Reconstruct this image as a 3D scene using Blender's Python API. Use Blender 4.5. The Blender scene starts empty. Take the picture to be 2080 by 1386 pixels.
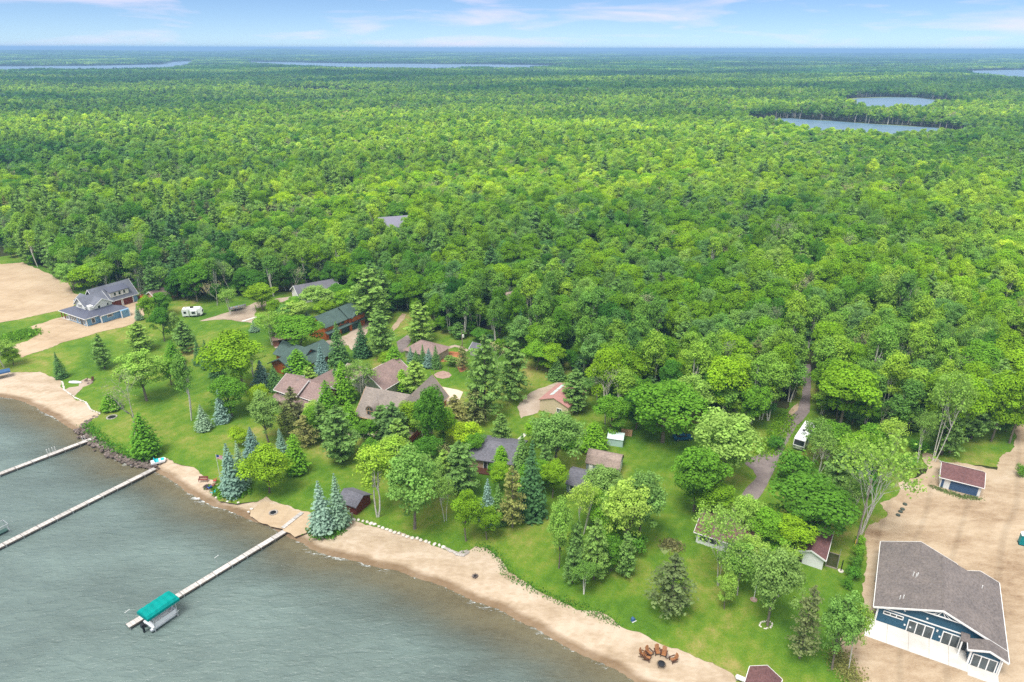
import bpy, math, random
import numpy as np
from mathutils import Vector, Matrix, geometry

# ---------------------------------------------------------------- camera, sky, sun, exposure
SC = bpy.context.scene
COL = SC.collection
CAM_H = 85.0
PITCH, ROLL, FP = math.radians(23.2), math.radians(0.165), 1387.0
_F = np.array([0, math.cos(PITCH), -math.sin(PITCH)])
_U0 = np.array([0, math.sin(PITCH), math.cos(PITCH)])
_R0 = np.array([1.0, 0, 0])
_R = _R0 * math.cos(ROLL) + _U0 * math.sin(ROLL)
_U = -_R0 * math.sin(ROLL) + _U0 * math.cos(ROLL)
_C = np.array([0, 0, CAM_H])

cam_d = bpy.data.cameras.new('camera')
cam_d.lens, cam_d.sensor_width, cam_d.clip_end, cam_d.clip_start = 24.0, 36.0, 90000.0, 1.0
cam = bpy.data.objects.new('camera', cam_d)
COL.objects.link(cam)
cam.matrix_world = Matrix(((_R[0], _U[0], -_F[0], 0), (_R[1], _U[1], -_F[1], 0), (_R[2], _U[2], -_F[2], CAM_H), (0, 0, 0, 1)))
SC.camera = cam

SUN_EL, SUN_AZ = math.radians(66), math.radians(212)   # azimuth clockwise from +Y: sun behind the camera and to its left
world = bpy.data.worlds.new('World')
SC.world = world
world.use_nodes = True
wn, wl = world.node_tree.nodes, world.node_tree.links
wn.clear()
w_out = wn.new('ShaderNodeOutputWorld')
w_bg = wn.new('ShaderNodeBackground')
w_bg.inputs['Strength'].default_value = 0.05
sky = wn.new('ShaderNodeTexSky')
sky.sky_type = 'NISHITA'
sky.sun_disc = False
sky.sun_elevation = SUN_EL
sky.sun_rotation = SUN_AZ
sky.altitude = 300
sky.air_density, sky.dust_density, sky.ozone_density = 0.5, 0.0, 6.0
w_tint = wn.new('ShaderNodeMix'); w_tint.data_type = 'RGBA'; w_tint.blend_type = 'MULTIPLY'
w_tint.inputs[0].default_value = 1.0
w_tint.inputs[7].default_value = (1.0, 1.0, 1.0, 1)
wl.new(sky.outputs[0], w_tint.inputs[6])
# thin high cloud all round the dome: wisps near the horizon
w_tc = wn.new('ShaderNodeTexCoord')
w_map = wn.new('ShaderNodeMapping')
w_map.inputs['Scale'].default_value = (3.2, 3.2, 24.0)
w_map.inputs['Location'].default_value = (0.35, 0.0, 0.4)
wl.new(w_tc.outputs['Generated'], w_map.inputs['Vector'])
w_n = wn.new('ShaderNodeTexNoise')
w_n.inputs['Scale'].default_value = 1.5
w_n.inputs['Detail'].default_value = 7
w_n.inputs['Roughness'].default_value = 0.56
w_n.inputs['Distortion'].default_value = 0.35
wl.new(w_map.outputs[0], w_n.inputs['Vector'])
w_r = wn.new('ShaderNodeValToRGB')
w_r.color_ramp.elements[0].position = 0.50
w_r.color_ramp.elements[1].position = 0.74
w_r.color_ramp.elements[1].color = (0.75, 0.75, 0.75, 1)
wl.new(w_n.outputs['Fac'], w_r.inputs[0])
w_mix = wn.new('ShaderNodeMix'); w_mix.data_type = 'RGBA'
wl.new(w_r.outputs[0], w_mix.inputs[0])
wl.new(w_tint.outputs[2], w_mix.inputs[6])
w_mix.inputs[7].default_value = (8.6, 7.4, 8.8, 1)
# the veil of high cloud that softens the sun closes in away from the horizon
w_sep = wn.new('ShaderNodeSeparateXYZ')
wl.new(w_tc.outputs['Generated'], w_sep.inputs[0])
w_veil = wn.new('ShaderNodeMapRange'); w_veil.interpolation_type = 'SMOOTHSTEP'
w_veil.inputs['From Min'].default_value = 0.07; w_veil.inputs['From Max'].default_value = 0.5
w_veil.inputs['To Min'].default_value = 0.0; w_veil.inputs['To Max'].default_value = 0.92
wl.new(w_sep.outputs['Z'], w_veil.inputs['Value'])
w_mix2 = wn.new('ShaderNodeMix'); w_mix2.data_type = 'RGBA'
wl.new(w_veil.outputs[0], w_mix2.inputs[0]); wl.new(w_mix.outputs[2], w_mix2.inputs[6])
w_mix2.inputs[7].default_value = (10.4, 10.2, 10.0, 1)
wl.new(w_mix2.outputs[2], w_bg.inputs['Color'])
wl.new(w_bg.outputs[0], w_out.inputs['Surface'])

sun_d = bpy.data.lights.new('sun', 'SUN')
sun_d.energy = 1.75
sun_d.angle = math.radians(24)
sun_d.color = (1.0, 0.965, 0.9)
sun = bpy.data.objects.new('sun', sun_d)
COL.objects.link(sun)
_sd = Vector((math.sin(SUN_AZ) * math.cos(SUN_EL), math.cos(SUN_AZ) * math.cos(SUN_EL), math.sin(SUN_EL)))
sun.rotation_euler = _sd.to_track_quat('Z', 'Y').to_euler()
sun.location = (-60, -60, 140)

vs = SC.view_settings
vs.view_transform = 'Standard'
vs.look = 'None'
vs.gamma = 1.0
vs.exposure = 1.38
vs.use_curve_mapping = False
SC.render.engine = 'CYCLES'
SC.cycles.use_denoising = False
SC.cycles.sample_clamp_direct = 6.0
SC.cycles.sample_clamp_indirect = 4.0
SC.cycles.max_bounces = 6
SC.cycles.diffuse_bounces = 3
SC.cycles.glossy_bounces = 3
SC.cycles.transmission_bounces = 3
SC.cycles.transparent_max_bounces = 6
SC.cycles.volume_bounces = 0
SC.cycles.caustics_reflective = False
SC.cycles.caustics_refractive = False

# ---------------------------------------------------------------- pixel <-> place helpers (ground survey taken from the photograph)
def G(px, py, z=0.0):
    d = _F + _R * ((px - 1040) / FP) - _U * ((py - 693) / FP)
    return _C + d * ((z - CAM_H) / d[2])

def proj(P):
    d = np.asarray(P, float) - _C
    w = d @ _F
    return 1040 + FP * (d @ _R) / w, 693 - FP * (d @ _U) / w

def depth_of(p):
    return float((np.asarray(p, float) - _C) @ _F)

def height_to(base, ty):
    lo, hi = 0.0, 80.0
    for _ in range(32):
        m = (lo + hi) / 2
        if proj(base + np.array([0, 0, m]))[1] > ty: lo = m
        else: hi = m
    return lo

def ang(a, b):
    return math.atan2(b[1] - a[1], b[0] - a[0])

rnd = random.Random(5)
NR = np.random.default_rng(11)

# ---------------------------------------------------------------- object helpers
def tag(o, label=None, cat=None, group=None, kind=None):
    if label: o['label'] = label
    if cat: o['category'] = cat
    if group: o['group'] = group
    if kind: o['kind'] = kind
    return o

def raw_mesh(name, V, F, mats, smooth=False, mi=None):
    me = bpy.data.meshes.new(name)
    if isinstance(V, np.ndarray) and isinstance(F, np.ndarray):
        n, k = F.shape
        me.vertices.add(len(V)); me.vertices.foreach_set('co', np.ascontiguousarray(V, np.float32).ravel())
        me.loops.add(n * k); me.loops.foreach_set('vertex_index', np.ascontiguousarray(F, np.int32).ravel())
        me.polygons.add(n); me.polygons.foreach_set('loop_start', np.arange(0, n * k, k, dtype=np.int32))
        me.polygons.foreach_set('loop_total', np.full(n, k, np.int32))
        if mi is not None: me.polygons.foreach_set('material_index', np.ascontiguousarray(mi, np.int32))
        me.update(calc_edges=True)
    else:
        me.from_pydata([tuple(map(float, v)) for v in V], [], [list(map(int, f)) for f in F])
        if mi is not None:
            for p, m in zip(me.polygons, mi): p.material_index = int(m)
    for m in (mats if isinstance(mats, (list, tuple)) else [mats]):
        me.materials.append(m)
    if smooth:
        me.polygons.foreach_set('use_smooth', [True] * len(me.polygons))
    me.update()
    return me

def put(name, me, parent=None, loc=None, rot=None, scale=None):
    o = bpy.data.objects.new(name, me)
    COL.objects.link(o)
    if parent is not None: o.parent = parent
    if loc is not None: o.location = loc
    if rot is not None: o.rotation_euler = rot
    if scale is not None: o.scale = scale
    return o

def mobj(name, VF, mat, parent=None, smooth=False):
    V, F = VF
    return put(name, raw_mesh(name, V, F, mat, smooth), parent)

def thing(name, label, cat, loc, rz=0.0, group=None):
    o = bpy.data.objects.new(name, None)
    COL.objects.link(o)
    o.empty_display_size = 0.5
    o.location = (float(loc[0]), float(loc[1]), float(loc[2]) if len(loc) > 2 else 0.0)
    o.rotation_euler = (0, 0, rz)
    return tag(o, label, cat, group)

def copy_tree(o, parent=None):
    c = o.copy(); COL.objects.link(c); c.parent = parent
    for ch in o.children: copy_tree(ch, c)
    return c

# shapes: (verts, faces)
def box(x0, x1, y0, y1, z0, z1):
    return ([(x0, y0, z0), (x1, y0, z0), (x1, y1, z0), (x0, y1, z0), (x0, y0, z1), (x1, y0, z1), (x1, y1, z1), (x0, y1, z1)],
            [(0, 3, 2, 1), (4, 5, 6, 7), (0, 1, 5, 4), (1, 2, 6, 5), (2, 3, 7, 6), (3, 0, 4, 7)])

def join(*parts):
    V, F = [], []
    for v, f in parts:
        o = len(V); V += list(v); F += [tuple(i + o for i in q) for q in f]
    return V, F

def prism(poly, axis, a0, a1):
    n = len(poly)
    if axis == 'y': e = lambda p, a: (p[0], a, p[1])
    elif axis == 'x': e = lambda p, a: (a, p[0], p[1])
    else: e = lambda p, a: (p[0], p[1], a)
    V = [e(p, a0) for p in poly] + [e(p, a1) for p in poly]
    F = [tuple(range(n)), tuple(range(2 * n - 1, n - 1, -1))] + [(i, i + n, (i + 1) % n + n, (i + 1) % n) for i in range(n)]
    return V, F

def tube(pts, rads, n=6, cap=True):
    V, F = [], []
    pts = [np.asarray(p, float) for p in pts]
    for i, p in enumerate(pts):
        t = pts[min(i + 1, len(pts) - 1)] - pts[max(i - 1, 0)]
        t = t / (np.linalg.norm(t) + 1e-9)
        a = np.cross(t, (0, 0, 1) if abs(t[2]) < 0.9 else (1, 0, 0)); a /= np.linalg.norm(a)
        b = np.cross(t, a)
        for k in range(n):
            c, s = math.cos(2 * math.pi * k / n), math.sin(2 * math.pi * k / n)
            V.append(tuple(p + rads[i] * (a * c + b * s)))
    for i in range(len(pts) - 1):
        for k in range(n):
            F.append((i * n + k, i * n + (k + 1) % n, (i + 1) * n + (k + 1) % n, (i + 1) * n + k))
    if cap:
        F.append(tuple(range(n - 1, -1, -1))); F.append(tuple(range((len(pts) - 1) * n, len(pts) * n)))
    return V, F

def cyl(x, y, z0, z1, r, n=12, r2=None):
    return tube([(x, y, z0), (x, y, z1)], [r, r if r2 is None else r2], n)

def lathe(prof, n=16, cx=0, cy=0):
    V, F = [], []
    for r, z in prof:
        for k in range(n):
            V.append((cx + r * math.cos(2 * math.pi * k / n), cy + r * math.sin(2 * math.pi * k / n), z))
    for i in range(len(prof) - 1):
        for k in range(n):
            F.append((i * n + k, i * n + (k + 1) % n, (i + 1) * n + (k + 1) % n, (i + 1) * n + k))
    F.append(tuple(range(n - 1, -1, -1))); F.append(tuple(range((len(prof) - 1) * n, len(prof) * n)))
    return V, F

def rock(rng, r):
    V = []
    ph = (1 + 5 ** .5) / 2
    for a in (-1, 1):
        for b in (-ph, ph):
            V += [(0, a, b), (a, b, 0), (b, 0, a)]
    V = np.array(V) / 1.9 * r
    V = V * (1 + rng.normal(0, 0.13, (12, 1))) * np.array([1.1, 0.9, 0.62])
    me = bpy.data.meshes.new('t')
    import bmesh
    bm = bmesh.new()
    for v in V: bm.verts.new(v)
    bmesh.ops.convex_hull(bm, input=bm.verts[:])
    bm.verts.index_update()
    out = ([tuple(v.co) for v in bm.verts], [tuple(v.index for v in f.verts) for f in bm.faces])
    bm.free(); bpy.data.meshes.remove(me)
    return out

def moved(VF, loc=(0, 0, 0), rz=0.0, s=1.0):
    c, sn = math.cos(rz), math.sin(rz)
    return [((x * c - y * sn) * s + loc[0], (x * sn + y * c) * s + loc[1], z * s + loc[2]) for x, y, z in VF[0]], VF[1]

# ---------------------------------------------------------------- materials
def new_mat(name):
    m = bpy.data.materials.new(name); m.use_nodes = True
    nt = m.node_tree; nt.nodes.clear()
    out = nt.nodes.new('ShaderNodeOutputMaterial')
    return m, nt, out

def principled(nt, out, rough=0.8, spec=0.3, metal=0.0):
    b = nt.nodes.new('ShaderNodeBsdfPrincipled')
    b.inputs['Roughness'].default_value = rough
    b.inputs['Specular IOR Level'].default_value = spec
    b.inputs['Metallic'].default_value = metal
    nt.links.new(b.outputs[0], out.inputs['Surface'])
    return b

def noise(nt, scale, detail=4, rough=0.55, vec=None, dist=0.0):
    n = nt.nodes.new('ShaderNodeTexNoise')
    n.inputs['Scale'].default_value = scale
    n.inputs['Detail'].default_value = detail
    n.inputs['Roughness'].default_value = rough
    n.inputs['Distortion'].default_value = dist
    if vec is not None: nt.links.new(vec, n.inputs['Vector'])
    return n

def ramp(nt, fac, stops):
    r = nt.nodes.new('ShaderNodeValToRGB')
    el = r.color_ramp.elements
    el[0].position, el[0].color = stops[0][0], (*stops[0][1], 1)
    el[1].position, el[1].color = stops[-1][0], (*stops[-1][1], 1)
    for p, c in stops[1:-1]:
        e = el.new(p); e.color = (*c, 1)
    nt.links.new(fac, r.inputs[0])
    return r

def mixc(nt, fac, a, b, mode='MIX'):
    m = nt.nodes.new('ShaderNodeMix'); m.data_type = 'RGBA'; m.blend_type = mode
    for k, v in ((0, fac), (6, a), (7, b)):
        if isinstance(v, (int, float)): m.inputs[k].default_value = v
        elif isinstance(v, tuple): m.inputs[k].default_value = (*v, 1)
        else: nt.links.new(v, m.inputs[k])
    return m.outputs[2]

def world_pos(nt, sc=(1, 1, 1), rot=(0, 0, 0)):
    g = nt.nodes.new('ShaderNodeNewGeometry')
    mp = nt.nodes.new('ShaderNodeMapping')
    mp.inputs['Scale'].default_value = sc
    mp.inputs['Rotation'].default_value = rot
    nt.links.new(g.outputs['Position'], mp.inputs['Vector'])
    return mp.outputs[0]

def obj_pos(nt, sc=(1, 1, 1)):
    g = nt.nodes.new('ShaderNodeTexCoord')
    mp = nt.nodes.new('ShaderNodeMapping')
    mp.inputs['Scale'].default_value = sc
    nt.links.new(g.outputs['Object'], mp.inputs['Vector'])
    return mp.outputs[0]

def bump(nt, b, height, strength, dist):
    n = nt.nodes.new('ShaderNodeBump')
    n.inputs['Strength'].default_value = strength
    n.inputs['Distance'].default_value = dist
    nt.links.new(height, n.inputs['Height'])
    nt.links.new(n.outputs[0], b.inputs['Normal'])

def ground_mat(name, stops, big=0.05, small=1.2, fine=9.0, rough=0.95, bmp=0.4, bd=0.08, sc=(1, 1, 1), rot=(0, 0, 0), mixs=(0.5, 0.35), con=3.3, tracks=None):
    m, nt, out = new_mat(name)
    b = principled(nt, out, rough, 0.15)
    P = world_pos(nt, sc, rot)
    n1, n2, n3 = noise(nt, big, 5, 0.6, P, 0.4), noise(nt, small, 5, 0.65, P), noise(nt, fine, 3, 0.6, P)
    f = nt.nodes.new('ShaderNodeMath'); f.operation = 'MULTIPLY_ADD'
    nt.links.new(n2.outputs[0], f.inputs[0]); f.inputs[1].default_value = mixs[0]
    nt.links.new(n1.outputs[0], f.inputs[2])
    g = nt.nodes.new('ShaderNodeMath'); g.operation = 'MULTIPLY_ADD'
    nt.links.new(n3.outputs[0], g.inputs[0]); g.inputs[1].default_value = mixs[1]
    nt.links.new(f.outputs[0], g.inputs[2])
    h = nt.nodes.new('ShaderNodeMath'); h.operation = 'MULTIPLY_ADD'
    s = 1 + mixs[0] + mixs[1]
    nt.links.new(g.outputs[0], h.inputs[0]); h.inputs[1].default_value = con / s; h.inputs[2].default_value = 0.5 - con / 2
    r = ramp(nt, h.outputs[0], stops)
    c = r.outputs[0]
    if tracks:                      # wheel ruts or mower passes: (scale, distortion, rotation, darkest, width)
        for k in range(tracks[5] if len(tracks) > 5 else 1):
            w = nt.nodes.new('ShaderNodeTexWave'); w.wave_type = 'BANDS'; w.bands_direction = 'X'
            w.inputs['Scale'].default_value = tracks[0] * (1 + 0.37 * k); w.inputs['Distortion'].default_value = tracks[1]
            w.inputs['Detail'].default_value = 2; w.inputs['Detail Scale'].default_value = 0.25
            nt.links.new(world_pos(nt, (1, 1, 1), (0, 0, tracks[2] + 0.5 * k)), w.inputs['Vector'])
            rw = ramp(nt, w.outputs['Fac'], [(0.0, (tracks[3],) * 3), (tracks[4], (1, 1, 1)), (1.0, (1.0, 1.0, 1.0))])
            c = mixc(nt, 1.0, c, rw.outputs[0], 'MULTIPLY')
    nt.links.new(c, b.inputs['Base Color'])
    bump(nt, b, n3.outputs[0], bmp, bd)
    return m

M = {}
M['lawn'] = ground_mat('lawn grass', [(0.0, (0.052, 0.129, 0.011)), (0.35, (0.086, 0.179, 0.014)), (0.6, (0.130, 0.207, 0.021)), (0.85, (0.202, 0.230, 0.046)), (1.0, (0.273, 0.246, 0.075))], 0.045, 0.35, 4.0, bmp=0.6, bd=0.12, con=4.6, tracks=(0.16, 1.5, 0.55, 0.93, 0.9))
M['sand'] = ground_mat('pale sand', [(0.0, (0.283, 0.203, 0.125)), (0.45, (0.404, 0.305, 0.201)), (0.75, (0.454, 0.356, 0.245)), (1.0, (0.496, 0.406, 0.299))], 0.06, 0.45, 4.0, sc=(1, 2.2, 1), rot=(0, 0, math.radians(30)), con=2.9, bmp=0.15, tracks=(0.06, 11.0, 0.2, 0.93, 0.10, 1))
M['dirt'] = ground_mat('sandy bare dirt', [(0.0, (0.192, 0.123, 0.073)), (0.35, (0.325, 0.239, 0.157)), (0.7, (0.425, 0.333, 0.233)), (1.0, (0.468, 0.384, 0.292))], 0.05, 0.35, 3.0, sc=(1.0, 2.4, 1), rot=(0, 0, math.radians(-57)), con=3.4, bmp=0.2, tracks=(0.05, 11.0, 0.6, 0.86, 0.10, 1))
M['gravel'] = ground_mat('pinkish gravel', [(0.0, (0.244, 0.178, 0.133)), (0.5, (0.370, 0.296, 0.229)), (1.0, (0.444, 0.377, 0.318))], 0.1, 0.8, 6.0)
M['forest'] = ground_mat('forest floor', [(0.0, (0.016, 0.020, 0.008)), (0.5, (0.035, 0.045, 0.014)), (1.0, (0.075, 0.062, 0.030))], 0.05, 0.4, 2.0)
M['reed'] = ground_mat('pale reed marsh', [(0.0, (0.13, 0.19, 0.05)), (0.5, (0.20, 0.26, 0.09)), (1.0, (0.30, 0.31, 0.16))], 0.02, 0.1, 0.6)
M['asphalt'] = ground_mat('worn asphalt', [(0.0, (0.13, 0.105, 0.10)), (0.5, (0.20, 0.165, 0.16)), (1.0, (0.27, 0.23, 0.215))], 0.15, 0.9, 7.0, bmp=0.2, bd=0.02)
M['concrete'] = ground_mat('pale concrete', [(0.0, (0.459, 0.435, 0.402)), (0.5, (0.574, 0.549, 0.508)), (1.0, (0.640, 0.623, 0.590))], 0.2, 0.9, 6.0, bmp=0.1, bd=0.01)
M['tan_concrete'] = ground_mat('tan concrete', [(0.0, (0.425, 0.340, 0.264)), (0.5, (0.527, 0.442, 0.357)), (1.0, (0.578, 0.501, 0.425))], 0.15, 0.8, 6.0, bmp=0.1, bd=0.01)
M['mulch'] = ground_mat('orange bark mulch', [(0.0, (0.22, 0.08, 0.03)), (0.5, (0.36, 0.15, 0.07)), (1.0, (0.45, 0.22, 0.11))], 0.3, 1.0, 6.0)
M['brickpave'] = ground_mat('brick paving', [(0.0, (0.22, 0.13, 0.10)), (0.5, (0.34, 0.23, 0.19)), (1.0, (0.45, 0.34, 0.29))], 0.4, 1.5, 7.0)

def plain(name, col, rough=0.6, spec=0.3, metal=0.0, var=0.12, scale=1.5, stripe=None, piece=0.0):
    """paint, wood, metal: base colour with grime noise; stripe=(axis vector scale) adds board lines"""
    m, nt, out = new_mat(name)
    b = principled(nt, out, rough, spec, metal)
    P = obj_pos(nt)
    n = noise(nt, scale, 5, 0.6, P)
    lo = tuple(c * (1 - 1.6 * var) for c in col); hi = tuple(min(0.9, c * (1 + var)) for c in col)
    r = ramp(nt, n.outputs[0], [(0.28, lo), (0.5, col), (0.75, hi)])
    c = r.outputs[0]
    if stripe:
        w = nt.nodes.new('ShaderNodeTexWave'); w.wave_type = 'BANDS'; w.bands_direction = stripe[0]
        w.inputs['Scale'].default_value = stripe[1]
        w.inputs['Distortion'].default_value = 0.0
        nt.links.new(P, w.inputs['Vector'])
        rr = ramp(nt, w.outputs['Fac'], [(0.0, (0.72, 0.72, 0.72)), (0.16, (1, 1, 1)), (1.0, (1, 1, 1))])
        c = mixc(nt, 1.0, c, rr.outputs[0], 'MULTIPLY')
        bump(nt, b, w.outputs['Fac'], 0.3, 0.02)
    if piece:
        oi = nt.nodes.new('ShaderNodeObjectInfo')
        pr = ramp(nt, oi.outputs['Random'], [(0.0, (1 - piece,) * 3), (1.0, (1 + piece * 0.5,) * 3)])
        c = mixc(nt, 1.0, c, pr.outputs[0], 'MULTIPLY')
    nt.links.new(c, b.inputs['Base Color'])
    return m

def shingle(name, col):
    m, nt, out = new_mat(name)
    b = principled(nt, out, 0.9, 0.2)
    P = obj_pos(nt)
    n = noise(nt, 2.2, 6, 0.7, obj_pos(nt, (1, 1, 3)))
    n2 = noise(nt, 0.35, 3, 0.5, P)
    r = ramp(nt, n.outputs[0], [(0.3, tuple(c * 0.62 for c in col)), (0.5, col), (0.72, tuple(c * 1.35 for c in col))])
    r2 = ramp(nt, n2.outputs[0], [(0.3, (0.85, 0.85, 0.85)), (0.7, (1.1, 1.08, 1.05))])
    c = mixc(nt, 1.0, r.outputs[0], r2.outputs[0], 'MULTIPLY')
    nt.links.new(c, b.inputs['Base Color'])
    bump(nt, b, n.outputs[0], 0.3, 0.03)
    return m

M['white'] = plain('white paint', (0.78, 0.78, 0.77), 0.5, var=0.05)
M['white_siding'] = plain('white siding', (0.76, 0.76, 0.75), 0.6, var=0.05, stripe=('Z', 1.6))
M['navy_siding'] = plain('dark teal blue siding', (0.026, 0.092, 0.150), 0.6, var=0.1, stripe=('Z', 1.8))
M['blue_siding'] = plain('mid blue siding', (0.17, 0.34, 0.52), 0.6, var=0.08, stripe=('Z', 1.8))
M['blue_door'] = plain('slate blue door', (0.055, 0.105, 0.20), 0.5, var=0.08, stripe=('Z', 0.7))
M['brown_door'] = plain('dark red brown door', (0.16, 0.035, 0.022), 0.5, stripe=('Z', 0.7))
M['log'] = plain('orange stained log', (0.40, 0.11, 0.025), 0.6, var=0.25, stripe=('Z', 1.4))
M['redwood'] = plain('red cedar siding', (0.33, 0.075, 0.020), 0.6, var=0.2, stripe=('Z', 1.4))
M['darkred'] = plain('dark red stained boards', (0.16, 0.030, 0.018), 0.65, var=0.2, stripe=('X', 1.4))
M['green_door'] = plain('dark green door', (0.03, 0.075, 0.065), 0.5, stripe=('Z', 0.7))
M['sage'] = plain('grey green siding', (0.33, 0.36, 0.29), 0.6, var=0.06, stripe=('Z', 1.7))
M['tan_wall'] = plain('tan siding', (0.46, 0.33, 0.23), 0.6, var=0.08, stripe=('Z', 1.7))
M['beige_wall'] = plain('beige metal siding', (0.62, 0.50, 0.36), 0.5, var=0.06, stripe=('X', 1.2))
M['grey_siding'] = plain('blue grey siding', (0.24, 0.29, 0.31), 0.6, var=0.08, stripe=('X', 1.2))
M['aqua_wall'] = plain('pale aqua metal wall', (0.42, 0.58, 0.56), 0.5, var=0.08, stripe=('X', 1.0))
M['aqua_roof'] = plain('pale aqua metal roof', (0.55, 0.68, 0.66), 0.4, var=0.08, stripe=('X', 1.0))
M['brickred'] = plain('dull red brick wall', (0.28, 0.115, 0.085), 0.8, var=0.2, scale=6)
M['trimwood'] = plain('light wood trim', (0.52, 0.33, 0.19), 0.6)
M['shadowdark'] = plain('dark interior', (0.02, 0.02, 0.02), 0.9)
M['roof_grey'] = shingle('grey brown shingles', (0.165, 0.145, 0.140))
M['roof_dark'] = shingle('charcoal shingles', (0.150, 0.162, 0.200))
M['roof_metal'] = plain('dark blue grey standing seam', (0.085, 0.093, 0.135), 0.4, 0.5, var=0.06, stripe=('X', 0.8))
M['roof_green'] = shingle('green shingles', (0.072, 0.115, 0.105))
M['roof_mauve'] = shingle('mauve brown shingles', (0.250, 0.180, 0.168))
M['roof_maroon'] = shingle('maroon shingles', (0.150, 0.078, 0.078))
M['roof_brown'] = shingle('grey tan shingles', (0.245, 0.212, 0.190))
M['roof_slate'] = shingle('slate grey shingles', (0.135, 0.135, 0.160))
M['roof_gambrel'] = shingle('weathered brown shingles', (0.30, 0.235, 0.205))
M['roof_red'] = plain('faded red metal roof', (0.42, 0.215, 0.195), 0.5, var=0.12, stripe=('X', 1.0))
M['roof_pale'] = plain('pale grey metal roof', (0.21, 0.205, 0.27), 0.5, var=0.06, stripe=('X', 1.0))
M['silver'] = plain('bare aluminium', (0.55, 0.57, 0.59), 0.35, 0.5, 0.6, var=0.08)
M['black'] = plain('black plastic', (0.015, 0.016, 0.02), 0.4, var=0.1)
M['rubber'] = plain('tyre rubber', (0.02, 0.02, 0.02), 0.85)
M['teal_canvas'] = plain('teal canvas', (0.0, 0.24, 0.22), 0.75, 0.1, var=0.12, scale=0.8)
M['blue_canvas'] = plain('blue canvas', (0.05, 0.11, 0.22), 0.75, 0.1)
M['dock'] = plain('pale grey dock boards', (0.50, 0.475, 0.455), 0.8, var=0.2, stripe=('X', 0.5), piece=0.22)
M['dockside'] = plain('weathered dock beam', (0.20, 0.17, 0.14), 0.85, var=0.2)
M['chairwood'] = plain('orange brown chair wood', (0.34, 0.155, 0.065), 0.6, var=0.2, scale=4)
M['chairdark'] = plain('dark brown wood', (0.07, 0.028, 0.015), 0.6)
M['benchred'] = plain('dull red bench paint', (0.22, 0.06, 0.045), 0.6)
M['stone'] = ground_mat('granite stone', [(0.0, (0.20, 0.18, 0.16)), (0.5, (0.38, 0.35, 0.32)), (1.0, (0.56, 0.53, 0.50))], 0.4, 1.2, 8.0)
M['darkstone'] = ground_mat('dark wet stone', [(0.0, (0.06, 0.045, 0.04)), (0.5, (0.15, 0.12, 0.105)), (1.0, (0.32, 0.27, 0.24))], 0.6, 1.6, 8.0)
M['palestone'] = ground_mat('pale stone', [(0.0, (0.42, 0.38, 0.33)), (0.5, (0.60, 0.56, 0.50)), (1.0, (0.72, 0.69, 0.64))], 0.4, 1.2, 8.0)
M['pole'] = plain('weathered pole wood', (0.30, 0.25, 0.21), 0.85, var=0.2)
M['yellow'] = plain('yellow plastic', (0.65, 0.45, 0.03), 0.5)
M['kayak_red'] = plain('red kayak shell', (0.60, 0.02, 0.015), 0.35, 0.5)
M['kayak_orange'] = plain('orange kayak shell', (0.75, 0.28, 0.02), 0.35, 0.5)
M['cyan'] = plain('cyan plastic', (0.02, 0.52, 0.60), 0.5)
M['royal'] = plain('royal blue fabric', (0.02, 0.10, 0.50), 0.6)
M['salmon'] = plain('salmon red fabric', (0.45, 0.08, 0.07), 0.6)
M['carblue'] = plain('metallic blue car paint', (0.02, 0.11, 0.24), 0.25, 0.6, 0.3, var=0.04)
M['toilet_teal'] = plain('teal moulded plastic', (0.0, 0.22, 0.24), 0.5)
M['hull_white'] = plain('white gel coat', (0.75, 0.76, 0.78), 0.3, 0.5, var=0.04)
M['lid'] = plain('dark green septic lid', (0.06, 0.075, 0.06), 0.6)
M['wire'] = plain('cable', (0.05, 0.05, 0.05), 0.6)

def glass_mat(name, col):
    m, nt, out = new_mat(name)
    b = principled(nt, out, 0.08, 0.6)
    P = obj_pos(nt)
    n = noise(nt, 0.6, 2, 0.5, P)
    r = ramp(nt, n.outputs[0], [(0.3, tuple(c * 0.5 for c in col)), (0.7, tuple(c * 1.5 for c in col))])
    nt.links.new(r.outputs[0], b.inputs['Base Color'])
    return m
M['glass'] = glass_mat('window glass', (0.035, 0.045, 0.05))
M['glass_pale'] = glass_mat('patio door glass', (0.06, 0.075, 0.08))

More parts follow.
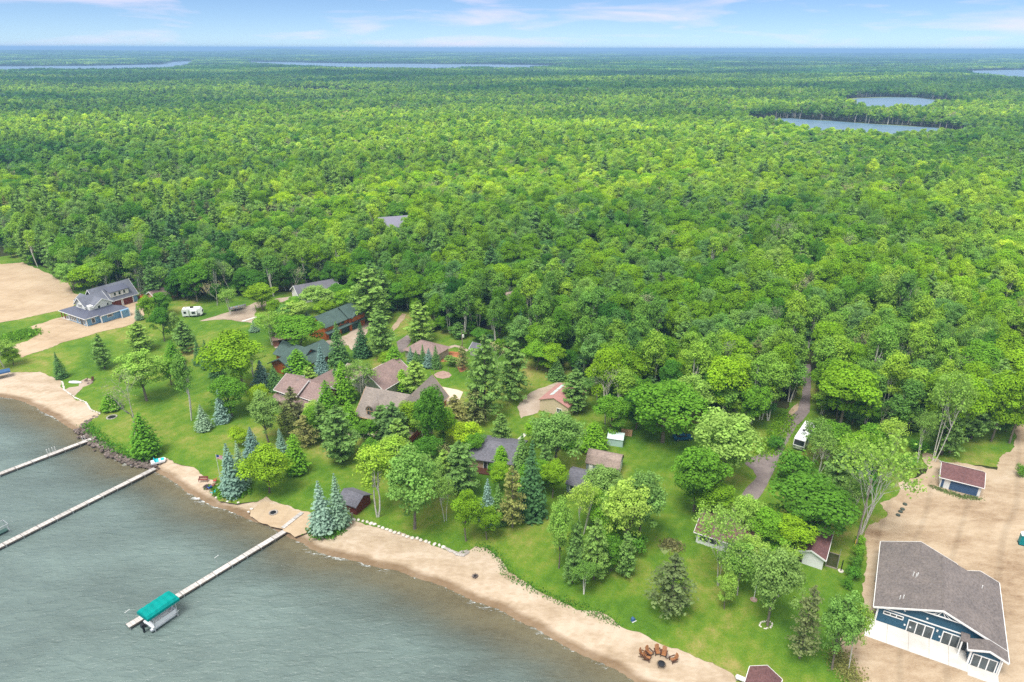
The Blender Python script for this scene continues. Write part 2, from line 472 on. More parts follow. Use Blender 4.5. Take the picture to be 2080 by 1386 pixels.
LEAF_GAIN = 2.0
def flag_mat():
    m, nt, out = new_mat('striped flag cloth')
    b = principled(nt, out, 0.8, 0.1)
    tc = nt.nodes.new('ShaderNodeTexCoord')
    sp = nt.nodes.new('ShaderNodeSeparateXYZ')
    nt.links.new(tc.outputs['Generated'], sp.inputs[0])
    mu = nt.nodes.new('ShaderNodeMath'); mu.operation = 'MULTIPLY'; mu.inputs[1].default_value = 6.5
    nt.links.new(sp.outputs['Z'], mu.inputs[0])
    fr = nt.nodes.new('ShaderNodeMath'); fr.operation = 'FRACT'; nt.links.new(mu.outputs[0], fr.inputs[0])
    gt = nt.nodes.new('ShaderNodeMath'); gt.operation = 'LESS_THAN'; gt.inputs[1].default_value = 0.5
    nt.links.new(fr.outputs[0], gt.inputs[0])
    c = mixc(nt, gt.outputs[0], (0.7, 0.7, 0.7), (0.5, 0.02, 0.04))
    cx = nt.nodes.new('ShaderNodeMath'); cx.operation = 'LESS_THAN'; cx.inputs[1].default_value = 0.42
    nt.links.new(sp.outputs['X'], cx.inputs[0])
    cz = nt.nodes.new('ShaderNodeMath'); cz.operation = 'GREATER_THAN'; cz.inputs[1].default_value = 0.46
    nt.links.new(sp.outputs['Z'], cz.inputs[0])
    an = nt.nodes.new('ShaderNodeMath'); an.operation = 'MULTIPLY'
    nt.links.new(cx.outputs[0], an.inputs[0]); nt.links.new(cz.outputs[0], an.inputs[1])
    st = nt.nodes.new('ShaderNodeTexVoronoi'); st.inputs['Scale'].default_value = 13
    nt.links.new(tc.outputs['Generated'], st.inputs['Vector'])
    s2 = nt.nodes.new('ShaderNodeMath'); s2.operation = 'LESS_THAN'; s2.inputs[1].default_value = 0.22
    nt.links.new(st.outputs['Distance'], s2.inputs[0])
    blue = mixc(nt, s2.outputs[0], (0.01, 0.03, 0.20), (0.7, 0.7, 0.7))
    c = mixc(nt, an.outputs[0], c, blue)
    nt.links.new(c, b.inputs['Base Color'])
    return m
M['flag'] = flag_mat()

def leaf_mat(name, a, b_, var=0.35, trans=0.40):
    a, b_ = tuple(c * LEAF_GAIN for c in a), tuple(c * LEAF_GAIN for c in b_)
    m, nt, out = new_mat(name)
    oi = nt.nodes.new('ShaderNodeObjectInfo')
    at = nt.nodes.new('ShaderNodeAttribute'); at.attribute_name = 'tint'
    c = mixc(nt, oi.outputs['Random'], a, b_)
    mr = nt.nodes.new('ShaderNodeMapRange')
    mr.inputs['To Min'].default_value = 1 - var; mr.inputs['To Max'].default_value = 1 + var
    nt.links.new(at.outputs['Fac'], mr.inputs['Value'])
    mu = nt.nodes.new('ShaderNodeMath'); mu.operation = 'MULTIPLY'; mu.inputs[1].default_value = 7.31; nt.links.new(oi.outputs['Random'], mu.inputs[0])
    fr = nt.nodes.new('ShaderNodeMath'); fr.operation = 'FRACT'; nt.links.new(mu.outputs[0], fr.inputs[0])
    br = ramp(nt, fr.outputs[0], [(0.0, (0.72, 0.77, 0.92)), (0.5, (0.96, 0.98, 1.0)), (1.0, (1.30, 1.18, 1.0))])
    c = mixc(nt, 1.0, c, br.outputs[0], 'MULTIPLY')
    vm = nt.nodes.new('ShaderNodeVectorMath'); vm.operation = 'SCALE'
    nt.links.new(c, vm.inputs[0]); nt.links.new(mr.outputs[0], vm.inputs['Scale'])
    # stand-to-stand difference of the wood, carried by each tree
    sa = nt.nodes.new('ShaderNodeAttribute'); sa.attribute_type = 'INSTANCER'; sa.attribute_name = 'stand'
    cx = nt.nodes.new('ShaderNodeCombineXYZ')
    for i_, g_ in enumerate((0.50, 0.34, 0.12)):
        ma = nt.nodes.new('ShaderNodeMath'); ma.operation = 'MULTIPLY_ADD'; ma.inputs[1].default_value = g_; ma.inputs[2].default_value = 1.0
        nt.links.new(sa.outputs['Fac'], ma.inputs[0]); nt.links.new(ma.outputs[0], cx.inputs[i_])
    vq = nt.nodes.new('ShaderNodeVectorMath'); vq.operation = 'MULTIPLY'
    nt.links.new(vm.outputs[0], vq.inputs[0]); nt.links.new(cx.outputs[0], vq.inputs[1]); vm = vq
    d = nt.nodes.new('ShaderNodeBsdfDiffuse'); t = nt.nodes.new('ShaderNodeBsdfTranslucent')
    nt.links.new(vm.outputs[0], d.inputs['Color']); nt.links.new(vm.outputs[0], t.inputs['Color'])
    mx = nt.nodes.new('ShaderNodeMixShader'); mx.inputs[0].default_value = trans
    nt.links.new(d.outputs[0], mx.inputs[1]); nt.links.new(t.outputs[0], mx.inputs[2])
    nt.links.new(mx.outputs[0], out.inputs['Surface'])
    return m

L = {
    'oak': leaf_mat('oak leaves', (0.165, 0.262, 0.014), (0.098, 0.200, 0.014)),
    'maple': leaf_mat('maple leaves', (0.052, 0.140, 0.016), (0.105, 0.215, 0.018)),
    'aspen': leaf_mat('aspen leaves', (0.205, 0.300, 0.030), (0.125, 0.230, 0.036)),
    'silver_maple': leaf_mat('silver maple leaves', (0.185, 0.275, 0.060), (0.115, 0.225, 0.045)),
    'white_pine': leaf_mat('white pine needles', (0.105, 0.185, 0.048), (0.145, 0.235, 0.050)),
    'green_spruce': leaf_mat('spruce needles', (0.060, 0.130, 0.044), (0.088, 0.165, 0.042)),
    'blue_spruce': leaf_mat('blue spruce needles', (0.160, 0.235, 0.190), (0.105, 0.175, 0.120), 0.32),
    'brown_pine': leaf_mat('sparse brownish pine needles', (0.150, 0.160, 0.060), (0.110, 0.150, 0.048)),
    'birch': leaf_mat('birch leaves', (0.130, 0.235, 0.036), (0.170, 0.260, 0.050)),
    'straw': leaf_mat('dry straw', (0.20, 0.185, 0.07), (0.17, 0.175, 0.06)),
    'bare': leaf_mat('sparse pale buds', (0.26, 0.24, 0.15), (0.18, 0.21, 0.08)),
    'dark_yellow': leaf_mat('yellow green leaves', (0.170, 0.262, 0.016), (0.140, 0.235, 0.016)),
    'shrub': leaf_mat('shrub leaves', (0.060, 0.160, 0.018), (0.095, 0.205, 0.022)),
}
BARK = {
    'grey': plain('grey bark', (0.20, 0.17, 0.14), 0.9, 0.1, var=0.25, scale=2.5),
    'white': plain('white birch bark', (0.62, 0.59, 0.54), 0.8, 0.1, var=0.22, scale=3.0),
    'dead': plain('bleached dead wood', (0.46, 0.42, 0.38), 0.9, 0.1, var=0.2, scale=2.5),
    'brown': plain('brown bark', (0.13, 0.10, 0.08), 0.9, 0.1, var=0.25, scale=2.5),
}
# ---------------------------------------------------------------- terrain, lake, sheets of ground cover
WATER_Z = -0.6
shore_px = [(0, 803), (50, 815), (101, 840), (141, 863), (151, 871), (187, 891), (227, 921), (262, 938), (290, 944), (316, 951), (330, 964), (366, 986), (409, 1011), (442, 1026), (480, 1042),
            (521, 1058), (562, 1076), (592, 1089), (640, 1113), (703, 1134), (754, 1147), (820, 1162), (880, 1179), (943, 1206), (986, 1222), (1036, 1247), (1122, 1296), (1180, 1322), (1240, 1350), (1310, 1388)]
SHORE = [G(x, y, WATER_Z)[:2] for x, y in shore_px]
_d = np.array([math.cos(math.radians(-32)), math.sin(math.radians(-32))])
SHORE = [SHORE[0] + np.array([-60, 22]) * k for k in (6, 3, 1)] + SHORE + [SHORE[-1] + _d * k for k in (30, 80, 200)]
# smooth + resample
S = np.array(SHORE)
seg = np.r_[0, np.cumsum(np.linalg.norm(np.diff(S, axis=0), axis=1))]
tt = np.arange(0, seg[-1], 1.5)
S = np.c_[np.interp(tt, seg, S[:, 0]), np.interp(tt, seg, S[:, 1])]
for _ in range(2): S[1:-1] = (S[:-2] + 2 * S[1:-1] + S[2:]) / 4
S += 0.22 * np.c_[np.sin(tt * 0.9) + np.sin(tt * 0.37 + 1), np.cos(tt * 0.63) + np.sin(tt * 0.21)]
LAKE_POLY = np.vstack([S, S[-1] + [0, -300], [-700, S[-1][1] - 300], S[0] + [-300, 0]])

def in_poly(P, poly):
    x, y = P[:, 0], P[:, 1]
    ins = np.zeros(len(P), bool)
    n = len(poly)
    for i in range(n):
        x0, y0 = poly[i][0], poly[i][1]; x1, y1 = poly[(i + 1) % n][0], poly[(i + 1) % n][1]
        if y0 == y1: continue
        c = ((y0 > y) != (y1 > y)) & (x < (x1 - x0) * (y - y0) / (y1 - y0) + x0)
        ins ^= c
    return ins

def dist_line(P, line, closed=False):
    best = np.full(len(P), 1e9)
    ln = np.asarray(line)
    n = len(ln)
    for i in range(n if closed else n - 1):
        a, b = ln[i], ln[(i + 1) % n]
        ab = b - a
        t = np.clip(((P - a) @ ab) / (ab @ ab + 1e-9), 0, 1)
        best = np.minimum(best, np.hypot(*(P - a - t[:, None] * ab).T))
    return best

def shore_sd(P):
    d = dist_line(P, S[::2])
    return np.where(in_poly(P, LAKE_POLY), -d, d)

def shore_z(sd):
    return np.where(sd > 0, np.minimum(WATER_Z + sd * 0.13, 0.0), np.maximum(WATER_Z + sd * 0.055, -3.0))

far_lakes_px = {
    'lake_near_wood': [(1530, 243), (1600, 242), (1690, 247), (1800, 255), (1905, 262), (1955, 271), (1962, 280), (1890, 287), (1780, 286), (1660, 279), (1585, 266), (1540, 254)],
    'lake_round': [(1722, 204), (1745, 200), (1800, 198), (1860, 199), (1915, 206), (1938, 211), (1915, 222), (1850, 232), (1780, 236), (1740, 226)],
    'lake_far_long': [(-500, 136), (0, 135), (180, 134), (330, 131), (352, 126), (385, 124.5), (392, 128), (380, 138), (330, 145), (200, 150), (90, 149), (0, 152), (-500, 156)],
    'lake_far_narrow': [(500, 125.5), (600, 127), (700, 129), (860, 130), (1000, 131), (1160, 133.5), (1120, 139), (1040, 146), (960, 143), (880, 148), (800, 145), (720, 146), (640, 141), (560, 136), (510, 131)],
    'lake_east': [(1950, 144), (2080, 142), (2500, 143), (2500, 172), (2080, 169), (1975, 156)],
    'pond': [(505, 181), (620, 184), (765, 187), (765, 197), (640, 196), (510, 189)],
    'lake_distant': [(1880, 122), (2000, 123), (2100, 123), (2100, 124.5), (1990, 124.5)],
}
FAR_LAKES = {k: np.array([G(x, y)[:2] for x, y in v]) for k, v in far_lakes_px.items()}

def ground_h(P):
    """gentle undulation of the wooded plain; flat by the shore and the lakes, low hills far off"""
    x, y = P[:, 0], P[:, 1]
    r = np.hypot(x, y)
    w = np.clip((r - 330) / 500, 0, 1); w = w * w * (3 - 2 * w)
    h = 2.6 * np.sin(x / 97 + 1.1) * np.cos(y / 121 + 0.4) + 2.8 * np.sin((x + y) / 230) + 3.2 * np.sin(y / 340 + x / 900 + 2.0) + 2.0 * np.cos(x / 410 - y / 520)
    far = np.clip((r - 5000) / 5000, 0, 1)
    hills = far * (10 + 12 * np.sin(x / 2100 + 0.5) * np.cos(y / 2900) + 9 * np.sin(x / 900 + 2 + y / 1500) + 38 * np.exp(-((x / r + 0.30) / 0.045) ** 2) * np.clip((r - 8500) / 3000, 0, 1))
    h = w * (h + 1.0) + hills
    for k, poly in FAR_LAKES.items():
        c = poly.mean(0); R = np.linalg.norm(poly - c, axis=1).max()
        near = np.hypot(x - c[0], y - c[1]) < R + 400
        if not near.any(): continue
        Q = P[near]
        d = dist_line(Q, poly, True); d[in_poly(Q, poly)] = 0
        h[near] *= np.clip(d / 220, 0, 1) ** 1.2
    return h

def sheet(name, px=None, poly=None, z=0.02, mat=None, jit=0.35, step=0.8, parent=None):
    P = [G(x, y)[:2] for x, y in px] if px is not None else [np.asarray(p, float) for p in poly]
    rs = np.random.default_rng(len(name) * 7 + len(P))
    out, lens = [], []
    for i in range(len(P)):
        a, b = P[i], P[(i + 1) % len(P)]
        n = max(1, min(90, int(np.linalg.norm(b - a) / step)))
        for k in range(n):
            q = a + (b - a) * k / n
            out.append(q)
    if jit:
        o = np.array(out); nz = rs.normal(0, 1, o.shape)
        sm = sum(np.roll(nz, k, 0) for k in (-2, -1, 0, 1, 2)) / 2.2
        out = list(o + sm * jit + nz * jit * 0.15)
    v3 = [Vector((q[0], q[1], 0)) for q in out]
    tris = geometry.tessellate_polygon([v3])
    V = [(q[0], q[1], z) for q in out]
    F = []
    for t in tris:
        a, b, c = (np.array(V[i][:2]) for i in t)
        F.append(t if np.cross(b - a, c - a) > 0 else t[::-1])
    return tag(put(name, raw_mesh(name, V, F, mat), parent), kind='structure')

# base ground, out to the horizon
ths = np.radians(np.linspace(-62, 62, 420))
rs_ = [45.0]
while rs_[-1] < 42000: rs_.append(rs_[-1] * 1.016 + 0.4)
rs_ = np.array(rs_)
gx = (rs_[:, None] * np.sin(ths)[None]).ravel(); gy = (rs_[:, None] * np.cos(ths)[None]).ravel()
GP = np.c_[gx, gy]
gz = ground_h(GP) - 0.05
nearm = np.hypot(gx, gy) < 420
sdn = shore_sd(GP[nearm])
gz[nearm] = np.where(sdn < 45, np.minimum(shore_z(sdn) - 0.16, -0.06), gz[nearm])
nr, nt_ = len(rs_), len(ths)
ii = (np.arange(nr - 1)[:, None] * nt_ + np.arange(nt_ - 1)[None]).ravel()
GF = np.c_[ii, ii + 1, ii + 1 + nt_, ii + nt_][:, ::-1]
tag(put('ground', raw_mesh('ground', np.c_[GP, gz], GF, M['forest'], True)), kind='structure')

# beach and lake bed: one graded sheet along the shore
def wet_sand():
    m, nt, out = new_mat('beach sand')
    b = principled(nt, out, 0.9, 0.2)
    g = nt.nodes.new('ShaderNodeNewGeometry')
    sp = nt.nodes.new('ShaderNodeSeparateXYZ'); nt.links.new(g.outputs['Position'], sp.inputs[0])
    P = world_pos(nt, (1, 2.2, 1), (0, 0, math.radians(31)))
    n1, n2, n3 = noise(nt, 0.10, 5, 0.6, P, 0.5), noise(nt, 0.8, 5, 0.6, P), noise(nt, 6.0, 3, 0.6, P)
    a = nt.nodes.new('ShaderNodeMath'); a.operation = 'MULTIPLY_ADD'; a.inputs[1].default_value = 0.5
    nt.links.new(n2.outputs[0], a.inputs[0]); nt.links.new(n1.outputs[0], a.inputs[2])
    a2 = nt.nodes.new('ShaderNodeMath'); a2.operation = 'MULTIPLY_ADD'; a2.inputs[1].default_value = 0.3
    nt.links.new(n3.outputs[0], a2.inputs[0]); nt.links.new(a.outputs[0], a2.inputs[2])
    r = ramp(nt, a2.outputs[0], [(0.60, (0.29, 0.215, 0.14)), (0.85, (0.40, 0.315, 0.225)), (1.0, (0.47, 0.385, 0.295))])
    # swept rake marks
    w = nt.nodes.new('ShaderNodeTexWave'); w.wave_type = 'RINGS'; w.rings_direction = 'Z'
    w.inputs['Scale'].default_value = 0.16; w.inputs['Distortion'].default_value = 5.0; w.inputs['Detail'].default_value = 2
    mp = nt.nodes.new('ShaderNodeMapping'); mp.inputs['Location'].default_value = (30, -98, 0)
    nt.links.new(g.outputs['Position'], mp.inputs['Vector']); nt.links.new(mp.outputs[0], w.inputs['Vector'])
    rw = ramp(nt, w.outputs['Fac'], [(0.0, (0.97, 0.965, 0.96)), (1.0, (1.015, 1.015, 1.015))])
    c = mixc(nt, 1.0, r.outputs[0], rw.outputs[0], 'MULTIPLY')
    # wet line follows the water level
    hz = nt.nodes.new('ShaderNodeMath'); hz.operation = 'MULTIPLY_ADD'; hz.inputs[1].default_value = 0.22; 
    nt.links.new(n1.outputs[0], hz.inputs[0]); nt.links.new(sp.outputs['Z'], hz.inputs[2])
    wet = nt.nodes.new('ShaderNodeMapRange'); wet.inputs['From Min'].default_value = -0.40; wet.inputs['From Max'].default_value = -0.27
    wet.inputs['To Min'].default_value = 1; wet.inputs['To Max'].default_value = 0; wet.clamp = True
    nt.links.new(hz.outputs[0], wet.inputs['Value'])
    wc = mixc(nt, 1.0, c, (0.50, 0.44, 0.37), 'MULTIPLY')
    c = mixc(nt, wet.outputs[0], c, wc)
    nt.links.new(c, b.inputs['Base Color'])
    bump(nt, b, a2.outputs[0], 0.25, 0.12)
    return m
M['beach'] = wet_sand()
xs = np.arange(-230, 110, 1.0); ys = np.arange(40, 200, 1.0)
bx, by = np.meshgrid(xs, ys); BP = np.c_[bx.ravel(), by.ravel()]
sdb = shore_sd(BP)
okb = (sdb > -46) & (sdb < 22)
zb = shore_z(sdb) + np.where(sdb > 0, 0.02, 0.02) + 0.03 * np.sin(BP[:, 0] * 0.8) * np.sin(BP[:, 1] * 0.7) * np.clip(sdb / 6, 0, 1) * 0.5
nxg = len(xs)
qi = (np.arange(len(ys) - 1)[:, None] * nxg + np.arange(nxg - 1)[None]).ravel()
qf = np.c_[qi, qi + 1, qi + 1 + nxg, qi + nxg]
qf = qf[okb[qf].all(1)]
used = np.unique(qf); remap = -np.ones(len(BP), int); remap[used] = np.arange(len(used))
tag(put('beach', raw_mesh('beach', np.c_[BP, zb][used], remap[qf], M['beach'], True)), kind='structure')

def lake_mat(name, shallow=True, col=(0.120, 0.165, 0.154), rip=0.34):
    m, nt, out = new_mat(name)
    b = principled(nt, out, 0.26 if shallow else 0.32, 0.5)
    b.inputs['IOR'].default_value = 1.33
    P = world_pos(nt, (1, 2.6, 1), (0, 0, math.radians(-14)))
    n1, n2, n3 = noise(nt, rip, 4, 0.62, P, 0.6), noise(nt, rip * 3.2, 3, 0.6, P), noise(nt, 0.035, 4, 0.6, P)
    h = nt.nodes.new('ShaderNodeMath'); h.operation = 'MULTIPLY_ADD'; h.inputs[1].default_value = 0.35
    nt.links.new(n2.outputs[0], h.inputs[0]); nt.links.new(n1.outputs[0], h.inputs[2])
    bump(nt, b, h.outputs[0], 0.75 if shallow else 0.35, 0.55)
    body = ramp(nt, n3.outputs[0], [(0.3, tuple(c * 0.82 for c in col)), (0.7, tuple(c * 1.2 for c in col))])
    c = body.outputs[0]
    if shallow:
        rc = ramp(nt, h.outputs[0], [(0.45, (0.88, 0.90, 0.92)), (0.7, (1.0, 1.0, 1.0)), (0.92, (1.12, 1.11, 1.1))])
        c = mixc(nt, 1.0, c, rc.outputs[0], 'MULTIPLY')
        at = nt.nodes.new('ShaderNodeAttribute'); at.attribute_name = 'shore'
        # whitecaps and the foam line
        nf = noise(nt, 0.9, 5, 0.7, world_pos(nt, (0.8, 3.4, 1), (0, 0, math.radians(33))), 1.0)
        f1 = nt.nodes.new('ShaderNodeMapRange'); f1.inputs['From Min'].default_value = 0.2; f1.inputs['From Max'].default_value = 2.2
        f1.inputs['To Min'].default_value = 0.12; f1.inputs['To Max'].default_value = -0.125
        nt.links.new(at.outputs['Fac'], f1.inputs['Value'])
        np_ = noise(nt, 0.045, 2, 0.5, P)
        pa = nt.nodes.new('ShaderNodeMath'); pa.operation = 'MULTIPLY_ADD'; pa.inputs[1].default_value = 0.45; pa.inputs[2].default_value = -0.17
        nt.links.new(np_.outputs[0], pa.inputs[0])
        fa = nt.nodes.new('ShaderNodeMath'); fa.operation = 'ADD'
        nt.links.new(nf.outputs[0], fa.inputs[0]); nt.links.new(f1.outputs[0], fa.inputs[1])
        fb = nt.nodes.new('ShaderNodeMath'); fb.operation = 'ADD'
        nt.links.new(fa.outputs[0], fb.inputs[0]); nt.links.new(pa.outputs[0], fb.inputs[1])
        fo = nt.nodes.new('ShaderNodeMapRange'); fo.inputs['From Min'].default_value = 0.64; fo.inputs['From Max'].default_value = 0.78
        nt.links.new(fb.outputs[0], fo.inputs['Value'])
        c = mixc(nt, fo.outputs[0], c, (0.72, 0.75, 0.75))
        ro = nt.nodes.new('ShaderNodeMapRange'); ro.inputs['To Min'].default_value = 0.26; ro.inputs['To Max'].default_value = 0.8
        nt.links.new(fo.outputs[0], ro.inputs['Value']); nt.links.new(ro.outputs[0], b.inputs['Roughness'])
        # clear shallows: depth grows with the distance from shore
        ex = nt.nodes.new('ShaderNodeMapRange'); ex.interpolation_type = 'SMOOTHSTEP'
        ex.inputs['From Min'].default_value = 0.0; ex.inputs['From Max'].default_value = 15.0
        ex.inputs['To Min'].default_value = 0.12; ex.inputs['To Max'].default_value = 0.97
        nw = nt.nodes.new('ShaderNodeMath'); nw.operation = 'MULTIPLY_ADD'; nw.inputs[1].default_value = 7.0
        no = nt.nodes.new('ShaderNodeMath'); no.operation = 'SUBTRACT'; no.inputs[1].default_value = 0.5
        nt.links.new(n3.outputs[0], no.inputs[0]); nt.links.new(no.outputs[0], nw.inputs[0])
        nt.links.new(at.outputs['Fac'], nw.inputs[2]); nt.links.new(nw.outputs[0], ex.inputs['Value'])
        mx = nt.nodes.new('ShaderNodeMath'); mx.operation = 'MAXIMUM'
        nt.links.new(ex.outputs[0], mx.inputs[0]); nt.links.new(fo.outputs[0], mx.inputs[1])
        tr = nt.nodes.new('ShaderNodeBsdfTransparent'); tr.inputs[0].default_value = (0.80, 0.86, 0.80, 1)
        ms = nt.nodes.new('ShaderNodeMixShader')
        nt.links.new(mx.outputs[0], ms.inputs[0]); nt.links.new(tr.outputs[0], ms.inputs[1]); nt.links.new(b.outputs[0], ms.inputs[2])
        nt.links.new(ms.outputs[0], out.inputs['Surface'])
    nt.links.new(c, b.inputs['Base Color'])
    return m
M['lake'] = lake_mat('lake water')
M['far_lake'] = lake_mat('far lake water', False, (0.12, 0.21, 0.30), 0.2)
xs = np.arange(-230, 112, 1.5); ys = np.arange(30, 200, 1.5)
bx, by = np.meshgrid(xs, ys); BP = np.c_[bx.ravel(), by.ravel()]
sdw = shore_sd(BP)
nxg = len(xs)
qi = (np.arange(len(ys) - 1)[:, None] * nxg + np.arange(nxg - 1)[None]).ravel()
qf = np.c_[qi, qi + 1, qi + 1 + nxg, qi + nxg]
qf = qf[(sdw < 2.5)[qf].any(1)]
used = np.unique(qf); remap = -np.ones(len(BP), int); remap[used] = np.arange(len(used))
me = raw_mesh('lake', np.c_[BP, np.full(len(BP), WATER_Z)][used], remap[qf], M['lake'], True)
att = me.attributes.new('shore', 'FLOAT', 'POINT')
att.data.foreach_set('value', np.maximum(-sdw[used], 0).astype(np.float32))
tag(put('lake', me), kind='structure')

for k, poly in FAR_LAKES.items():
    c = poly.mean(0)
    nm = 'pond' if k == 'pond' else 'far_lake'
    if k in ('lake_near_wood', 'lake_round', 'pond'):
        d_ = poly - c
        sheet('reed_marsh', poly=c + d_ + d_ / np.linalg.norm(d_, axis=1)[:, None] * np.array([[9, 12]]), z=0.12, mat=M['reed'], jit=4, step=14)
    sheet(nm, poly=poly, z=0.35, mat=M['far_lake'], jit=5 if len(poly) == 12 or k in ('pond', 'lake_round') else 14, step=22)

# yard sheets
lawn_px = [(-420, 735), (0, 760), (20, 758), (83, 756), (111, 768), (126, 775), (131, 793), (151, 808), (174, 818), (184, 833), (205, 842), (190, 852), (176, 862), (192, 884), (228, 912), (265, 930), (300, 936),
           (341, 933), (399, 957), (444, 980), (440, 1008), (446, 1016), (480, 1024), (520, 1022), (541, 1012), (562, 1020), (607, 1037), (633, 1045), (634, 1082), (652, 1090), (668, 1084), (690, 1068), (711, 1055), (754, 1064),
           (804, 1084), (867, 1102), (900, 1112), (930, 1126), (953, 1122), (966, 1112), (989, 1114), (1019, 1137), (1029, 1165), (1057, 1183), (1120, 1214), (1196, 1241), (1259, 1271), (1304, 1290), (1374, 1315), (1491, 1369),
           (1500, 1460), (1760, 1460), (1740, 1340), (1790, 1060), (1860, 960), (1900, 940), (2040, 950), (2090, 860), (1900, 840), (1700, 830), (1640, 745), (1600, 830), (1250, 800), (1180, 740), (1000, 670), (880, 640), (700, 590), (520, 595),
           (280, 590), (160, 580), (45, 520), (0, 500), (-420, 490)]
sheet('lawn', lawn_px, z=0.06, mat=M['lawn'], jit=0.30, step=0.8)
sheet('sand_lot', [(-300, 522), (0, 538), (45, 534), (101, 558), (126, 571), (153, 594), (165, 610), (140, 630), (114, 634), (63, 644), (0, 655), (-300, 690)], z=0.10, mat=M['sand'], jit=0.4)
sheet('dirt_yard', [(45, 726), (22, 716), (26, 702), (58, 694), (74, 680), (62, 672), (48, 668), (114, 649), (140, 640), (200, 630), (262, 612), (290, 616), (293, 640), (272, 657), (202, 677), (126, 697)], z=0.11, mat=M['sand'], jit=0.3)
sheet('gravel_drive', [(410, 652), (467, 634), (500, 624), (516, 616), (522, 633), (512, 657), (492, 653), (455, 649)], z=0.10, mat=M['gravel'], jit=0.25)
sheet('gravel_lane', [(516, 616), (562, 607), (602, 601), (604, 606), (566, 615), (522, 626)], z=0.095, mat=M['gravel'], jit=0.25)
sheet('lodge_yard', [(652, 697), (703, 682), (731, 658), (756, 649), (752, 664), (738, 690), (727, 704), (712, 713), (703, 702), (672, 705)], z=0.10, mat=M['gravel'], jit=0.3)
sheet('dirt_lane', [(792, 668), (818, 638), (826, 640), (812, 660), (800, 673)], z=0.10, mat=M['dirt'], jit=0.2)
sheet('asphalt_drive', [(806, 695), (828, 680), (840, 684), (833, 697), (822, 715), (808, 718)], z=0.10, mat=M['asphalt'], jit=0.08)
sheet('garden_path', [(893, 716), (908, 705), (924, 701), (940, 704), (952, 712), (948, 715), (936, 708), (924, 706), (911, 710), (898, 719)], z=0.11, mat=M['gravel'], jit=0.08)
sheet('mulch_bed', [(895, 720), (913, 714), (930, 716), (940, 724), (928, 735), (908, 736), (894, 737)], z=0.09, mat=M['mulch'], jit=0.2)
sheet('mulch_border', [(920, 740), (940, 738), (950, 752), (935, 756)], z=0.09, mat=M['mulch'], jit=0.2)
sheet('brick_patio', [(881, 762), (888, 757), (900, 754), (912, 757), (918, 763), (912, 768), (899, 770), (887, 768)], z=0.10, mat=M['brickpave'], jit=0.03)
sheet('concrete_pad', [(886, 784), (931, 793), (941, 797), (934, 812), (921, 826), (903, 840), (890, 836), (884, 806)], z=0.11, mat=M['tan_concrete'], jit=0.02)
sheet('shed_drive', [(1050, 832), (1062, 812), (1080, 798), (1110, 785), (1136, 777), (1150, 782), (1125, 800), (1106, 815), (1092, 838), (1062, 850)], z=0.10, mat=M['gravel'], jit=0.35)
sheet('concrete_walk', [(1075, 872), (1080, 875), (1052, 900), (1045, 898)], z=0.10, mat=M['concrete'], jit=0.0)
road_px = [(1478, 1040), (1500, 1014), (1536, 968), (1530, 955), (1510, 940), (1522, 931), (1538, 928), (1562, 914), (1580, 891), (1602, 847), (1619, 833), (1630, 800), (1630, 740), (1646, 740), (1647, 800), (1645, 836), (1614, 871), (1598, 901), (1583, 932), (1568, 966), (1543, 1010), (1512, 1052)]
sheet('asphalt_road', road_px, z=0.10, mat=M['asphalt'], jit=0.12)
sheet('road_verge', [(1590, 862), (1600, 840), (1612, 828), (1625, 815), (1622, 832), (1604, 848), (1584, 888), (1576, 886)], z=0.085, mat=M['dirt'], jit=0.25)
dirt_px = [(1770, 1480), (1712, 1368), (1704, 1325), (1716, 1300), (1737, 1240), (1752, 1170), (1757, 1110), (1768, 1070), (1785, 1050), (1806, 1010), (1828, 985), (1846, 972), (1880, 958), (1872, 935), (1874, 918), (1894, 922), (1926, 938), (1990, 948), (2018, 956), (2030, 938), (2046, 920),
           (2056, 890), (2068, 850), (2095, 800), (2110, 800), (2130, 900), (2300, 1480)]
sheet('dirt_lot', dirt_px, z=0.10, mat=M['dirt'], jit=0.45)
sheet('firepit_patio', [(131, 793), (140, 788), (158, 786), (164, 775), (176, 769), (190, 772), (186, 781), (168, 788), (160, 797), (150, 806)], z=0.09, mat=M['gravel'], jit=0.1)
sheet('sand_apron', [(545, 1016), (562, 1020), (607, 1037), (635, 1046), (634, 1080), (600, 1092), (560, 1074), (508, 1050), (510, 1036), (528, 1020)], z=0.02, mat=M['sand'], jit=0.3)
sheet('dry_grass_patch', [(1345, 1115), (1352, 1098), (1362, 1094), (1372, 1100), (1378, 1118), (1360, 1128)], z=0.08, mat=M['reed'], jit=0.3)
# ---------------------------------------------------------------- trees
def leaf_quads(P, N, size, rng, asp=1.25):
    n = len(P)
    A = rng.normal(size=(n, 3)); T = np.cross(N, A); T /= np.linalg.norm(T, axis=1)[:, None] + 1e-9
    B = np.cross(N, T)
    s = (size * rng.uniform(0.65, 1.35, n))[:, None] * 0.5
    V = np.stack([P + T * s * asp, P + B * s, P - T * s * asp, P - B * s], 1).reshape(-1, 3)
    return V, np.arange(4 * n).reshape(n, 4)

def unit(v):
    return v / (np.linalg.norm(v, axis=-1, keepdims=True) + 1e-9)

class Tree:
    def __init__(s): s.P, s.N, s.S, s.T, s.W, s.A = [], [], [], [], [], 1.25
    def add(s, P, N, size, tint): s.P.append(P); s.N.append(N); s.S.append(np.full(len(P), size)); s.T.append(tint)
    def wood(s, VF): s.W.append(VF)

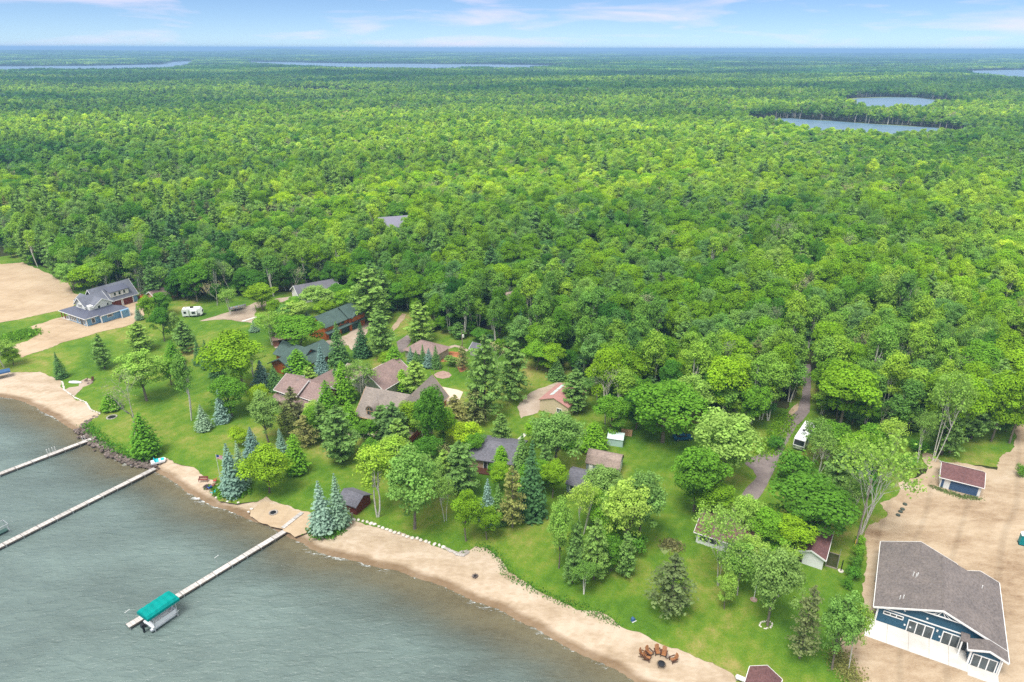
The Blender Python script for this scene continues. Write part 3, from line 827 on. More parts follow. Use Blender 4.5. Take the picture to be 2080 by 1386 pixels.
def limb(tr, a, b, r0, r1, rng, bend=0.12, n=4, k=4):
    a, b = np.asarray(a, float), np.asarray(b, float)
    L_ = np.linalg.norm(b - a); off = rng.normal(0, bend * L_, 3) * [1, 1, 0.4]
    ts = np.linspace(0, 1, k)
    pts = [a + (b - a) * t + off * math.sin(math.pi * t) * 0.6 for t in ts]
    tr.wood(tube(pts, [r0 + (r1 - r0) * t for t in ts], n, cap=False))
    return pts

def broadleaf(seed, H=14, R=4.2, cb=0.28, clumps=46, per=90, size=0.46, clump_r=0.36, fuzz=0.12, low=-0.35, stems=1, limbs=7, flat=1.0, peak=1.0):
    rng = np.random.default_rng(seed); tr = Tree()
    zc, hz = H * (cb + 1) / 2, H * (1 - cb) / 2
    lobes = rng.uniform(0.8, 1.2, 7); la = rng.uniform(0, 6.28, 7)
    C = []
    for i in range(clumps):
        d = unit(rng.normal(size=3)); d[2] = abs(d[2]) * 1.0 if rng.random() < 0.66 else d[2]
        rr = rng.uniform(0.5, 0.86) if rng.random() < 0.8 else rng.uniform(0.15, 0.5)
        lob = lobes[int((math.atan2(d[1], d[0]) + math.pi) / 6.2832 * 6.99)]
        c = np.array([d[0] * R * rr * lob, d[1] * R * rr * lob, zc + d[2] * hz * rr * flat])
        k = (c[2] - zc) / hz
        if peak > 1 and k > 0: c[:2] *= max(0.15, 1 - k ** 1.0 * (peak - 1))
        C.append(c)
    C = np.array(C)
    for c in C:
        r = clump_r * R * rng.uniform(0.7, 1.25)
        m = max(4, int(per * (r / (clump_r * R)) ** 2))
        d = unit(rng.normal(size=(m * 2, 3))); d = d[d[:, 2] > low][:m]
        rad = r * (1 + rng.normal(0, fuzz, len(d)))
        P = c + d * rad[:, None] * np.array([1, 1, 0.8])
        N = unit(d * 1.0 + rng.normal(0, 0.34, d.shape) + np.array([0, 0, 0.4]))
        tint = np.clip(0.5 + rng.normal(0, 0.16) + rng.normal(0, 0.13, len(d)), 0, 1)
        tr.add(P, N, size, tint)
    tops = C[rng.permutation(len(C))[:limbs * stems]]
    for sidx in range(stems):
        ba = rng.uniform(0, 6.28); br = 0.0 if stems == 1 else 0.35
        base = np.array([br * math.cos(ba), br * math.sin(ba), -0.25])
        lean = np.array([rng.normal(0, 0.3), rng.normal(0, 0.3), 0]) if stems == 1 else np.array([math.cos(ba), math.sin(ba), 0]) * R * 0.4
        fork = np.array([0, 0, H * (cb + 0.16)]) + lean
        r0 = H * 0.0165 / stems ** 0.9
        limb(tr, base, fork, r0 * 1.15, r0 * 0.7, rng, 0.03, 7)
        limb(tr, fork, np.array([lean[0] * 1.4, lean[1] * 1.4, H * 0.86]), r0 * 0.7, r0 * 0.15, rng, 0.06, 5)
        for t in tops[sidx * limbs:(sidx + 1) * limbs]:
            st = base + (fork - base) * rng.uniform(0.75, 1.0)
            limb(tr, st, t, r0 * 0.42, r0 * 0.1, rng, 0.08, 4)
    return tr

def spruce(seed, H=11, R=2.6, tiers=20, br=13, size=0.42, droop=0.28, dense=6, top=0.95, cb=0.04):
    rng = np.random.default_rng(seed); tr = Tree(); tr.A = 1.7
    for i in range(tiers):
        f = i / (tiers - 1); z = H * (cb + (0.985 - cb) * f)
        r = R * (1 - f) ** top * (0.55 + 0.45 * min(1, f * 6 + 0.35)) * rng.uniform(0.88, 1.1) + 0.10
        nb = max(4, int(br * (0.35 + 0.65 * (1 - f))))
        a0 = rng.uniform(0, 6.28)
        for k in range(nb):
            a = a0 + 6.2832 * k / nb + rng.normal(0, 0.12); rb = r * rng.uniform(0.8, 1.12)
            tb = np.clip(0.5 + rng.normal(0, 0.13), 0, 1)
            n = max(2, int(dense * rb / R + 2))
            t = np.linspace(0.28, 1.0, n)
            side = rng.normal(0, 0.16, n) * rb * (0.5 + t)
            ca, sa = math.cos(a), math.sin(a)
            P = np.c_[ca * rb * t - sa * side, sa * rb * t + ca * side, z - droop * rb * t + 0.10 * rb * t ** 3 + rng.normal(0, 0.05, n)]
            N = unit(np.c_[ca * 0.5 * np.ones(n), sa * 0.5 * np.ones(n), np.ones(n) * 0.9] + rng.normal(0, 0.25, (n, 3)))
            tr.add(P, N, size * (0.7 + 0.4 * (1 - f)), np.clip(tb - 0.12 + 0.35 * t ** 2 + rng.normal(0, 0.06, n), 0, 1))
    tr.wood(tube([(0, 0, -0.2), (0, 0, H * 0.5), (0, 0, H)], [H * 0.014, H * 0.008, 0.02], 6, False))
    return tr

def pine(seed, H=15, R=4.0, cb=0.22, tiers=12, br=6, size=0.42, per=34, thin=1.0, spread=0.3):
    rng = np.random.default_rng(seed); tr = Tree(); tr.A = 1.7
    for i in range(tiers):
        f = i / (tiers - 1); z = H * (cb + (0.96 - cb) * f)
        prof = (1 - f) ** 0.62 * (0.78 + 0.22 * min(1, f * 4))
        a0 = rng.uniform(0, 6.28)
        nb = max(3, int(br * (1 - 0.35 * f)))
        for k in range(nb):
            if rng.random() > thin: continue
            a = a0 + 6.2832 * k / nb + rng.normal(0, 0.3)
            rb = R * prof * rng.uniform(0.62, 1.18) + 0.25
            rise = rng.uniform(0.05, 0.32) + 0.3 * f
            ca, sa = math.cos(a), math.sin(a)
            zz = z + rng.normal(0, 0.25)
            end = np.array([ca * rb, sa * rb, zz + rise * rb])
            limb(tr, (0, 0, zz), end, 0.06, 0.015, rng, 0.04, 3, 3)
            tb = 0.5 + rng.normal(0, 0.16)
            # plumes: tufts of needles strung along the limb
            for t_ in np.arange(0.35, 1.01, 0.22 * 4.0 / max(R, 2) if rb > 1.2 else 0.4):
                m = max(5, int(per * 0.30))
                c = np.array([ca * rb * t_, sa * rb * t_, zz + rise * rb * t_ + 0.1]) + rng.normal(0, 0.12, 3) * rb * 0.5
                rr = spread * (0.45 + 0.55 * t_) * min(rb, 2.6) * 0.75
                d = unit(rng.normal(size=(m, 3))); d[:, 2] = np.abs(d[:, 2]) * 0.9 - 0.1
                P = c + d * rr * rng.uniform(0.6, 1.15, (m, 1)) * np.array([1, 1, 0.62])
                N = unit(d * 0.8 + rng.normal(0, 0.4, (m, 3)) + [0, 0, 0.6])
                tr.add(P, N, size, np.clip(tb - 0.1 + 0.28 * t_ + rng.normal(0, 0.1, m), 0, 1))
    tr.wood(tube([(0, 0, -0.2), (0.1, 0, H * 0.35), (0, 0.1, H * 0.7), (0, 0, H * 0.98)], [H * 0.016, H * 0.012, H * 0.006, 0.02], 7, False))
    return tr

def bare(seed, H=13, R=4, stems=1, leafn=0, depth=4, size=0.35, cb=0.25):
    rng = np.random.default_rng(seed); tr = Tree()
    tips = []
    def grow(p, d, ln, r, k):
        q = p + d * ln
        limb(tr, p, q, r, r * 0.62, rng, 0.05, 3 if k < 2 else 5, 3)
        if k == 0: tips.append(q); return
        for _ in range(rng.integers(2, 4)):
            nd = unit(d + rng.normal(0, 0.42, 3) * np.array([1, 1, 0.55]) + np.array([0, 0, 0.12]))
            grow(q - d * ln * rng.uniform(0, 0.35), nd, ln * rng.uniform(0.62, 0.85), r * 0.56, k - 1)
    for i in range(stems):
        a = rng.uniform(0, 6.28)
        d = unit(np.array([math.cos(a) * R / H * (0.25 if stems == 1 else 0.6), math.sin(a) * R / H * (0.25 if stems == 1 else 0.6), 1.0]))
        grow(np.array([math.cos(a) * 0.25, math.sin(a) * 0.25, -0.2]), d, H * 0.36, H * (0.0125 if stems == 1 else 0.0072), depth)
    V = np.concatenate([np.array(w[0]) for w in tr.W])
    sc = np.array([R / max(1, np.percentile(np.abs(V[:, 0]), 98)), R / max(1, np.percentile(np.abs(V[:, 1]), 98)), H / V[:, 2].max()])
    tr.W = [([tuple(np.array(v) * sc) for v in w[0]], w[1]) for w in tr.W]
    if leafn:
        T_ = np.array(tips) * sc
        c = T_[rng.integers(0, len(T_), leafn)]
        P = c + rng.normal(0, 0.55, (leafn, 3)); N = unit(rng.normal(size=(leafn, 3)) + [0, 0, 0.8])
        tr.add(P, N, size, np.clip(rng.normal(0.5, 0.22, leafn), 0, 1))
    return tr

PROTO = {}
def finish(kind, tr, leaf, bark, H, R, lod=0):
    cm = tm = None
    if tr.P:
        P, N, Sz, T = np.concatenate(tr.P), np.concatenate(tr.N), np.concatenate(tr.S), np.concatenate(tr.T)
        V, F = leaf_quads(P, N, Sz, np.random.default_rng(1), tr.A)
        tint = np.repeat(T, 4)
    else:
        V, F, tint = np.zeros((0, 3)), np.zeros((0, 4), int), np.zeros(0)
    wv, wf = join(*tr.W)
    W = np.array(wv); WF = np.array([f for f in wf if len(f) == 4])
    if len(V):
        cm = raw_mesh(kind + '_crown', V, F, L[leaf])
        cm.attributes.new('tint', 'FLOAT', 'POINT').data.foreach_set('value', tint.astype(np.float32))
    tm = raw_mesh(kind + '_trunk', W, WF, BARK[bark], True)
    jm = raw_mesh(kind + '_tree', np.vstack([V, W]), np.vstack([F, WF + len(V)]), [L[leaf], BARK[bark]], mi=np.r_[np.zeros(len(F)), np.ones(len(WF))])
    jm.attributes.new('tint', 'FLOAT', 'POINT').data.foreach_set('value', np.r_[tint, np.zeros(len(W))].astype(np.float32))
    PROTO.setdefault((kind, lod), []).append(dict(crown=cm, trunk=tm, joined=jm, H=H, R=R))

for s in range(4):
    finish('oak', broadleaf(10 + s, 14, 4.3, 0.20, 56, 175, 0.31, 0.29), 'oak', 'grey', 14, 4.6)
    finish('maple', broadleaf(20 + s, 14, 4.2, 0.12, 70, 150, 0.31, 0.28), 'maple', 'grey', 14, 4.5)
for s in range(3):
    finish('yellow_maple', broadleaf(30 + s, 11, 4.2, 0.08, 66, 135, 0.30, 0.26, 0.22), 'dark_yellow', 'brown', 11, 4.5)
    finish('silver_maple', broadleaf(40 + s, 14, 4.2, 0.14, 120, 76, 0.30, 0.19, 0.3, limbs=10), 'silver_maple', 'grey', 14, 4.5)
    finish('aspen', broadleaf(50 + s, 15, 2.9, 0.30, 66, 74, 0.29, 0.25, 0.38, -0.8, 2, 7, peak=1.35), 'aspen', 'white', 15, 3.0)
    finish('birch', broadleaf(60 + s, 15, 4.2, 0.34, 66, 46, 0.28, 0.20, 0.42, -0.8, 3, 8), 'birch', 'white', 15, 4.5)
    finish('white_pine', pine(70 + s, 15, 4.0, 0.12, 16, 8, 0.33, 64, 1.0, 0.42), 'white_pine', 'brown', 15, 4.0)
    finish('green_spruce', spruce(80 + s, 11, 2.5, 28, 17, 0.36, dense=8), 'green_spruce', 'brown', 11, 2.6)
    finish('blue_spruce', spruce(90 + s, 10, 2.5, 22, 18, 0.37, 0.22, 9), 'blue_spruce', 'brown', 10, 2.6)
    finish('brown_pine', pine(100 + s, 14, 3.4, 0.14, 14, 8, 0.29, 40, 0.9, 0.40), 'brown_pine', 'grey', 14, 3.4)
    finish('bare_tree', bare(110 + s, 13, 4.0, 1 + s % 2, 260, 5, 0.24), 'bare', 'dead', 13, 4.0)
for s in range(2):
    finish('open_birch', bare(120 + s, 18, 5.0, 4, 2000, 5, 0.32), 'birch', 'white', 18, 5.0)
    finish('cedar', spruce(130 + s, 10, 2.6, 26, 18, 0.38, 0.05, 8, 0.62, 0.05), 'maple', 'brown', 10, 2.6)
    finish('shrub', broadleaf(140 + s, 3, 1.7, -0.1, 18, 80, 0.20, 0.40, 0.22, limbs=4), 'shrub', 'brown', 3, 1.9)
# lighter meshes for the forest farther off
for s in range(4):
    finish('oak', broadleaf(210 + s, 14, 4.3, 0.22, 34, 76, 0.52, 0.34, limbs=2), 'oak', 'grey', 14, 4.6, 1)
    finish('maple', broadleaf(220 + s, 14, 4.2, 0.20, 36, 70, 0.52, 0.31, limbs=2), 'maple', 'grey', 14, 4.5, 1)
    finish('aspen', broadleaf(250 + s, 15, 2.9, 0.30, 44, 44, 0.48, 0.27, 0.35, -0.8, 1, 2, peak=1.35), 'aspen', 'white', 15, 3.0, 1)
for s in range(2):
    finish('silver_maple', broadleaf(240 + s, 14, 4.2, 0.22, 50, 18, 0.8, 0.22, 0.3, limbs=2), 'silver_maple', 'grey', 14, 4.5, 1)
    finish('white_pine', pine(270 + s, 15, 3.4, 0.2, 10, 6, 0.8, 16, 1.0, 0.5), 'white_pine', 'brown', 15, 3.4, 1)
    finish('green_spruce', spruce(280 + s, 13, 2.5, 13, 8, 0.85, dense=3), 'green_spruce', 'brown', 13, 2.6, 1)
    finish('brown_pine', pine(290 + s, 14, 3.2, 0.25, 9, 5, 0.65, 15, 0.9, 0.45), 'brown_pine', 'grey', 14, 3.2, 1)
    finish('bare_tree', bare(300 + s, 13, 3.6, 1, 120, 3, 0.4), 'bare', 'dead', 13, 3.6, 1)

# canopy patches for the distance: each 48 m across, some thirty crowns
def patch(seed, mix):
    rng = np.random.default_rng(seed)
    Vs, Fs, Ts, Ms = [], [], [], []
    names = list(mix); off = 0
    g = [(i * 8 - 20 + rng.normal(0, 2), j * 8 - 20 + rng.normal(0, 2)) for i in range(6) for j in range(6)]
    for (x, y) in g:
        k = names[rng.choice(len(names), p=np.array(list(mix.values())) / sum(mix.values()))]
        con = k in ('white_pine', 'green_spruce')
        h = rng.uniform(12, 18); r = rng.uniform(2.0, 3.0) if con else rng.uniform(3.6, 5.4)
        n = 34
        d = unit(rng.normal(size=(n, 3))); d[:, 2] = np.abs(d[:, 2]) * 1.1 - 0.25
        if con:
            t = rng.random(n); P = np.c_[d[:, 0] * r * (1.05 - t), d[:, 1] * r * (1.05 - t), h * (0.3 + 0.72 * t)]
        else:
            P = np.c_[d[:, 0] * r, d[:, 1] * r, h * 0.68 + d[:, 2] * h * 0.32]
            P += rng.normal(0, 0.5, P.shape)
        N = unit(d + rng.normal(0, 0.3, d.shape) + [0, 0, 0.4])
        V, F = leaf_quads(P + [x, y, 0], N, np.full(n, 2.7 if not con else 2.0), rng, 1.15)
        Vs.append(V); Fs.append(F + off); off += len(V)
        Ts.append(np.repeat(np.clip(rng.normal(0.5, 0.22) + rng.normal(0, 0.08, n), 0, 1), 4)); Ms += [names.index(k)] * n
    V, F = np.vstack(Vs), np.vstack(Fs)
    me = raw_mesh('canopy_patch', V, F, [L[k] for k in names], mi=np.array(Ms))
    me.attributes.new('tint', 'FLOAT', 'POINT').data.foreach_set('value', np.concatenate(Ts).astype(np.float32))
    return me
PATCH = [patch(1, {'oak': 5, 'maple': 3, 'aspen': 2}), patch(2, {'oak': 4, 'aspen': 5, 'silver_maple': 1}), patch(3, {'maple': 4, 'oak': 3, 'white_pine': 3}),
         patch(4, {'white_pine': 5, 'green_spruce': 4, 'maple': 2}), patch(5, {'oak': 3, 'maple': 4, 'green_spruce': 2, 'aspen': 1}), patch(6, {'aspen': 6, 'oak': 3, 'silver_maple': 2})]

# ---------------------------------------------------------------- the forest
clear_px = [(-600, 495), (0, 503), (30, 530), (45, 533), (101, 555), (126, 567), (155, 588), (200, 590), (262, 596), (300, 612), (372, 616), (440, 616), (512, 608), (560, 602), (600, 590), (690, 594), (730, 618), (790, 636),
            (815, 634), (830, 640), (846, 660), (884, 676), (948, 694), (1010, 722), (1060, 742), (1110, 745), (1150, 752), (1180, 792), (1218, 838), (1262, 850), (1330, 846), (1420, 852), (1500, 868), (1560, 856),
            (1606, 836), (1622, 800), (1622, 725), (1656, 725), (1660, 800), (1668, 845), (1705, 872), (1770, 895), (1840, 898), (1870, 892), (1930, 872), (2046, 878), (2058, 842), (2080, 780), (2110, 780), (2130, 850), (2600, 900), (2600, 1700), (-600, 1700)]
CLEAR = np.array([G(x, y)[:2] for x, y in clear_px])
metal_roof_at = G(812, 492)[:2]; cabin_at = G(1030, 632)[:2]; farhouse_at = G(640, 612)[:2]

def vnoise(P, sc, seed):
    r = np.random.default_rng(seed); o = r.uniform(0, 100, 8); x, y = P[:, 0] / sc, P[:, 1] / sc
    return (np.sin(x + o[0] + 1.3 * np.sin(y * 0.7 + o[1])) * np.cos(y * 1.1 + o[2]) + 0.6 * np.sin(x * 2.1 + o[3] - y * 1.4) + 0.5 * np.sin(y * 2.7 + o[4] + np.sin(x * 1.7 + o[5]))) / 1.6

def stand_of(P):
    r = np.hypot(P[:, 0], P[:, 1]); px, py = proj(np.c_[P, np.full(len(P), 12.0)])
    s = 0.55 * vnoise(P * np.array([0.6, 1.0]), 70, 31) + 0.7 * vnoise(P * np.array([0.5, 1.0]), 130, 32) + 0.25 * vnoise(P, 24, 33)
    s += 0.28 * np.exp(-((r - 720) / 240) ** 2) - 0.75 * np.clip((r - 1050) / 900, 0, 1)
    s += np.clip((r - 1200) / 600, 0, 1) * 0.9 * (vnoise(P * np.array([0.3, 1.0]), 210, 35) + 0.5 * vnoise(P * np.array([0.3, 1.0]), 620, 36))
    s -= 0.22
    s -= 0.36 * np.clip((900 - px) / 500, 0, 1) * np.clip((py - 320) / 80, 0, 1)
    return np.clip(s, -1.5, 1.1)

def scatter(r0, r1, sp, seed, half=44):
    rng = np.random.default_rng(seed)
    xm = r1 * math.tan(math.radians(half))
    xs = np.arange(-xm, xm, sp); ys = np.arange(0, r1 * 1.02, sp * 0.87)
    X, Y = np.meshgrid(xs, ys); X = X + (np.arange(len(ys)) % 2)[:, None] * sp / 2
    P = np.c_[X.ravel(), Y.ravel()] + rng.uniform(-0.38, 0.38, (X.size, 2)) * sp
    r = np.hypot(P[:, 0], P[:, 1])
    P = P[(r >= r0) & (r < r1) & (np.abs(P[:, 0]) < P[:, 1] * math.tan(math.radians(half)) + 30)]
    if r0 < 600:
        P = P[~in_poly(P, CLEAR) & ~in_poly(P, LAKE_POLY)]
        for c, rad in ((metal_roof_at, 13), (cabin_at, 7), (farhouse_at, 12)):
            P = P[np.hypot(P[:, 0] - c[0], P[:, 1] - c[1]) > rad]
    for k, poly in FAR_LAKES.items():
        c = poly.mean(0); R = np.linalg.norm(poly - c, axis=1).max() + 60
        near = np.hypot(P[:, 0] - c[0], P[:, 1] - c[1]) < R
        if near.any():
            bad = np.zeros(len(P), bool)
            Q = P[near]; ins = in_poly(Q, poly); d = dist_line(Q, poly, True)
            bad[near] = ins | (d < (26 if sp > 30 else (13 if k in ('lake_near_wood', 'lake_round') else 4)))
            P = P[~bad]
    return P

KN = ['oak', 'maple', 'aspen', 'silver_maple', 'white_pine', 'green_spruce', 'brown_pine', 'bare_tree', 'birch']
PROTO[('birch', 1)] = PROTO[('aspen', 1)]
def species(P, rng):
    px, py = proj(np.c_[P, np.full(len(P), 12.0)])
    n1, n2, n3 = vnoise(P, 44, 3), vnoise(P, 55, 8), vnoise(P, 120, 5)
    W = np.tile(np.array([.38, .20, .14, .12, .05, .01, .03, .06, .09]), (len(P), 1))
    left = np.clip((900 - px) / 500, 0, 1) * np.clip((py - 300) / 120, 0, 1)
    W[:, 4] += 0.22 * left; W[:, 6] += 0.10 * left; W[:, 5] += 0.05 * left; W[:, 1] += 0.14 * left; W[:, 0] *= 1 - 0.55 * left
    lk = (px > 1500) & (px < 1990) & (py > 235) & (py < 345)
    W[lk, 4:7] *= 0.1
    W[:, 2] += 1.6 * np.clip((n1 - 0.2) * 2.5, 0, 1)
    W[:, 3] += 0.10 * np.clip((n2 - 0.3) * 2, 0, 1)
    c = np.clip((n3 - np.where(np.hypot(*P.T) > 1000, 0.25, 0.36)) * 3, 0, 1) * np.clip((np.hypot(*P.T) - 380) / 300, 0.1, 1)
    W[:, 4] += 0.5 * c; W[:, 5] += 0.12 * c; W[:, 6] += 0.35 * c; W[:, 1] += 0.3 * c
    W[lk, 4:7] *= 0.1
    W /= W.sum(1, keepdims=True)
    u = rng.random(len(P))
    return (u[:, None] > np.cumsum(W, 1)).sum(1).clip(0, len(KN) - 1)

rf = np.random.default_rng(77)
near_P = scatter(100, 900, 6.3, 1)
kinds_n = species(near_P, rf)
mid_P = scatter(900, 2500, 7.8, 2)
kinds_m = species(mid_P, rf)
far_P = scatter(2460, 14500, 40, 3, 42)

# order the near forest by how large each tree shows: the first 300 become things of their own
prox = np.hypot(near_P[:, 0], near_P[:, 1])
pxn, pyn = proj(np.c_[near_P, np.full(len(near_P), 12.0)])
inv = (pxn > -20) & (pxn < 2100)
order = np.argsort(np.where(inv, prox, prox + 5000))
IND, REST = order[:300], order[300:]

def tree_dims(k, rng):
    n = KN[k]
    h = {'oak': rng.uniform(9.5, 18), 'maple': rng.uniform(9, 17.5), 'aspen': rng.uniform(12, 20), 'silver_maple': rng.uniform(11, 17), 'white_pine': rng.uniform(12.5, 18), 'green_spruce': rng.uniform(11, 16), 'brown_pine': rng.uniform(11, 16), 'bare_tree': rng.uniform(11, 16), 'birch': rng.uniform(12, 18)}[n]
    w = {'oak': rng.uniform(6.0, 13), 'maple': rng.uniform(5.5, 11.5), 'aspen': rng.uniform(5.5, 8), 'silver_maple': rng.uniform(7, 10.5), 'white_pine': rng.uniform(7, 10), 'green_spruce': rng.uniform(4, 5.5), 'brown_pine': rng.uniform(4.5, 6.5), 'bare_tree': rng.uniform(4.5, 8), 'birch': rng.uniform(6, 8.5)}[n]
    return h, w

proto_col = bpy.data.collections.new('forest_kinds')
IDX = {}
_cnt = 0
def add_proto(me):
    global _cnt
    o = bpy.data.objects.new('kind_%03d' % _cnt, me); proto_col.objects.link(o); _cnt += 1
    return _cnt - 1
for lod in (0, 1):
    for k in KN:
        IDX[(k, lod)] = [(add_proto(p['joined']), p['H'], p['R']) for p in PROTO[(k, lod)]]
PIDX = [add_proto(m) for m in PATCH]

def scatter_group():
    ng = bpy.data.node_groups.new('scatter_trees', 'GeometryNodeTree')
    ng.interface.new_socket('Geometry', in_out='INPUT', socket_type='NodeSocketGeometry')
    ng.interface.new_socket('Geometry', in_out='OUTPUT', socket_type='NodeSocketGeometry')
    n, l = ng.nodes, ng.links
    gi, go = n.new('NodeGroupInput'), n.new('NodeGroupOutput')
    ci = n.new('GeometryNodeCollectionInfo'); ci.inputs['Collection'].default_value = proto_col
    ci.inputs['Separate Children'].default_value = True; ci.inputs['Reset Children'].default_value = True
    ip = n.new('GeometryNodeInstanceOnPoints'); ip.inputs['Pick Instance'].default_value = True
    def na(name, t):
        a = n.new('GeometryNodeInputNamedAttribute'); a.data_type = t; a.inputs['Name'].default_value = name
        return a.outputs['Attribute']
    l.new(gi.outputs[0], ip.inputs['Points']); l.new(ci.outputs[0], ip.inputs['Instance'])
    l.new(na('pick', 'INT'), ip.inputs['Instance Index'])
    l.new(na('spin', 'FLOAT_VECTOR'), ip.inputs['Rotation'])
    l.new(na('size', 'FLOAT_VECTOR'), ip.inputs['Scale'])
    l.new(ip.outputs[0], go.inputs[0])
    return ng
NG = scatter_group()

def scatter_object(name, P3, pick, spin, size, label, cat):
    me = bpy.data.meshes.new(name)
    me.vertices.add(len(P3)); me.vertices.foreach_set('co', P3.astype(np.float32).ravel())
    me.attributes.new('pick', 'INT', 'POINT').data.foreach_set('value', pick.astype(np.int32))
    me.attributes.new('spin', 'FLOAT_VECTOR', 'POINT').data.foreach_set('vector', np.c_[np.zeros((len(P3), 2)), spin].astype(np.float32).ravel())
    me.attributes.new('size', 'FLOAT_VECTOR', 'POINT').data.foreach_set('vector', size.astype(np.float32).ravel())
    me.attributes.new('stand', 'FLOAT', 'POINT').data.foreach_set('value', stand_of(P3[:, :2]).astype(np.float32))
    o = put(name, me)
    o.modifiers.new('scatter', 'NODES').node_group = NG
    return tag(o, label, cat, kind='stuff')

def build_scatter(name, P, kinds, lodfn, seed, label, young=None):
    rng = np.random.default_rng(seed)
    n_old = len(P)
    if young is not None:
        P = np.vstack([P, young[0]]); kinds = np.r_[kinds, young[1]]
    z = ground_h(P) - 0.1
    r = np.hypot(P[:, 0], P[:, 1])
    pick, size = np.zeros(len(P), int), np.zeros((len(P), 3))
    pxs, pys = proj(np.c_[P, np.full(len(P), 12.0)])
    low = np.where((pxs > 1500) & (pxs < 1990) & (pys > 235) & (pys < 345), 0.82, 1.0)
    hm = 1 + 0.16 * vnoise(P, 60, 50) + 0.10 * vnoise(P, 19, 51)
    hm = hm * low
    for i in range(len(P)):
        k = kinds[i]
        pi, H_, R_ = IDX[(KN[k], lodfn(r[i]))][rng.integers(len(IDX[(KN[k], lodfn(r[i]))]))]
        h, w = tree_dims(k, rng)
        h *= hm[i]
        if KN[k] == 'white_pine' and r[i] < 520 and rng.random() < 0.3: h *= 1.25
        if r[i] > 300: w *= 1.14
        if i >= n_old: h, w = rng.uniform(3.5, 8.5), rng.uniform(3.5, 6.5)
        pick[i] = pi; size[i] = (w / 2 / R_, w / 2 / R_, h / H_)
    return scatter_object(name, np.c_[P, z], pick, rng.uniform(0, 6.28, len(P)), size, label, 'forest')

under_P = np.vstack([scatter(100, 480, 5.2, 41), scatter(480, 900, 6.4, 43)])
under_k = np.random.default_rng(42).choice([0, 1, 1, 3, 2, 4], len(under_P))
rest = np.array(REST)
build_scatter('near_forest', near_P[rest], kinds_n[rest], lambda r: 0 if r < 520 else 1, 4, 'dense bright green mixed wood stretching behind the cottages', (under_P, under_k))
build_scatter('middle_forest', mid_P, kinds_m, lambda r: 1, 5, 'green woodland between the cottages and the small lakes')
n3 = vnoise(far_P * np.array([0.7, 1]), 330, 5) + 0.6 * vnoise(far_P * np.array([1, 0.55]), 150, 9); n1 = vnoise(far_P, 260, 3)
rp = np.random.default_rng(9)
fp = np.where(n3 > 0.30, 3, np.where(n3 > 0.05, 2, np.where(n1 > 0.4, 5, np.where(n1 > 0.1, 1, np.where(n1 > -0.4, 0, 4)))))
fp = np.where(rp.random(len(fp)) < 0.2, rp.integers(0, 6, len(fp)), fp)
fs = rp.uniform(0.85, 1.25, len(far_P))
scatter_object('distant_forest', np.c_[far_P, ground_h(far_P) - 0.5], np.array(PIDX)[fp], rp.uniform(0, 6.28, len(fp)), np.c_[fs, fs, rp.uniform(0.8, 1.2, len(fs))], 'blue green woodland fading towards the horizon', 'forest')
# ---------------------------------------------------------------- buildings
LAND = {}      # landmark text -> ground point, used to tell the trees apart
def lm(text, p): LAND[text] = np.array([float(p[0]), float(p[1])])

def chevron(x0, x1, ze, zr, xr, ov, lo, hi):
    sl, sr = (zr - ze) / (xr - x0), (zr - ze) / (x1 - xr)
    top = [(x0 - ov, ze - ov * sl), (xr, zr), (x1 + ov, ze - ov * sr)]
    return [(a, b + hi) for a, b in top] + [(a, b + lo) for a, b in reversed(top)]

def roof_gable(T, x0, x1, y0, y1, ze, zr, axis='y', roof='roof_grey', trim='white', ov=0.45, th=0.16, xr=None, ova=None, ovb=None, eaves=True):
    """ridge along axis; for axis 'x' the spans swap"""
    if axis == 'y': a0, a1, b0, b1 = x0, x1, y0, y1
    else: a0, a1, b0, b1 = y0, y1, x0, x1
    m = (a0 + a1) / 2 if xr is None else xr
    oa = ov if ova is None else ova; ob = ov if ovb is None else ovb
    r = mobj('roof', prism(chevron(a0, a1, ze, zr, m, ov, 0, th), axis, b0 - oa, b1 + ob), M[roof], T)
    if trim:
        for (p, q, o_) in ((b0 - oa - 0.07, b0 - oa + 0.0, oa), (b1 + ob + 0.0, b1 + ob + 0.07, ob)):
            if o_ > 0: mobj('fascia', prism(chevron(a0, a1, ze, zr, m, ov + 0.02, -0.10, th + 0.03), axis, p, q), M[trim], r)
        if eaves:
            sl, sr = (zr - ze) / (m - a0), (zr - ze) / (a1 - m)
            for (e, s_) in ((a0 - ov, sl), (a1 + ov, sr)):
                z = ze - ov * s_
                lo, hi = (e - 0.09, e - 0.003) if e < m else (e + 0.003, e + 0.09)
                g = box(lo, hi, b0 - oa, b1 + ob, z + 0.02, z + th) if axis == 'y' else box(b0 - oa, b1 + ob, lo, hi, z + 0.02, z + th)
                mobj('gutter', g, M[trim], r)
    return r

def wall_gable(T, x0, x1, y0, y1, ze, zr, axis='y', wall='white_siding', z0=-0.1, xr=None):
    a0, a1, b0, b1 = (x0, x1, y0, y1) if axis == 'y' else (y0, y1, x0, x1)
    m = (a0 + a1) / 2 if xr is None else xr
    return mobj('wall', prism([(a0, z0), (a1, z0), (a1, ze - 0.02), (m, zr - 0.02), (a0, ze - 0.02)], axis, b0, b1), M[wall], T)

def gable_house(T, x0, x1, y0, y1, ze, zr, axis, wall, roof, trim='white', ov=0.45, z0=-0.1, xr=None, **k):
    w = wall_gable(T, x0, x1, y0, y1, ze, zr, axis, wall, z0, xr)
    return w, roof_gable(T, x0, x1, y0, y1, ze, zr, axis, roof, trim, ov, xr=xr, **k)

def face_box(axis, c, s, u0, u1, z0, z1, d0, d1):
    lo, hi = sorted((c + s * d0, c + s * d1))
    return box(u0, u1, lo, hi, z0, z1) if axis == 'y' else box(lo, hi, u0, u1, z0, z1)

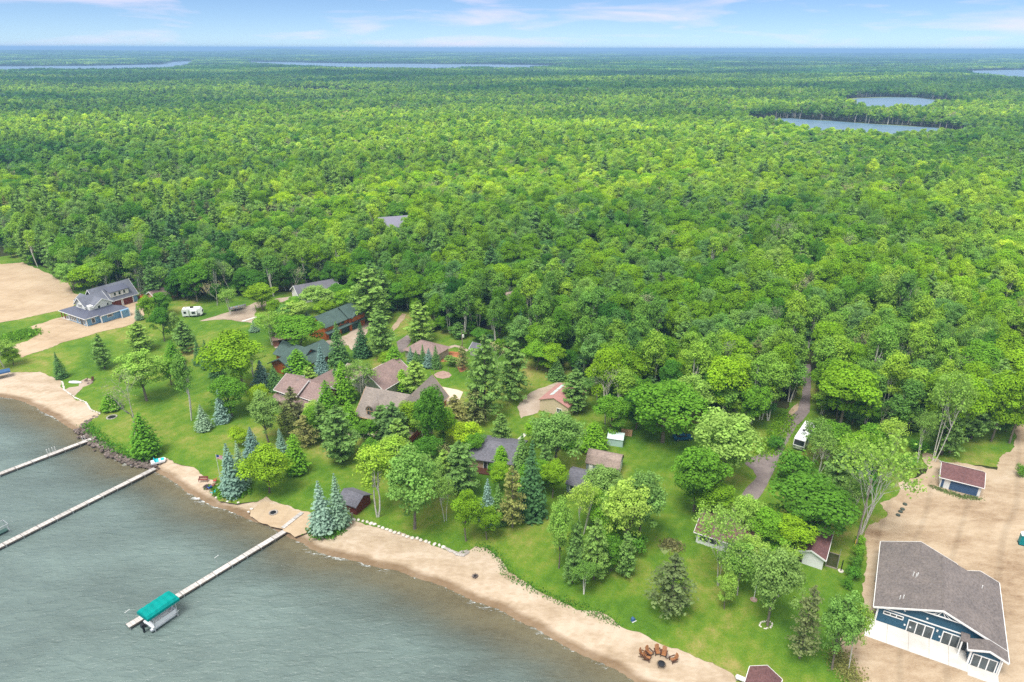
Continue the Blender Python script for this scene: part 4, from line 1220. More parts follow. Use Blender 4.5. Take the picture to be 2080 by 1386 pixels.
def window(T, axis, c, s, u, z, w, h, n=1, frame='white', glass='glass', t=0.11, name='window'):
    u0, u1 = u - w / 2, u + w / 2
    bars = [face_box(axis, c, s, u0 - t, u1 + t, z + h, z + h + t, -0.02, 0.09), face_box(axis, c, s, u0 - t, u1 + t, z - t, z, -0.02, 0.10),
            face_box(axis, c, s, u0 - t, u0, z, z + h, -0.02, 0.09), face_box(axis, c, s, u1, u1 + t, z, z + h, -0.02, 0.09)]
    for k in range(1, n):
        x = u0 + w * k / n
        bars.append(face_box(axis, c, s, x - t / 2, x + t / 2, z, z + h, -0.02, 0.08))
    f = mobj(name, join(*bars), M[frame], T)
    for k in range(n):
        a, b = u0 + w * k / n + (t / 2 if k else 0), u0 + w * (k + 1) / n - (t / 2 if k < n - 1 else 0)
        mobj('pane', face_box(axis, c, s, a + 0.005, b - 0.005, z + 0.005, z + h - 0.005, -0.01, 0.03), M[glass], f)
    return f

def panel(T, name, axis, c, s, u0, u1, z0, z1, mat, d=0.06):
    return mobj(name, face_box(axis, c, s, u0, u1, z0, z1, -0.02, d), M[mat], T)

def corner_boards(T, pts, z0, z1, mat='white', t=0.12):
    for x, y in pts:
        mobj('corner_board', box(x - t, x + t, y - t, y + t, z0, z1), M[mat], T)

LOT = math.radians(-29.5)
def frame_at(px, py, z=0): p = G(px, py, z); return (p[0], p[1], 0.05)

# --- new blue house with the white patio
T = thing('blue_house', 'new dark blue house with wide brown shingle roof and white patio doors', 'house', frame_at(1772, 1259), LOT)
lm('the new dark blue house', T.location)
W_, Dm, E_, Rz = 17.2, 13.6, 3.0, 6.35
sl = (Rz - E_) / (W_ / 2)
wall_gable(T, 0.35, W_ - 0.35, 0, Dm, E_ - 0.1, Rz - 0.12, 'y', 'navy_siding')
roof_gable(T, 0, W_, 0, Dm, E_, Rz, 'y', 'roof_grey', 'white', 0.35, 0.2, ova=0.55, ovb=0.0)
x2 = 5.6
wall_gable(T, 0.35, 10.6, Dm, 17.0, E_ - 0.1, E_ + sl * x2 - 0.12, 'y', 'navy_siding', xr=x2)
roof_gable(T, 0, 2 * x2, Dm, 17.0, E_, E_ + sl * x2, 'y', 'roof_grey', 'white', 0.35, 0.2, xr=x2, ova=0.0, ovb=0.5)
x3 = W_ - 2.6
wall_gable(T, W_ - 5.0, W_ - 0.35, Dm, 15.2, E_ - 0.1, E_ + sl * 2.6 - 0.12, 'y', 'navy_siding', xr=x3)
roof_gable(T, W_ - 5.2, W_, Dm, 15.2, E_, E_ + sl * 2.6, 'y', 'roof_grey', 'white', 0.35, 0.2, xr=x3, ova=0.0, ovb=0.5)
x4 = W_ - 2.2
wall_gable(T, W_ - 4.2, W_ - 0.5, -2.6, 0.0, E_ - 0.1, E_ + sl * 2.2 - 0.12, 'y', 'navy_siding', xr=x4)
roof_gable(T, W_ - 4.4, W_, -2.6, -0.55, E_, E_ + sl * 2.2, 'y', 'roof_grey', 'white', 0.35, 0.2, xr=x4, ova=0.45, ovb=0.0)
mobj('porch_roof', prism([(-1.6, E_ - 0.05), (-0.02, E_ + 0.25), (-0.02, E_ + 0.42), (-1.6, E_ + 0.12)], 'x', W_ - 5.6, W_ - 4.45), M['roof_grey'], T)
mobj('porch_post', box(W_ - 5.5, W_ - 5.3, -1.5, -1.3, 0, E_ - 0.06), M['white'], T)
panel(T, 'band_board', 'y', 0, -1, 0.35, W_ - 4.5, E_ - 0.12, E_ + 0.08, 'white', 0.09)
gx_, gz_ = W_ / 2, Rz - 0.15
tri = [prism([(gx_ - 2.6, gz_ - 2.6 * sl - 0.16), (gx_ + 2.6, gz_ - 2.6 * sl - 0.16), (gx_ + 2.6, gz_ - 2.6 * sl), (gx_ - 2.6, gz_ - 2.6 * sl)], 'y', -0.42, -0.30)]
for a in (-1.3, -0.55, 0.55, 1.3):
    tri.append(tube([(gx_, -0.36, gz_ - 0.05), (gx_ + a * 0.9, -0.36, gz_ - 2.6 * sl)], [0.06, 0.06], 4))
mobj('gable_truss', join(*tri), M['white'], T)
window(T, 'y', 0, -1, 2.6, 2.0, 2.6, 0.42, 3, t=0.13)
window(T, 'y', 0, -1, 6.5, 0.12, 3.3, 2.15, 3, glass='glass_pale', t=0.14, name='patio_door')
window(T, 'y', 0, -1, 11.2, 0.12, 3.3, 2.15, 3, glass='glass_pale', t=0.14, name='patio_door')
window(T, 'y', -2.6, -1, W_ - 2.35, 0.12, 2.9, 2.1, 3, glass='glass_pale', t=0.14, name='patio_door')
corner_boards(T, [(0.35, 0), (W_ - 4.2, -2.6), (W_ - 0.5, -2.6)], 0, E_ - 0.15)
for x, z in ((3.9, 3.7), (7.0, 3.6), (8.7, 2.0), (4.4, 1.0), (9.2, 1.0), (8.7, 1.9), (5.2, 0.9)):
    panel(T, 'wall_light' if z > 1.5 else 'wall_outlet', 'y', 0, -1, x - 0.12, x + 0.12, z, z + 0.24, 'white', 0.12)
for x, y, h in ((3.0, 1.6, 0.7), (3.45, 1.8, 0.7), (4.6, 7.6, 0.9), (5.0, 7.4, 0.7), (5.2, 7.7, 0.7), (14.6, 11.2, 0.55)):
    zz = E_ + sl * (x if x < W_ / 2 else W_ - x)
    mobj('vent_pipe', cyl(x, y, zz, zz + 0.2 + h, 0.07, 8), M['white'], T)
mobj('ridge_vent', prism([(W_ / 2 - 0.22, Rz + 0.14), (W_ / 2, Rz + 0.26), (W_ / 2 + 0.22, Rz + 0.14)], 'y', 0.3, Dm - 0.3), M['roof_grey'], T)
mobj('ridge_vent', prism([(x2 - 0.2, E_ + sl * x2 + 0.13), (x2, E_ + sl * x2 + 0.25), (x2 + 0.2, E_ + sl * x2 + 0.13)], 'y', Dm + 0.8, 17.2), M['roof_grey'], T)
mobj('downspout', box(W_ - 0.45, W_ - 0.3, -3.0, -2.75, 0.1, E_ - 0.2), M['white'], T)
panel(T, 'air_conditioner', 'x', 0.35, -1, 9.5, 10.4, 0.3, 1.2, 'silver', 0.7)
panel(T, 'meter_box', 'x', 0.35, -1, 6.4, 6.9, 0.9, 1.7, 'silver', 0.25)
pat = thing('concrete_patio', 'bright white concrete patio slab along the dark blue house', 'patio', T.location, LOT)
xs_ = [-0.9, 2.2, 5.2, 8.0, 10.6, 13.0]
for i in range(5):
    mobj('slab', box(xs_[i] + 0.02, xs_[i + 1] - 0.02, -4.4, -0.03, -0.2, 0.12), M['concrete'], pat)
mobj('slab', box(13.0, 16.9, -5.0, -2.64, -0.2, 0.12), M['concrete'], pat)

# --- garage with maroon roof
p = G(1907, 990)
T = thing('detached_garage', 'small garage with maroon roof and wide slate blue door', 'garage', (p[0], p[1], 0.05), LOT)
lm('the maroon roofed garage', (p[0] + 4, p[1]))
gable_house(T, 0, 7.2, 0, 6.4, 2.55, 4.0, 'x', 'white_siding', 'roof_maroon', ov=0.35)
panel(T, 'garage_door', 'y', 0, -1, 1.75, 6.7, 0.0, 2.15, 'blue_door')
panel(T, 'side_door', 'y', 0, -1, 0.2, 0.65, 0.0, 2.1, 'blue_door')

# --- white and blue house at the sand lot
p = G(178, 664)
A1 = math.radians(-31)
T = thing('two_storey_house', 'two storey white house with blue ground floor and dark wraparound porch roof', 'house', (p[0], p[1], 0.1), A1)
lm('the two storey white house', (p[0] - 2, p[1] + 8))
mobj('wall', box(-10.6, 0, 0, 11, -0.1, 2.9), M['blue_siding'], T)
mobj('wall', box(0.0, 1.3, 4.2, 10.4, -0.1, 2.6), M['blue_siding'], T)
mobj('wall', box(-3.0, 2.6, 10.4, 13.2, -0.1, 2.6), M['blue_siding'], T)
# skirt roof
def hip_skirt(name, xo0, xo1, yo0, yo1, zo, xi0, xi1, yi0, yi1, zi, mat):
    V = [(xo0, yo0, zo), (xo1, yo0, zo), (xo1, yo1, zo), (xo0, yo1, zo), (xi0, yi0, zi), (xi1, yi0, zi), (xi1, yi1, zi), (xi0, yi1, zi)]
    V += [(a, b, c - 0.14) for a, b, c in V]
    F = [(0, 1, 5, 4), (1, 2, 6, 5), (2, 3, 7, 6), (3, 0, 4, 7)]
    F += [tuple(i + 8 for i in reversed(f)) for f in F]
    F += [(1, 0, 8, 9), (2, 1, 9, 10), (3, 2, 10, 11), (0, 3, 11, 8)]
    return mobj(name, (V, F), M[mat], T)
hip_skirt('porch_roof', -15.6, 0.55, -0.6, 11.6, 2.75, -10.9, -2.4, 3.1, 10.6, 4.1, 'roof_metal')
hip_skirt('side_roof', -2.6, 1.8, 3.9, 13.7, 2.7, -2.55, -1.6, 6, 11, 3.7, 'roof_metal')
mobj('fascia', join(box(-15.65, 0.6, -0.68, -0.6, 2.58, 2.78), box(0.55, 0.63, -0.6, 3.9, 2.58, 2.78), box(1.8, 1.88, 3.9, 13.7, 2.5, 2.72)), M['white'], T)
for x in (-15.2, -13.2):
    for y in (0.0, 5.0, 10.0): mobj('porch_post', box(x - 0.12, x + 0.12, y - 0.12, y + 0.12, 0, 2.6), M['redwood'], T)
mobj('porch_floor', box(-15.4, -10.62, -0.3, 11, -0.1, 0.12), M['concrete'], T)
mobj('upper_wall', box(-10.7, -2.6, 3.3, 10.4, 2.8, 5.4), M['white_siding'], T)
wall_gable(T, -10.5, -4.6, 2.9, 5, 5.3, 7.7, 'y', 'white_siding', 2.8)
roof_gable(T, -10.5, -4.6, 2.9, 10.5, 5.3, 7.7, 'y', 'roof_dark', 'white', 0.45, 0.18)
wall_gable(T, -4.5, -2.4, 4.6, 10.6, 5.2, 7.0, 'x', 'white_siding', 2.8)
roof_gable(T, -8.0, -2.4, 4.6, 10.6, 5.2, 7.0, 'x', 'roof_dark', 'white', 0.45, 0.18)
wall_gable(T, -14.4, -10.6, 5.0, 9.6, 5.0, 6.6, 'x', 'white_siding', 2.8)
roof_gable(T, -14.4, -7.4, 5.0, 9.6, 5.0, 6.6, 'x', 'roof_dark', 'white', 0.4, 0.18)
# garage wing with dormer
wall_gable(T, -17.6, -9.4, 10.6, 23.6, 3.0, 7.5, 'y', 'blue_siding')
roof_gable(T, -17.6, -9.4, 9.6, 23.6, 3.0, 7.5, 'y', 'roof_dark', 'white', 0.45, 0.18)
mobj('dormer_wall', prism([(-12.6, 4.0), (-9.9, 3.6), (-9.9, 5.55), (-12.6, 6.6)], 'y', 14.6, 21.2), M['white_siding'], T)
mobj('dormer_roof', prism([(-13.6, 7.0), (-9.5, 5.55), (-9.5, 5.72), (-13.6, 7.2)], 'y', 14.2, 21.6), M['roof_metal'], T)
for y in (16.2, 17.9, 19.6): window(T, 'x', -9.9, 1, y, 4.15, 0.7, 1.1)
for y0 in (13.9, 18.1):
    panel(T, 'garage_door', 'x', -9.4, 1, y0 + 0.2, y0 + 3.6, 0, 2.4, 'brown_door')
    for a, b in ((y0 - 0.15, y0 + 0.19), (y0 + 3.61, y0 + 3.95)): panel(T, 'door_trim', 'x', -9.4, 1, a, b, 0, 2.75, 'white', 0.1)
    panel(T, 'door_trim', 'x', -9.4, 1, y0 + 0.2, y0 + 3.6, 2.41, 2.75, 'white', 0.1)
mobj('deck', box(-10.0, -7.0, 24.2, 26.6, -0.1, 1.6), M['log'], T)
for u in (-9.6, -8.5, -7.4, -6.4): window(T, 'y', 0, -1, u, 0.5, 0.75, 1.6)
window(T, 'y', 0, -1, -4.5, 0.5, 0.8, 1.6); window(T, 'y', 0, -1, -1.4, 0.5, 0.8, 1.6)
panel(T, 'entry_door', 'y', 0, -1, -3.6, -2.3, 0.0, 2.2, 'glass', 0.05)
window(T, 'x', 0, 1, 2.2, 0.6, 1.0, 1.5); window(T, 'x', 1.3, 1, 7.2, 1.5, 1.7, 0.6); window(T, 'y', 4.2, -1, 0.65, 1.5, 0.5, 0.7)
for u in (-8.3, -7.55, -6.8): window(T, 'y', 2.9, -1, u, 4.3, 0.5, 1.1, frame='white')
window(T, 'x', -2.4, 1, 6.2, 3.9, 0.8, 1.0); window(T, 'x', -2.4, 1, 9.2, 4.1, 0.6, 0.9); window(T, 'y', 5.0, -1, -12.6, 3.9, 0.8, 0.9)
corner_boards(T, [(0, 0), (1.3, 4.2), (2.6, 10.4), (2.6, 13.2), (-10.6, 0)], 0, 2.5)

# --- little house with red brown roof beside it
p = G(300, 612)
T = thing('small_cottage', 'small cottage with dull red roof half hidden by young trees', 'house', (p[0], p[1], 0.05), math.radians(-31))
lm('the small red roofed cottage', p)
gable_house(T, 0, 5, 0, 9, 2.4, 4.0, 'y', 'trimwood', 'roof_mauve', ov=0.4)
gable_house(T, -5.5, 0, 3, 8, 2.2, 3.4, 'x', 'brickred', 'roof_mauve', ov=0.3)

# --- log lodge with green roof and garage doors
a, b = G(664, 692), G(731, 660)
A2 = math.radians(57.3 - 90)
T = thing('log_garage', 'orange log garage with green shingle roof and dark green doors', 'garage', (a[0], a[1], 0.05), A2)
lm('the orange log garage', a)
# local: wall with doors faces +x, runs along +y
gable_house(T, -8, 0, 0, 16, 4.6, 7.2, 'y', 'log', 'roof_green', trim='roof_green', ov=0.5)
gable_house(T, -6.6, 0.6, 9.6, 16.6, 4.9, 7.5, 'y', 'log', 'roof_green', trim='roof_green', ov=0.5)
mobj('pent_roof', prism([(0.05, 2.75), (1.3, 2.35), (1.3, 2.5), (0.05, 2.95)], 'y', -0.5, 16.8), M['roof_green'], T)
for y0 in (1.0, 6.4, 10.6): panel(T, 'garage_door', 'x', 0 if y0 < 9 else 0.6, 1, y0, y0 + (3.6 if y0 > 5 else 2.6), 0, 2.3, 'green_door', 0.09)
panel(T, 'entry_door', 'x', 0, 1, 4.4, 5.3, 0, 2.1, 'redwood', 0.12)
for y in (5.4, 7.2): window(T, 'x', 0, 1, y, 3.4, 1.1, 0.9, 2, frame='green_door')
window(T, 'x', 0.6, 1, 11.4, 3.6, 1.1, 0.9, 2, frame='green_door')
wall_gable(T, 0, 1.0, 10.5, 14.5, 4.3, 5.4, 'x', 'log', 3.0)
roof_gable(T, -1.5, 1.0, 10.5, 14.5, 4.5, 5.6, 'x', 'roof_green', 'roof_green', 0.4)

# --- green roofed log house
p = G(578, 762)
T = thing('log_house', 'orange log house with deep green hipped shingle roof', 'house', (p[0], p[1], 0.05), math.radians(-32))
lm('the green roofed log house', p)
gable_house(T, -5, 4.0, 0, 15, 2.7, 5.0, 'y', 'log', 'roof_green', trim='roof_green', ov=0.8)
gable_house(T, -9, 1.5, 5, 12, 2.8, 5.2, 'x', 'log', 'roof_green', trim='roof_green', ov=0.6)
window(T, 'x', 4.0, 1, 3.0, 0.8, 1.4, 1.2, 2, frame='trimwood'); window(T, 'x', 4.0, 1, 8.0, 0.8, 1.4, 1.2, 2, frame='trimwood')
window(T, 'y', 0, -1, 1.0, 0.3, 2.4, 2.0, 3, frame='redwood', name='patio_door')
p = G(628, 742)
T = thing('log_shed', 'small orange log shed with green roof behind the blue spruce', 'shed', (p[0], p[1], 0.05), math.radians(-32))
gable_house(T, -3.2, 2.8, 0, 5.4, 2.3, 3.7, 'y', 'log', 'roof_green', trim='roof_green', ov=0.5)
# --- open brick shed
p = G(556, 706)
T = thing('brick_shelter', 'small flat roofed brown brick shelter with dark open front', 'shelter', (p[0], p[1], 0.05), math.radians(22))
lm('the brick shelter', p)
mobj('wall', box(0, 0.25, 0, 4.5, -0.1, 2.2), M['brickred'], T)
mobj('wall', box(4.9, 5.15, 0, 4.5, -0.1, 2.2), M['brickred'], T)
mobj('wall', box(0.25, 4.9, 4.25, 4.5, -0.1, 2.2), M['brickred'], T)
mobj('wall', box(0.25, 1.7, 0, 0.25, -0.1, 2.2), M['brickred'], T)
mobj('roof', prism([(-0.4, 2.2), (4.8, 2.7), (4.8, 2.86), (-0.4, 2.38)], 'x', -0.3, 5.45), M['brickpave'], T)
mobj('post', box(3.3, 3.45, 0.05, 0.2, 0, 2.3), M['chairdark'], T)
mobj('floor', box(0.25, 4.9, -1.0, 4.25, -0.1, 0.12), M['tan_concrete'], T)

# --- mauve roofed house with white trim
p = G(566, 822)
A3 = math.radians(-31)
T = thing('mauve_roof_house', 'two storey house with mauve shingle roofs and white window trim', 'house', (p[0], p[1], 0.05), A3)
lm('the mauve roofed house', (p[0] + 6, p[1]))
gable_house(T, 0, 7.0, 0.0, 8.5, 4.5, 6.9, 'x', 'brickred', 'roof_mauve', ov=0.55)
gable_house(T, 7.02, 12.8, 1.2, 8.2, 4.2, 6.5, 'x', 'brickred', 'roof_mauve', ov=0.55, ova=0.0)
gable_house(T, 5.0, 10.0, 5.0, 13.0, 4.4, 6.7, 'y', 'brickred', 'roof_mauve', ov=0.45)
mobj('lower_roof', prism([(-2.6, 2.2), (1.15, 3.3), (1.15, 3.48), (-2.6, 2.36)], 'x', 5.4, 13.4), M['roof_mauve'], T)
mobj('lower_wall', box(5.8, 12.9, -2.1, 1.2, -0.1, 2.35), M['brickred'], T)
mobj('lower_roof', prism([(-1.8, 2.3), (-0.02, 3.0), (-0.02, 3.16), (-1.8, 2.46)], 'x', -0.6, 5.4), M['roof_mauve'], T)
window(T, 'y', 0, -1, 2.2, 3.3, 2.6, 1.0, 3); window(T, 'y', 1.2, -1, 10.0, 3.35, 2.8, 0.85, 4)
window(T, 'y', -2.1, -1, 9.3, 0.6, 2.2, 1.2, 3)
for x, y in ((4.4, 3.5), (4.1, 6.0)):
    mobj('vent_pipe', cyl(x, y, 5.3, 6.9, 0.12, 8), M['silver'], T)

# --- tan roofed garage behind the birches
p = G(757, 806)
T = thing('sage_garage', 'tall garage with brown roof and pale grey green gable wall', 'garage', (p[0], p[1], 0.05), math.radians(-31))
lm('the grey green garage', p)
gable_house(T, -6.2, 4.0, 0, 11.5, 3.3, 6.6, 'y', 'sage', 'roof_mauve', ov=0.5)
gable_house(T, -12.5, -6.2, 1.5, 8, 2.6, 4.6, 'x', 'sage', 'roof_mauve', ov=0.4)

# --- large brown house with arched window
p = G(727, 864)
T = thing('arched_window_house', 'large grey brown roofed house with arched window and red cedar walls', 'house', (p[0], p[1], 0.05), math.radians(-20))
lm('the house with the arched window', (p[0] + 8, p[1] + 3))
gable_house(T, 0, 12.0, 0, 11.5, 3.0, 7.6, 'x', 'redwood', 'roof_brown', trim='trimwood', ov=0.5)
gable_house(T, 8.2, 16.2, -4.0, 16.5, 3.1, 7.9, 'y', 'redwood', 'roof_brown', trim='trimwood', ov=0.55)
gable_house(T, 6.4, 10.2, -0.6, 5.5, 3.6, 6.0, 'y', 'trimwood', 'roof_brown', trim='redwood', ov=0.35)
arch = [(3.7 + 1.05 * math.cos(t), 4.55 + 1.15 * math.sin(t)) for t in np.linspace(0, math.pi, 13)] + [(2.65, 3.5), (4.75, 3.5)]
ar2 = [(3.7 + 0.82 * math.cos(t), 4.55 + 0.9 * math.sin(t)) for t in np.linspace(0, math.pi, 13)] + [(2.88, 3.62), (4.52, 3.62)]
mobj('dormer', prism(arch, 'y', 0.25, 4.6), M['trimwood'], T)
arc3 = [(3.7 + 1.3 * math.cos(t), 4.55 + 1.4 * math.sin(t)) for t in np.linspace(0, math.pi, 13)]
arc4 = [(3.7 + 1.08 * math.cos(t), 4.55 + 1.18 * math.sin(t)) for t in np.linspace(math.pi, 0, 13)]
V, F = [], []
for k in range(13):
    for y in (0.1, 4.4):
        V += [(arc3[k][0], y, arc3[k][1]), (arc4[12 - k][0], y, arc4[12 - k][1])]
for k in range(12):
    o = 4 * k
    F += [(o, o + 4, o + 6, o + 2), (o + 1, o + 3, o + 7, o + 5), (o, o + 1, o + 5, o + 4), (o + 2, o + 6, o + 7, o + 3)]
mobj('dormer_roof', (V, F), M['roof_brown'], T)
w = mobj('arched_window', prism(ar2, 'y', 0.18, 0.26), M['glass'], T)
mobj('mullion', join(box(3.66, 3.74, 0.12, 0.2, 3.62, 5.4), box(2.9, 4.5, 0.12, 0.2, 4.5, 4.58)), M['trimwood'], w)
window(T, 'y', 0, -1, 3.4, 0.3, 2.6, 2.0, 3, frame='trimwood', name='patio_door')
window(T, 'y', -4.0, -1, 12.2, 0.4, 3.4, 2.2, 4, frame='trimwood')
window(T, 'y', -4.0, -1, 12.2, 3.6, 2.4, 1.8, 3, frame='trimwood')
for x, y in ((10.4, 7.0), (11.2, 3.4)): mobj('vent_pipe', cyl(x, y, 5.2, 6.7, 0.09, 8), M['black'], T)
pt = thing('stone_patio', 'pale stone patio in front of the arched window house', 'patio', (p[0], p[1], 0.08), math.radians(-20))
for i in range(3):
    for j in range(2): mobj('slab', box(-0.6 + i * 2.4, 1.77 - 0.6 + i * 2.4 + 0.6, -5.0 + j * 2.3, -2.73 + j * 2.3, -0.1, 0.06), M['tan_concrete'], pt)
tb = thing('patio_table', 'round dark green table with grill on the stone patio', 'table', (p[0] + 1.4, p[1] - 2.6, 0.14))
mobj('tabletop', cyl(0, 0, 0.70, 0.76, 0.7, 14), M['green_door'], tb); mobj('leg', cyl(0, 0, 0, 0.7, 0.06, 6), M['black'], tb); mobj('base', cyl(0, 0, 0, 0.05, 0.35, 10), M['black'], tb)
gr = thing('barbecue_grill', 'black barbecue grill standing on the stone patio', 'grill', (p[0] + 3.3, p[1] - 3.6, 0.14))
mobj('cabinet', box(-0.55, 0.55, -0.3, 0.3, 0.1, 0.85), M['black'], gr); mobj('lid', prism([(-0.3, 0.86), (0.3, 0.86), (0.22, 1.2), (-0.1, 1.25)], 'x', -0.5, 0.5), M['black'], gr); mobj('side_shelf', box(0.56, 0.95, -0.25, 0.25, 0.8, 0.84), M['silver'], gr)

# --- grey tan house behind, with gazebo roof
p = G(824, 727)
T = thing('hipped_house', 'low house with pinkish tan hipped roof behind a row of small spruces', 'house', (p[0], p[1], 0.05), math.radians(-30))
lm('the tan hipped house', (p[0] + 5, p[1]))
mobj('wall', box(0, 10, 0, 8, -0.1, 2.6), M['sage'], T)
V = [(-0.6, -0.6, 2.6), (10.6, -0.6, 2.6), (10.6, 8.6, 2.6), (-0.6, 8.6, 2.6), (3.0, 4.0, 4.7), (7.0, 4.0, 4.7)]
mobj('roof', (V, [(0, 1, 5, 4), (1, 2, 5), (2, 3, 4, 5), (3, 0, 4), (3, 2, 1, 0)]), M['roof_mauve'], T)
for u in (2.0, 5.0, 8.0): window(T, 'y', 0, -1, u, 0.9, 1.6, 1.2, 2)
p = G(955, 722)
T = thing('garden_shed', 'small grey roofed garden shed beside the curved gravel path', 'shed', (p[0], p[1], 0.05), math.radians(-30))
gable_house(T, 0, 4, 0, 4, 2.2, 3.4, 'x', 'sage', 'roof_slate', ov=0.3)

# --- ranch house
p = G(976, 952)
T = thing('ranch_house', 'low tan house with slate grey shingle roof among spruces', 'house', (p[0], p[1], 0.05), math.radians(-14))
lm('the slate roofed ranch house', (p[0] + 4, p[1] + 4))
gable_house(T, -3, 7.8, 0, 9.2, 2.6, 4.4, 'x', 'tan_wall', 'roof_slate', trim='roof_slate', ov=0.6)
window(T, 'y', 0, -1, 1.6, 0.15, 1.7, 2.0, 2, name='patio_door'); window(T, 'y', 0, -1, 4.6, 0.9, 1.6, 1.1, 3)
mobj('deck', box(-1, 4.2, -2.2, -0.05, 0.0, 0.22), M['chairdark'], T)

# --- red roofed metal shed
p = G(1096, 834)
T = thing('metal_shed', 'beige metal shed with faded red roof and skylight strip', 'shed', (p[0], p[1], 0.05), math.radians(-31))
lm('the red roofed metal shed', p)
gable_house(T, 0, 8.0, 0, 10, 3.1, 4.6, 'y', 'beige_wall', 'roof_red', trim=None, ov=0.25)
sr = (4.6 - 3.1) / 4
for k in range(4):
    y0 = 2.2 + k * 1.7
    mobj('skylight', prism([(1.6, 3.1 + sr * 1.6 + 0.17), (2.7, 3.1 + sr * 2.7 + 0.17), (2.7, 3.1 + sr * 2.7 + 0.21), (1.6, 3.1 + sr * 1.6 + 0.21)], 'y', y0, y0 + 1.4), M['aqua_roof'], T)
window(T, 'y', 0, -1, 5.6, 1.0, 1.2, 1.0, 2)

# --- pale aqua metal shed
p = G(1233, 905)
T = thing('aqua_shed', 'small pale aqua metal shed with arched low roof', 'shed', (p[0], p[1], 0.05), math.radians(-16))
lm('the pale aqua shed', p)
mobj('wall', box(0, 3.6, 0, 3.2, -0.1, 1.9), M['aqua_wall'], T)
mobj('roof', prism([(-0.15, 1.88), (1.0, 2.5), (2.2, 2.5), (3.35, 1.88), (3.35, 1.96), (2.25, 2.58), (0.95, 2.58), (-0.15, 1.96)], 'x', -0.1, 3.7), M['aqua_roof'], T)
mobj('gable_wall', prism([(0, 1.86), (3.2, 1.86), (2.2, 2.46), (1.0, 2.46)], 'x', 0.02, 3.58), M['aqua_wall'], T)
p = G(1258, 893)
wb = thing('wood_rack', 'stack of tan boards behind the pale aqua shed', 'lumber', (p[0] + 0.6, p[1] + 1.8, 0.05), math.radians(-16))
for k in range(4): mobj('plank', box(0, 2.6, 0.1 * k, 1.1 + 0.1 * k, 0.05 + k * 0.28, 0.28 + k * 0.28), M['trimwood'], wb)

# --- gambrel barn shed
def gambrel(T, x0, x1, y0, y1, ze, roof, wall, ov=0.2):
    w = y1 - y0; m = (y0 + y1) / 2
    prof = [(y0 - ov, ze - 0.1), (y0 + w * 0.2, ze + 1.35), (m, ze + 1.95), (y1 - w * 0.2, ze + 1.35), (y1 + ov, ze - 0.1)]
    mobj('roof', prism(prof + [(a, b - 0.14) for a, b in reversed(prof)], 'x', x0 - ov, x1 + ov), M[roof], T)
    mobj('wall', prism([(y0, -0.1), (y1, -0.1), (y1, ze - 0.05), (y1 - w * 0.2, ze + 1.2), (m, ze + 1.78), (y0 + w * 0.2, ze + 1.2), (y0, ze - 0.05)], 'x', x0, x1), M[wall], T)
p = G(1190, 955)
T = thing('barn_shed', 'barn shaped shed with weathered brown gambrel roof and white door', 'shed', (p[0], p[1], 0.05), math.radians(-20))
lm('the brown gambrel shed', p)
gambrel(T, 0, 7.2, 0, 4.6, 2.0, 'roof_gambrel', 'grey_siding')
panel(T, 'door', 'y', 0, -1, 0.6, 1.5, 0, 1.9, 'white', 0.06); window(T, 'y', 0.0, -1, 1.05, 1.1, 0.4, 0.5, 1, t=0.05)
panel(T, 'double_door', 'x', 7.2, 1, 1.2, 3.4, 0, 2.0, 'white', 0.05)
p = G(1150, 1000)
T = thing('grey_barn', 'grey gambrel roofed shed mostly hidden behind leafy trees', 'shed', (p[0], p[1], 0.05), math.radians(-24))
lm('the grey gambrel shed', (p[0] + 4, p[1]))
gambrel(T, 0, 7.0, 0, 5.6, 2.2, 'roof_slate', 'grey_siding')
window(T, 'y', 0, -1, 1.6, 0.9, 1.6, 1.0, 2); window(T, 'y', 0, -1, 5.2, 0.9, 1.4, 1.0, 2)

# --- maroon cottage by the road
p = G(1413, 1102)
T = thing('maroon_cottage', 'L shaped cottage with maroon roof under spreading oak crowns', 'house', (p[0], p[1], 0.05), math.radians(-30))
lm('the maroon cottage', (p[0] + 12, p[1] - 3))
gable_house(T, 0, 9.5, 0, 6.6, 2.5, 3.9, 'x', 'white_siding', 'roof_maroon', ov=0.45)
panel(T, 'porch_opening', 'y', 0, -1, 0.6, 4.2, 0.9, 2.2, 'glass', 0.04)
for x in (0.5, 2.4, 4.3): panel(T, 'porch_post', 'y', 0, -1, x - 0.1, x + 0.1, 0, 2.4, 'white', 0.12)
window(T, 'y', 0, -1, 6.8, 0.8, 2.2, 1.3, 3)
p = G(1634, 1147)
T = thing('maroon_guesthouse', 'narrow white cabin with maroon roof beside the vegetable trellis', 'cabin', (p[0], p[1], 0.05), math.radians(-31))
lm('the narrow white cabin', (p[0] + 2, p[1] + 3))
gable_house(T, -1.6, 2.9, 0.0, 8.6, 2.5, 3.5, 'y', 'white_siding', 'roof_maroon', ov=0.35)
panel(T, 'doorway', 'y', 0, -1, -1.3, -0.5, 0, 2.0, 'shadowdark', 0.04)
window(T, 'x', 2.9, 1, 4.5, 1.1, 1.4, 1.0, 2)

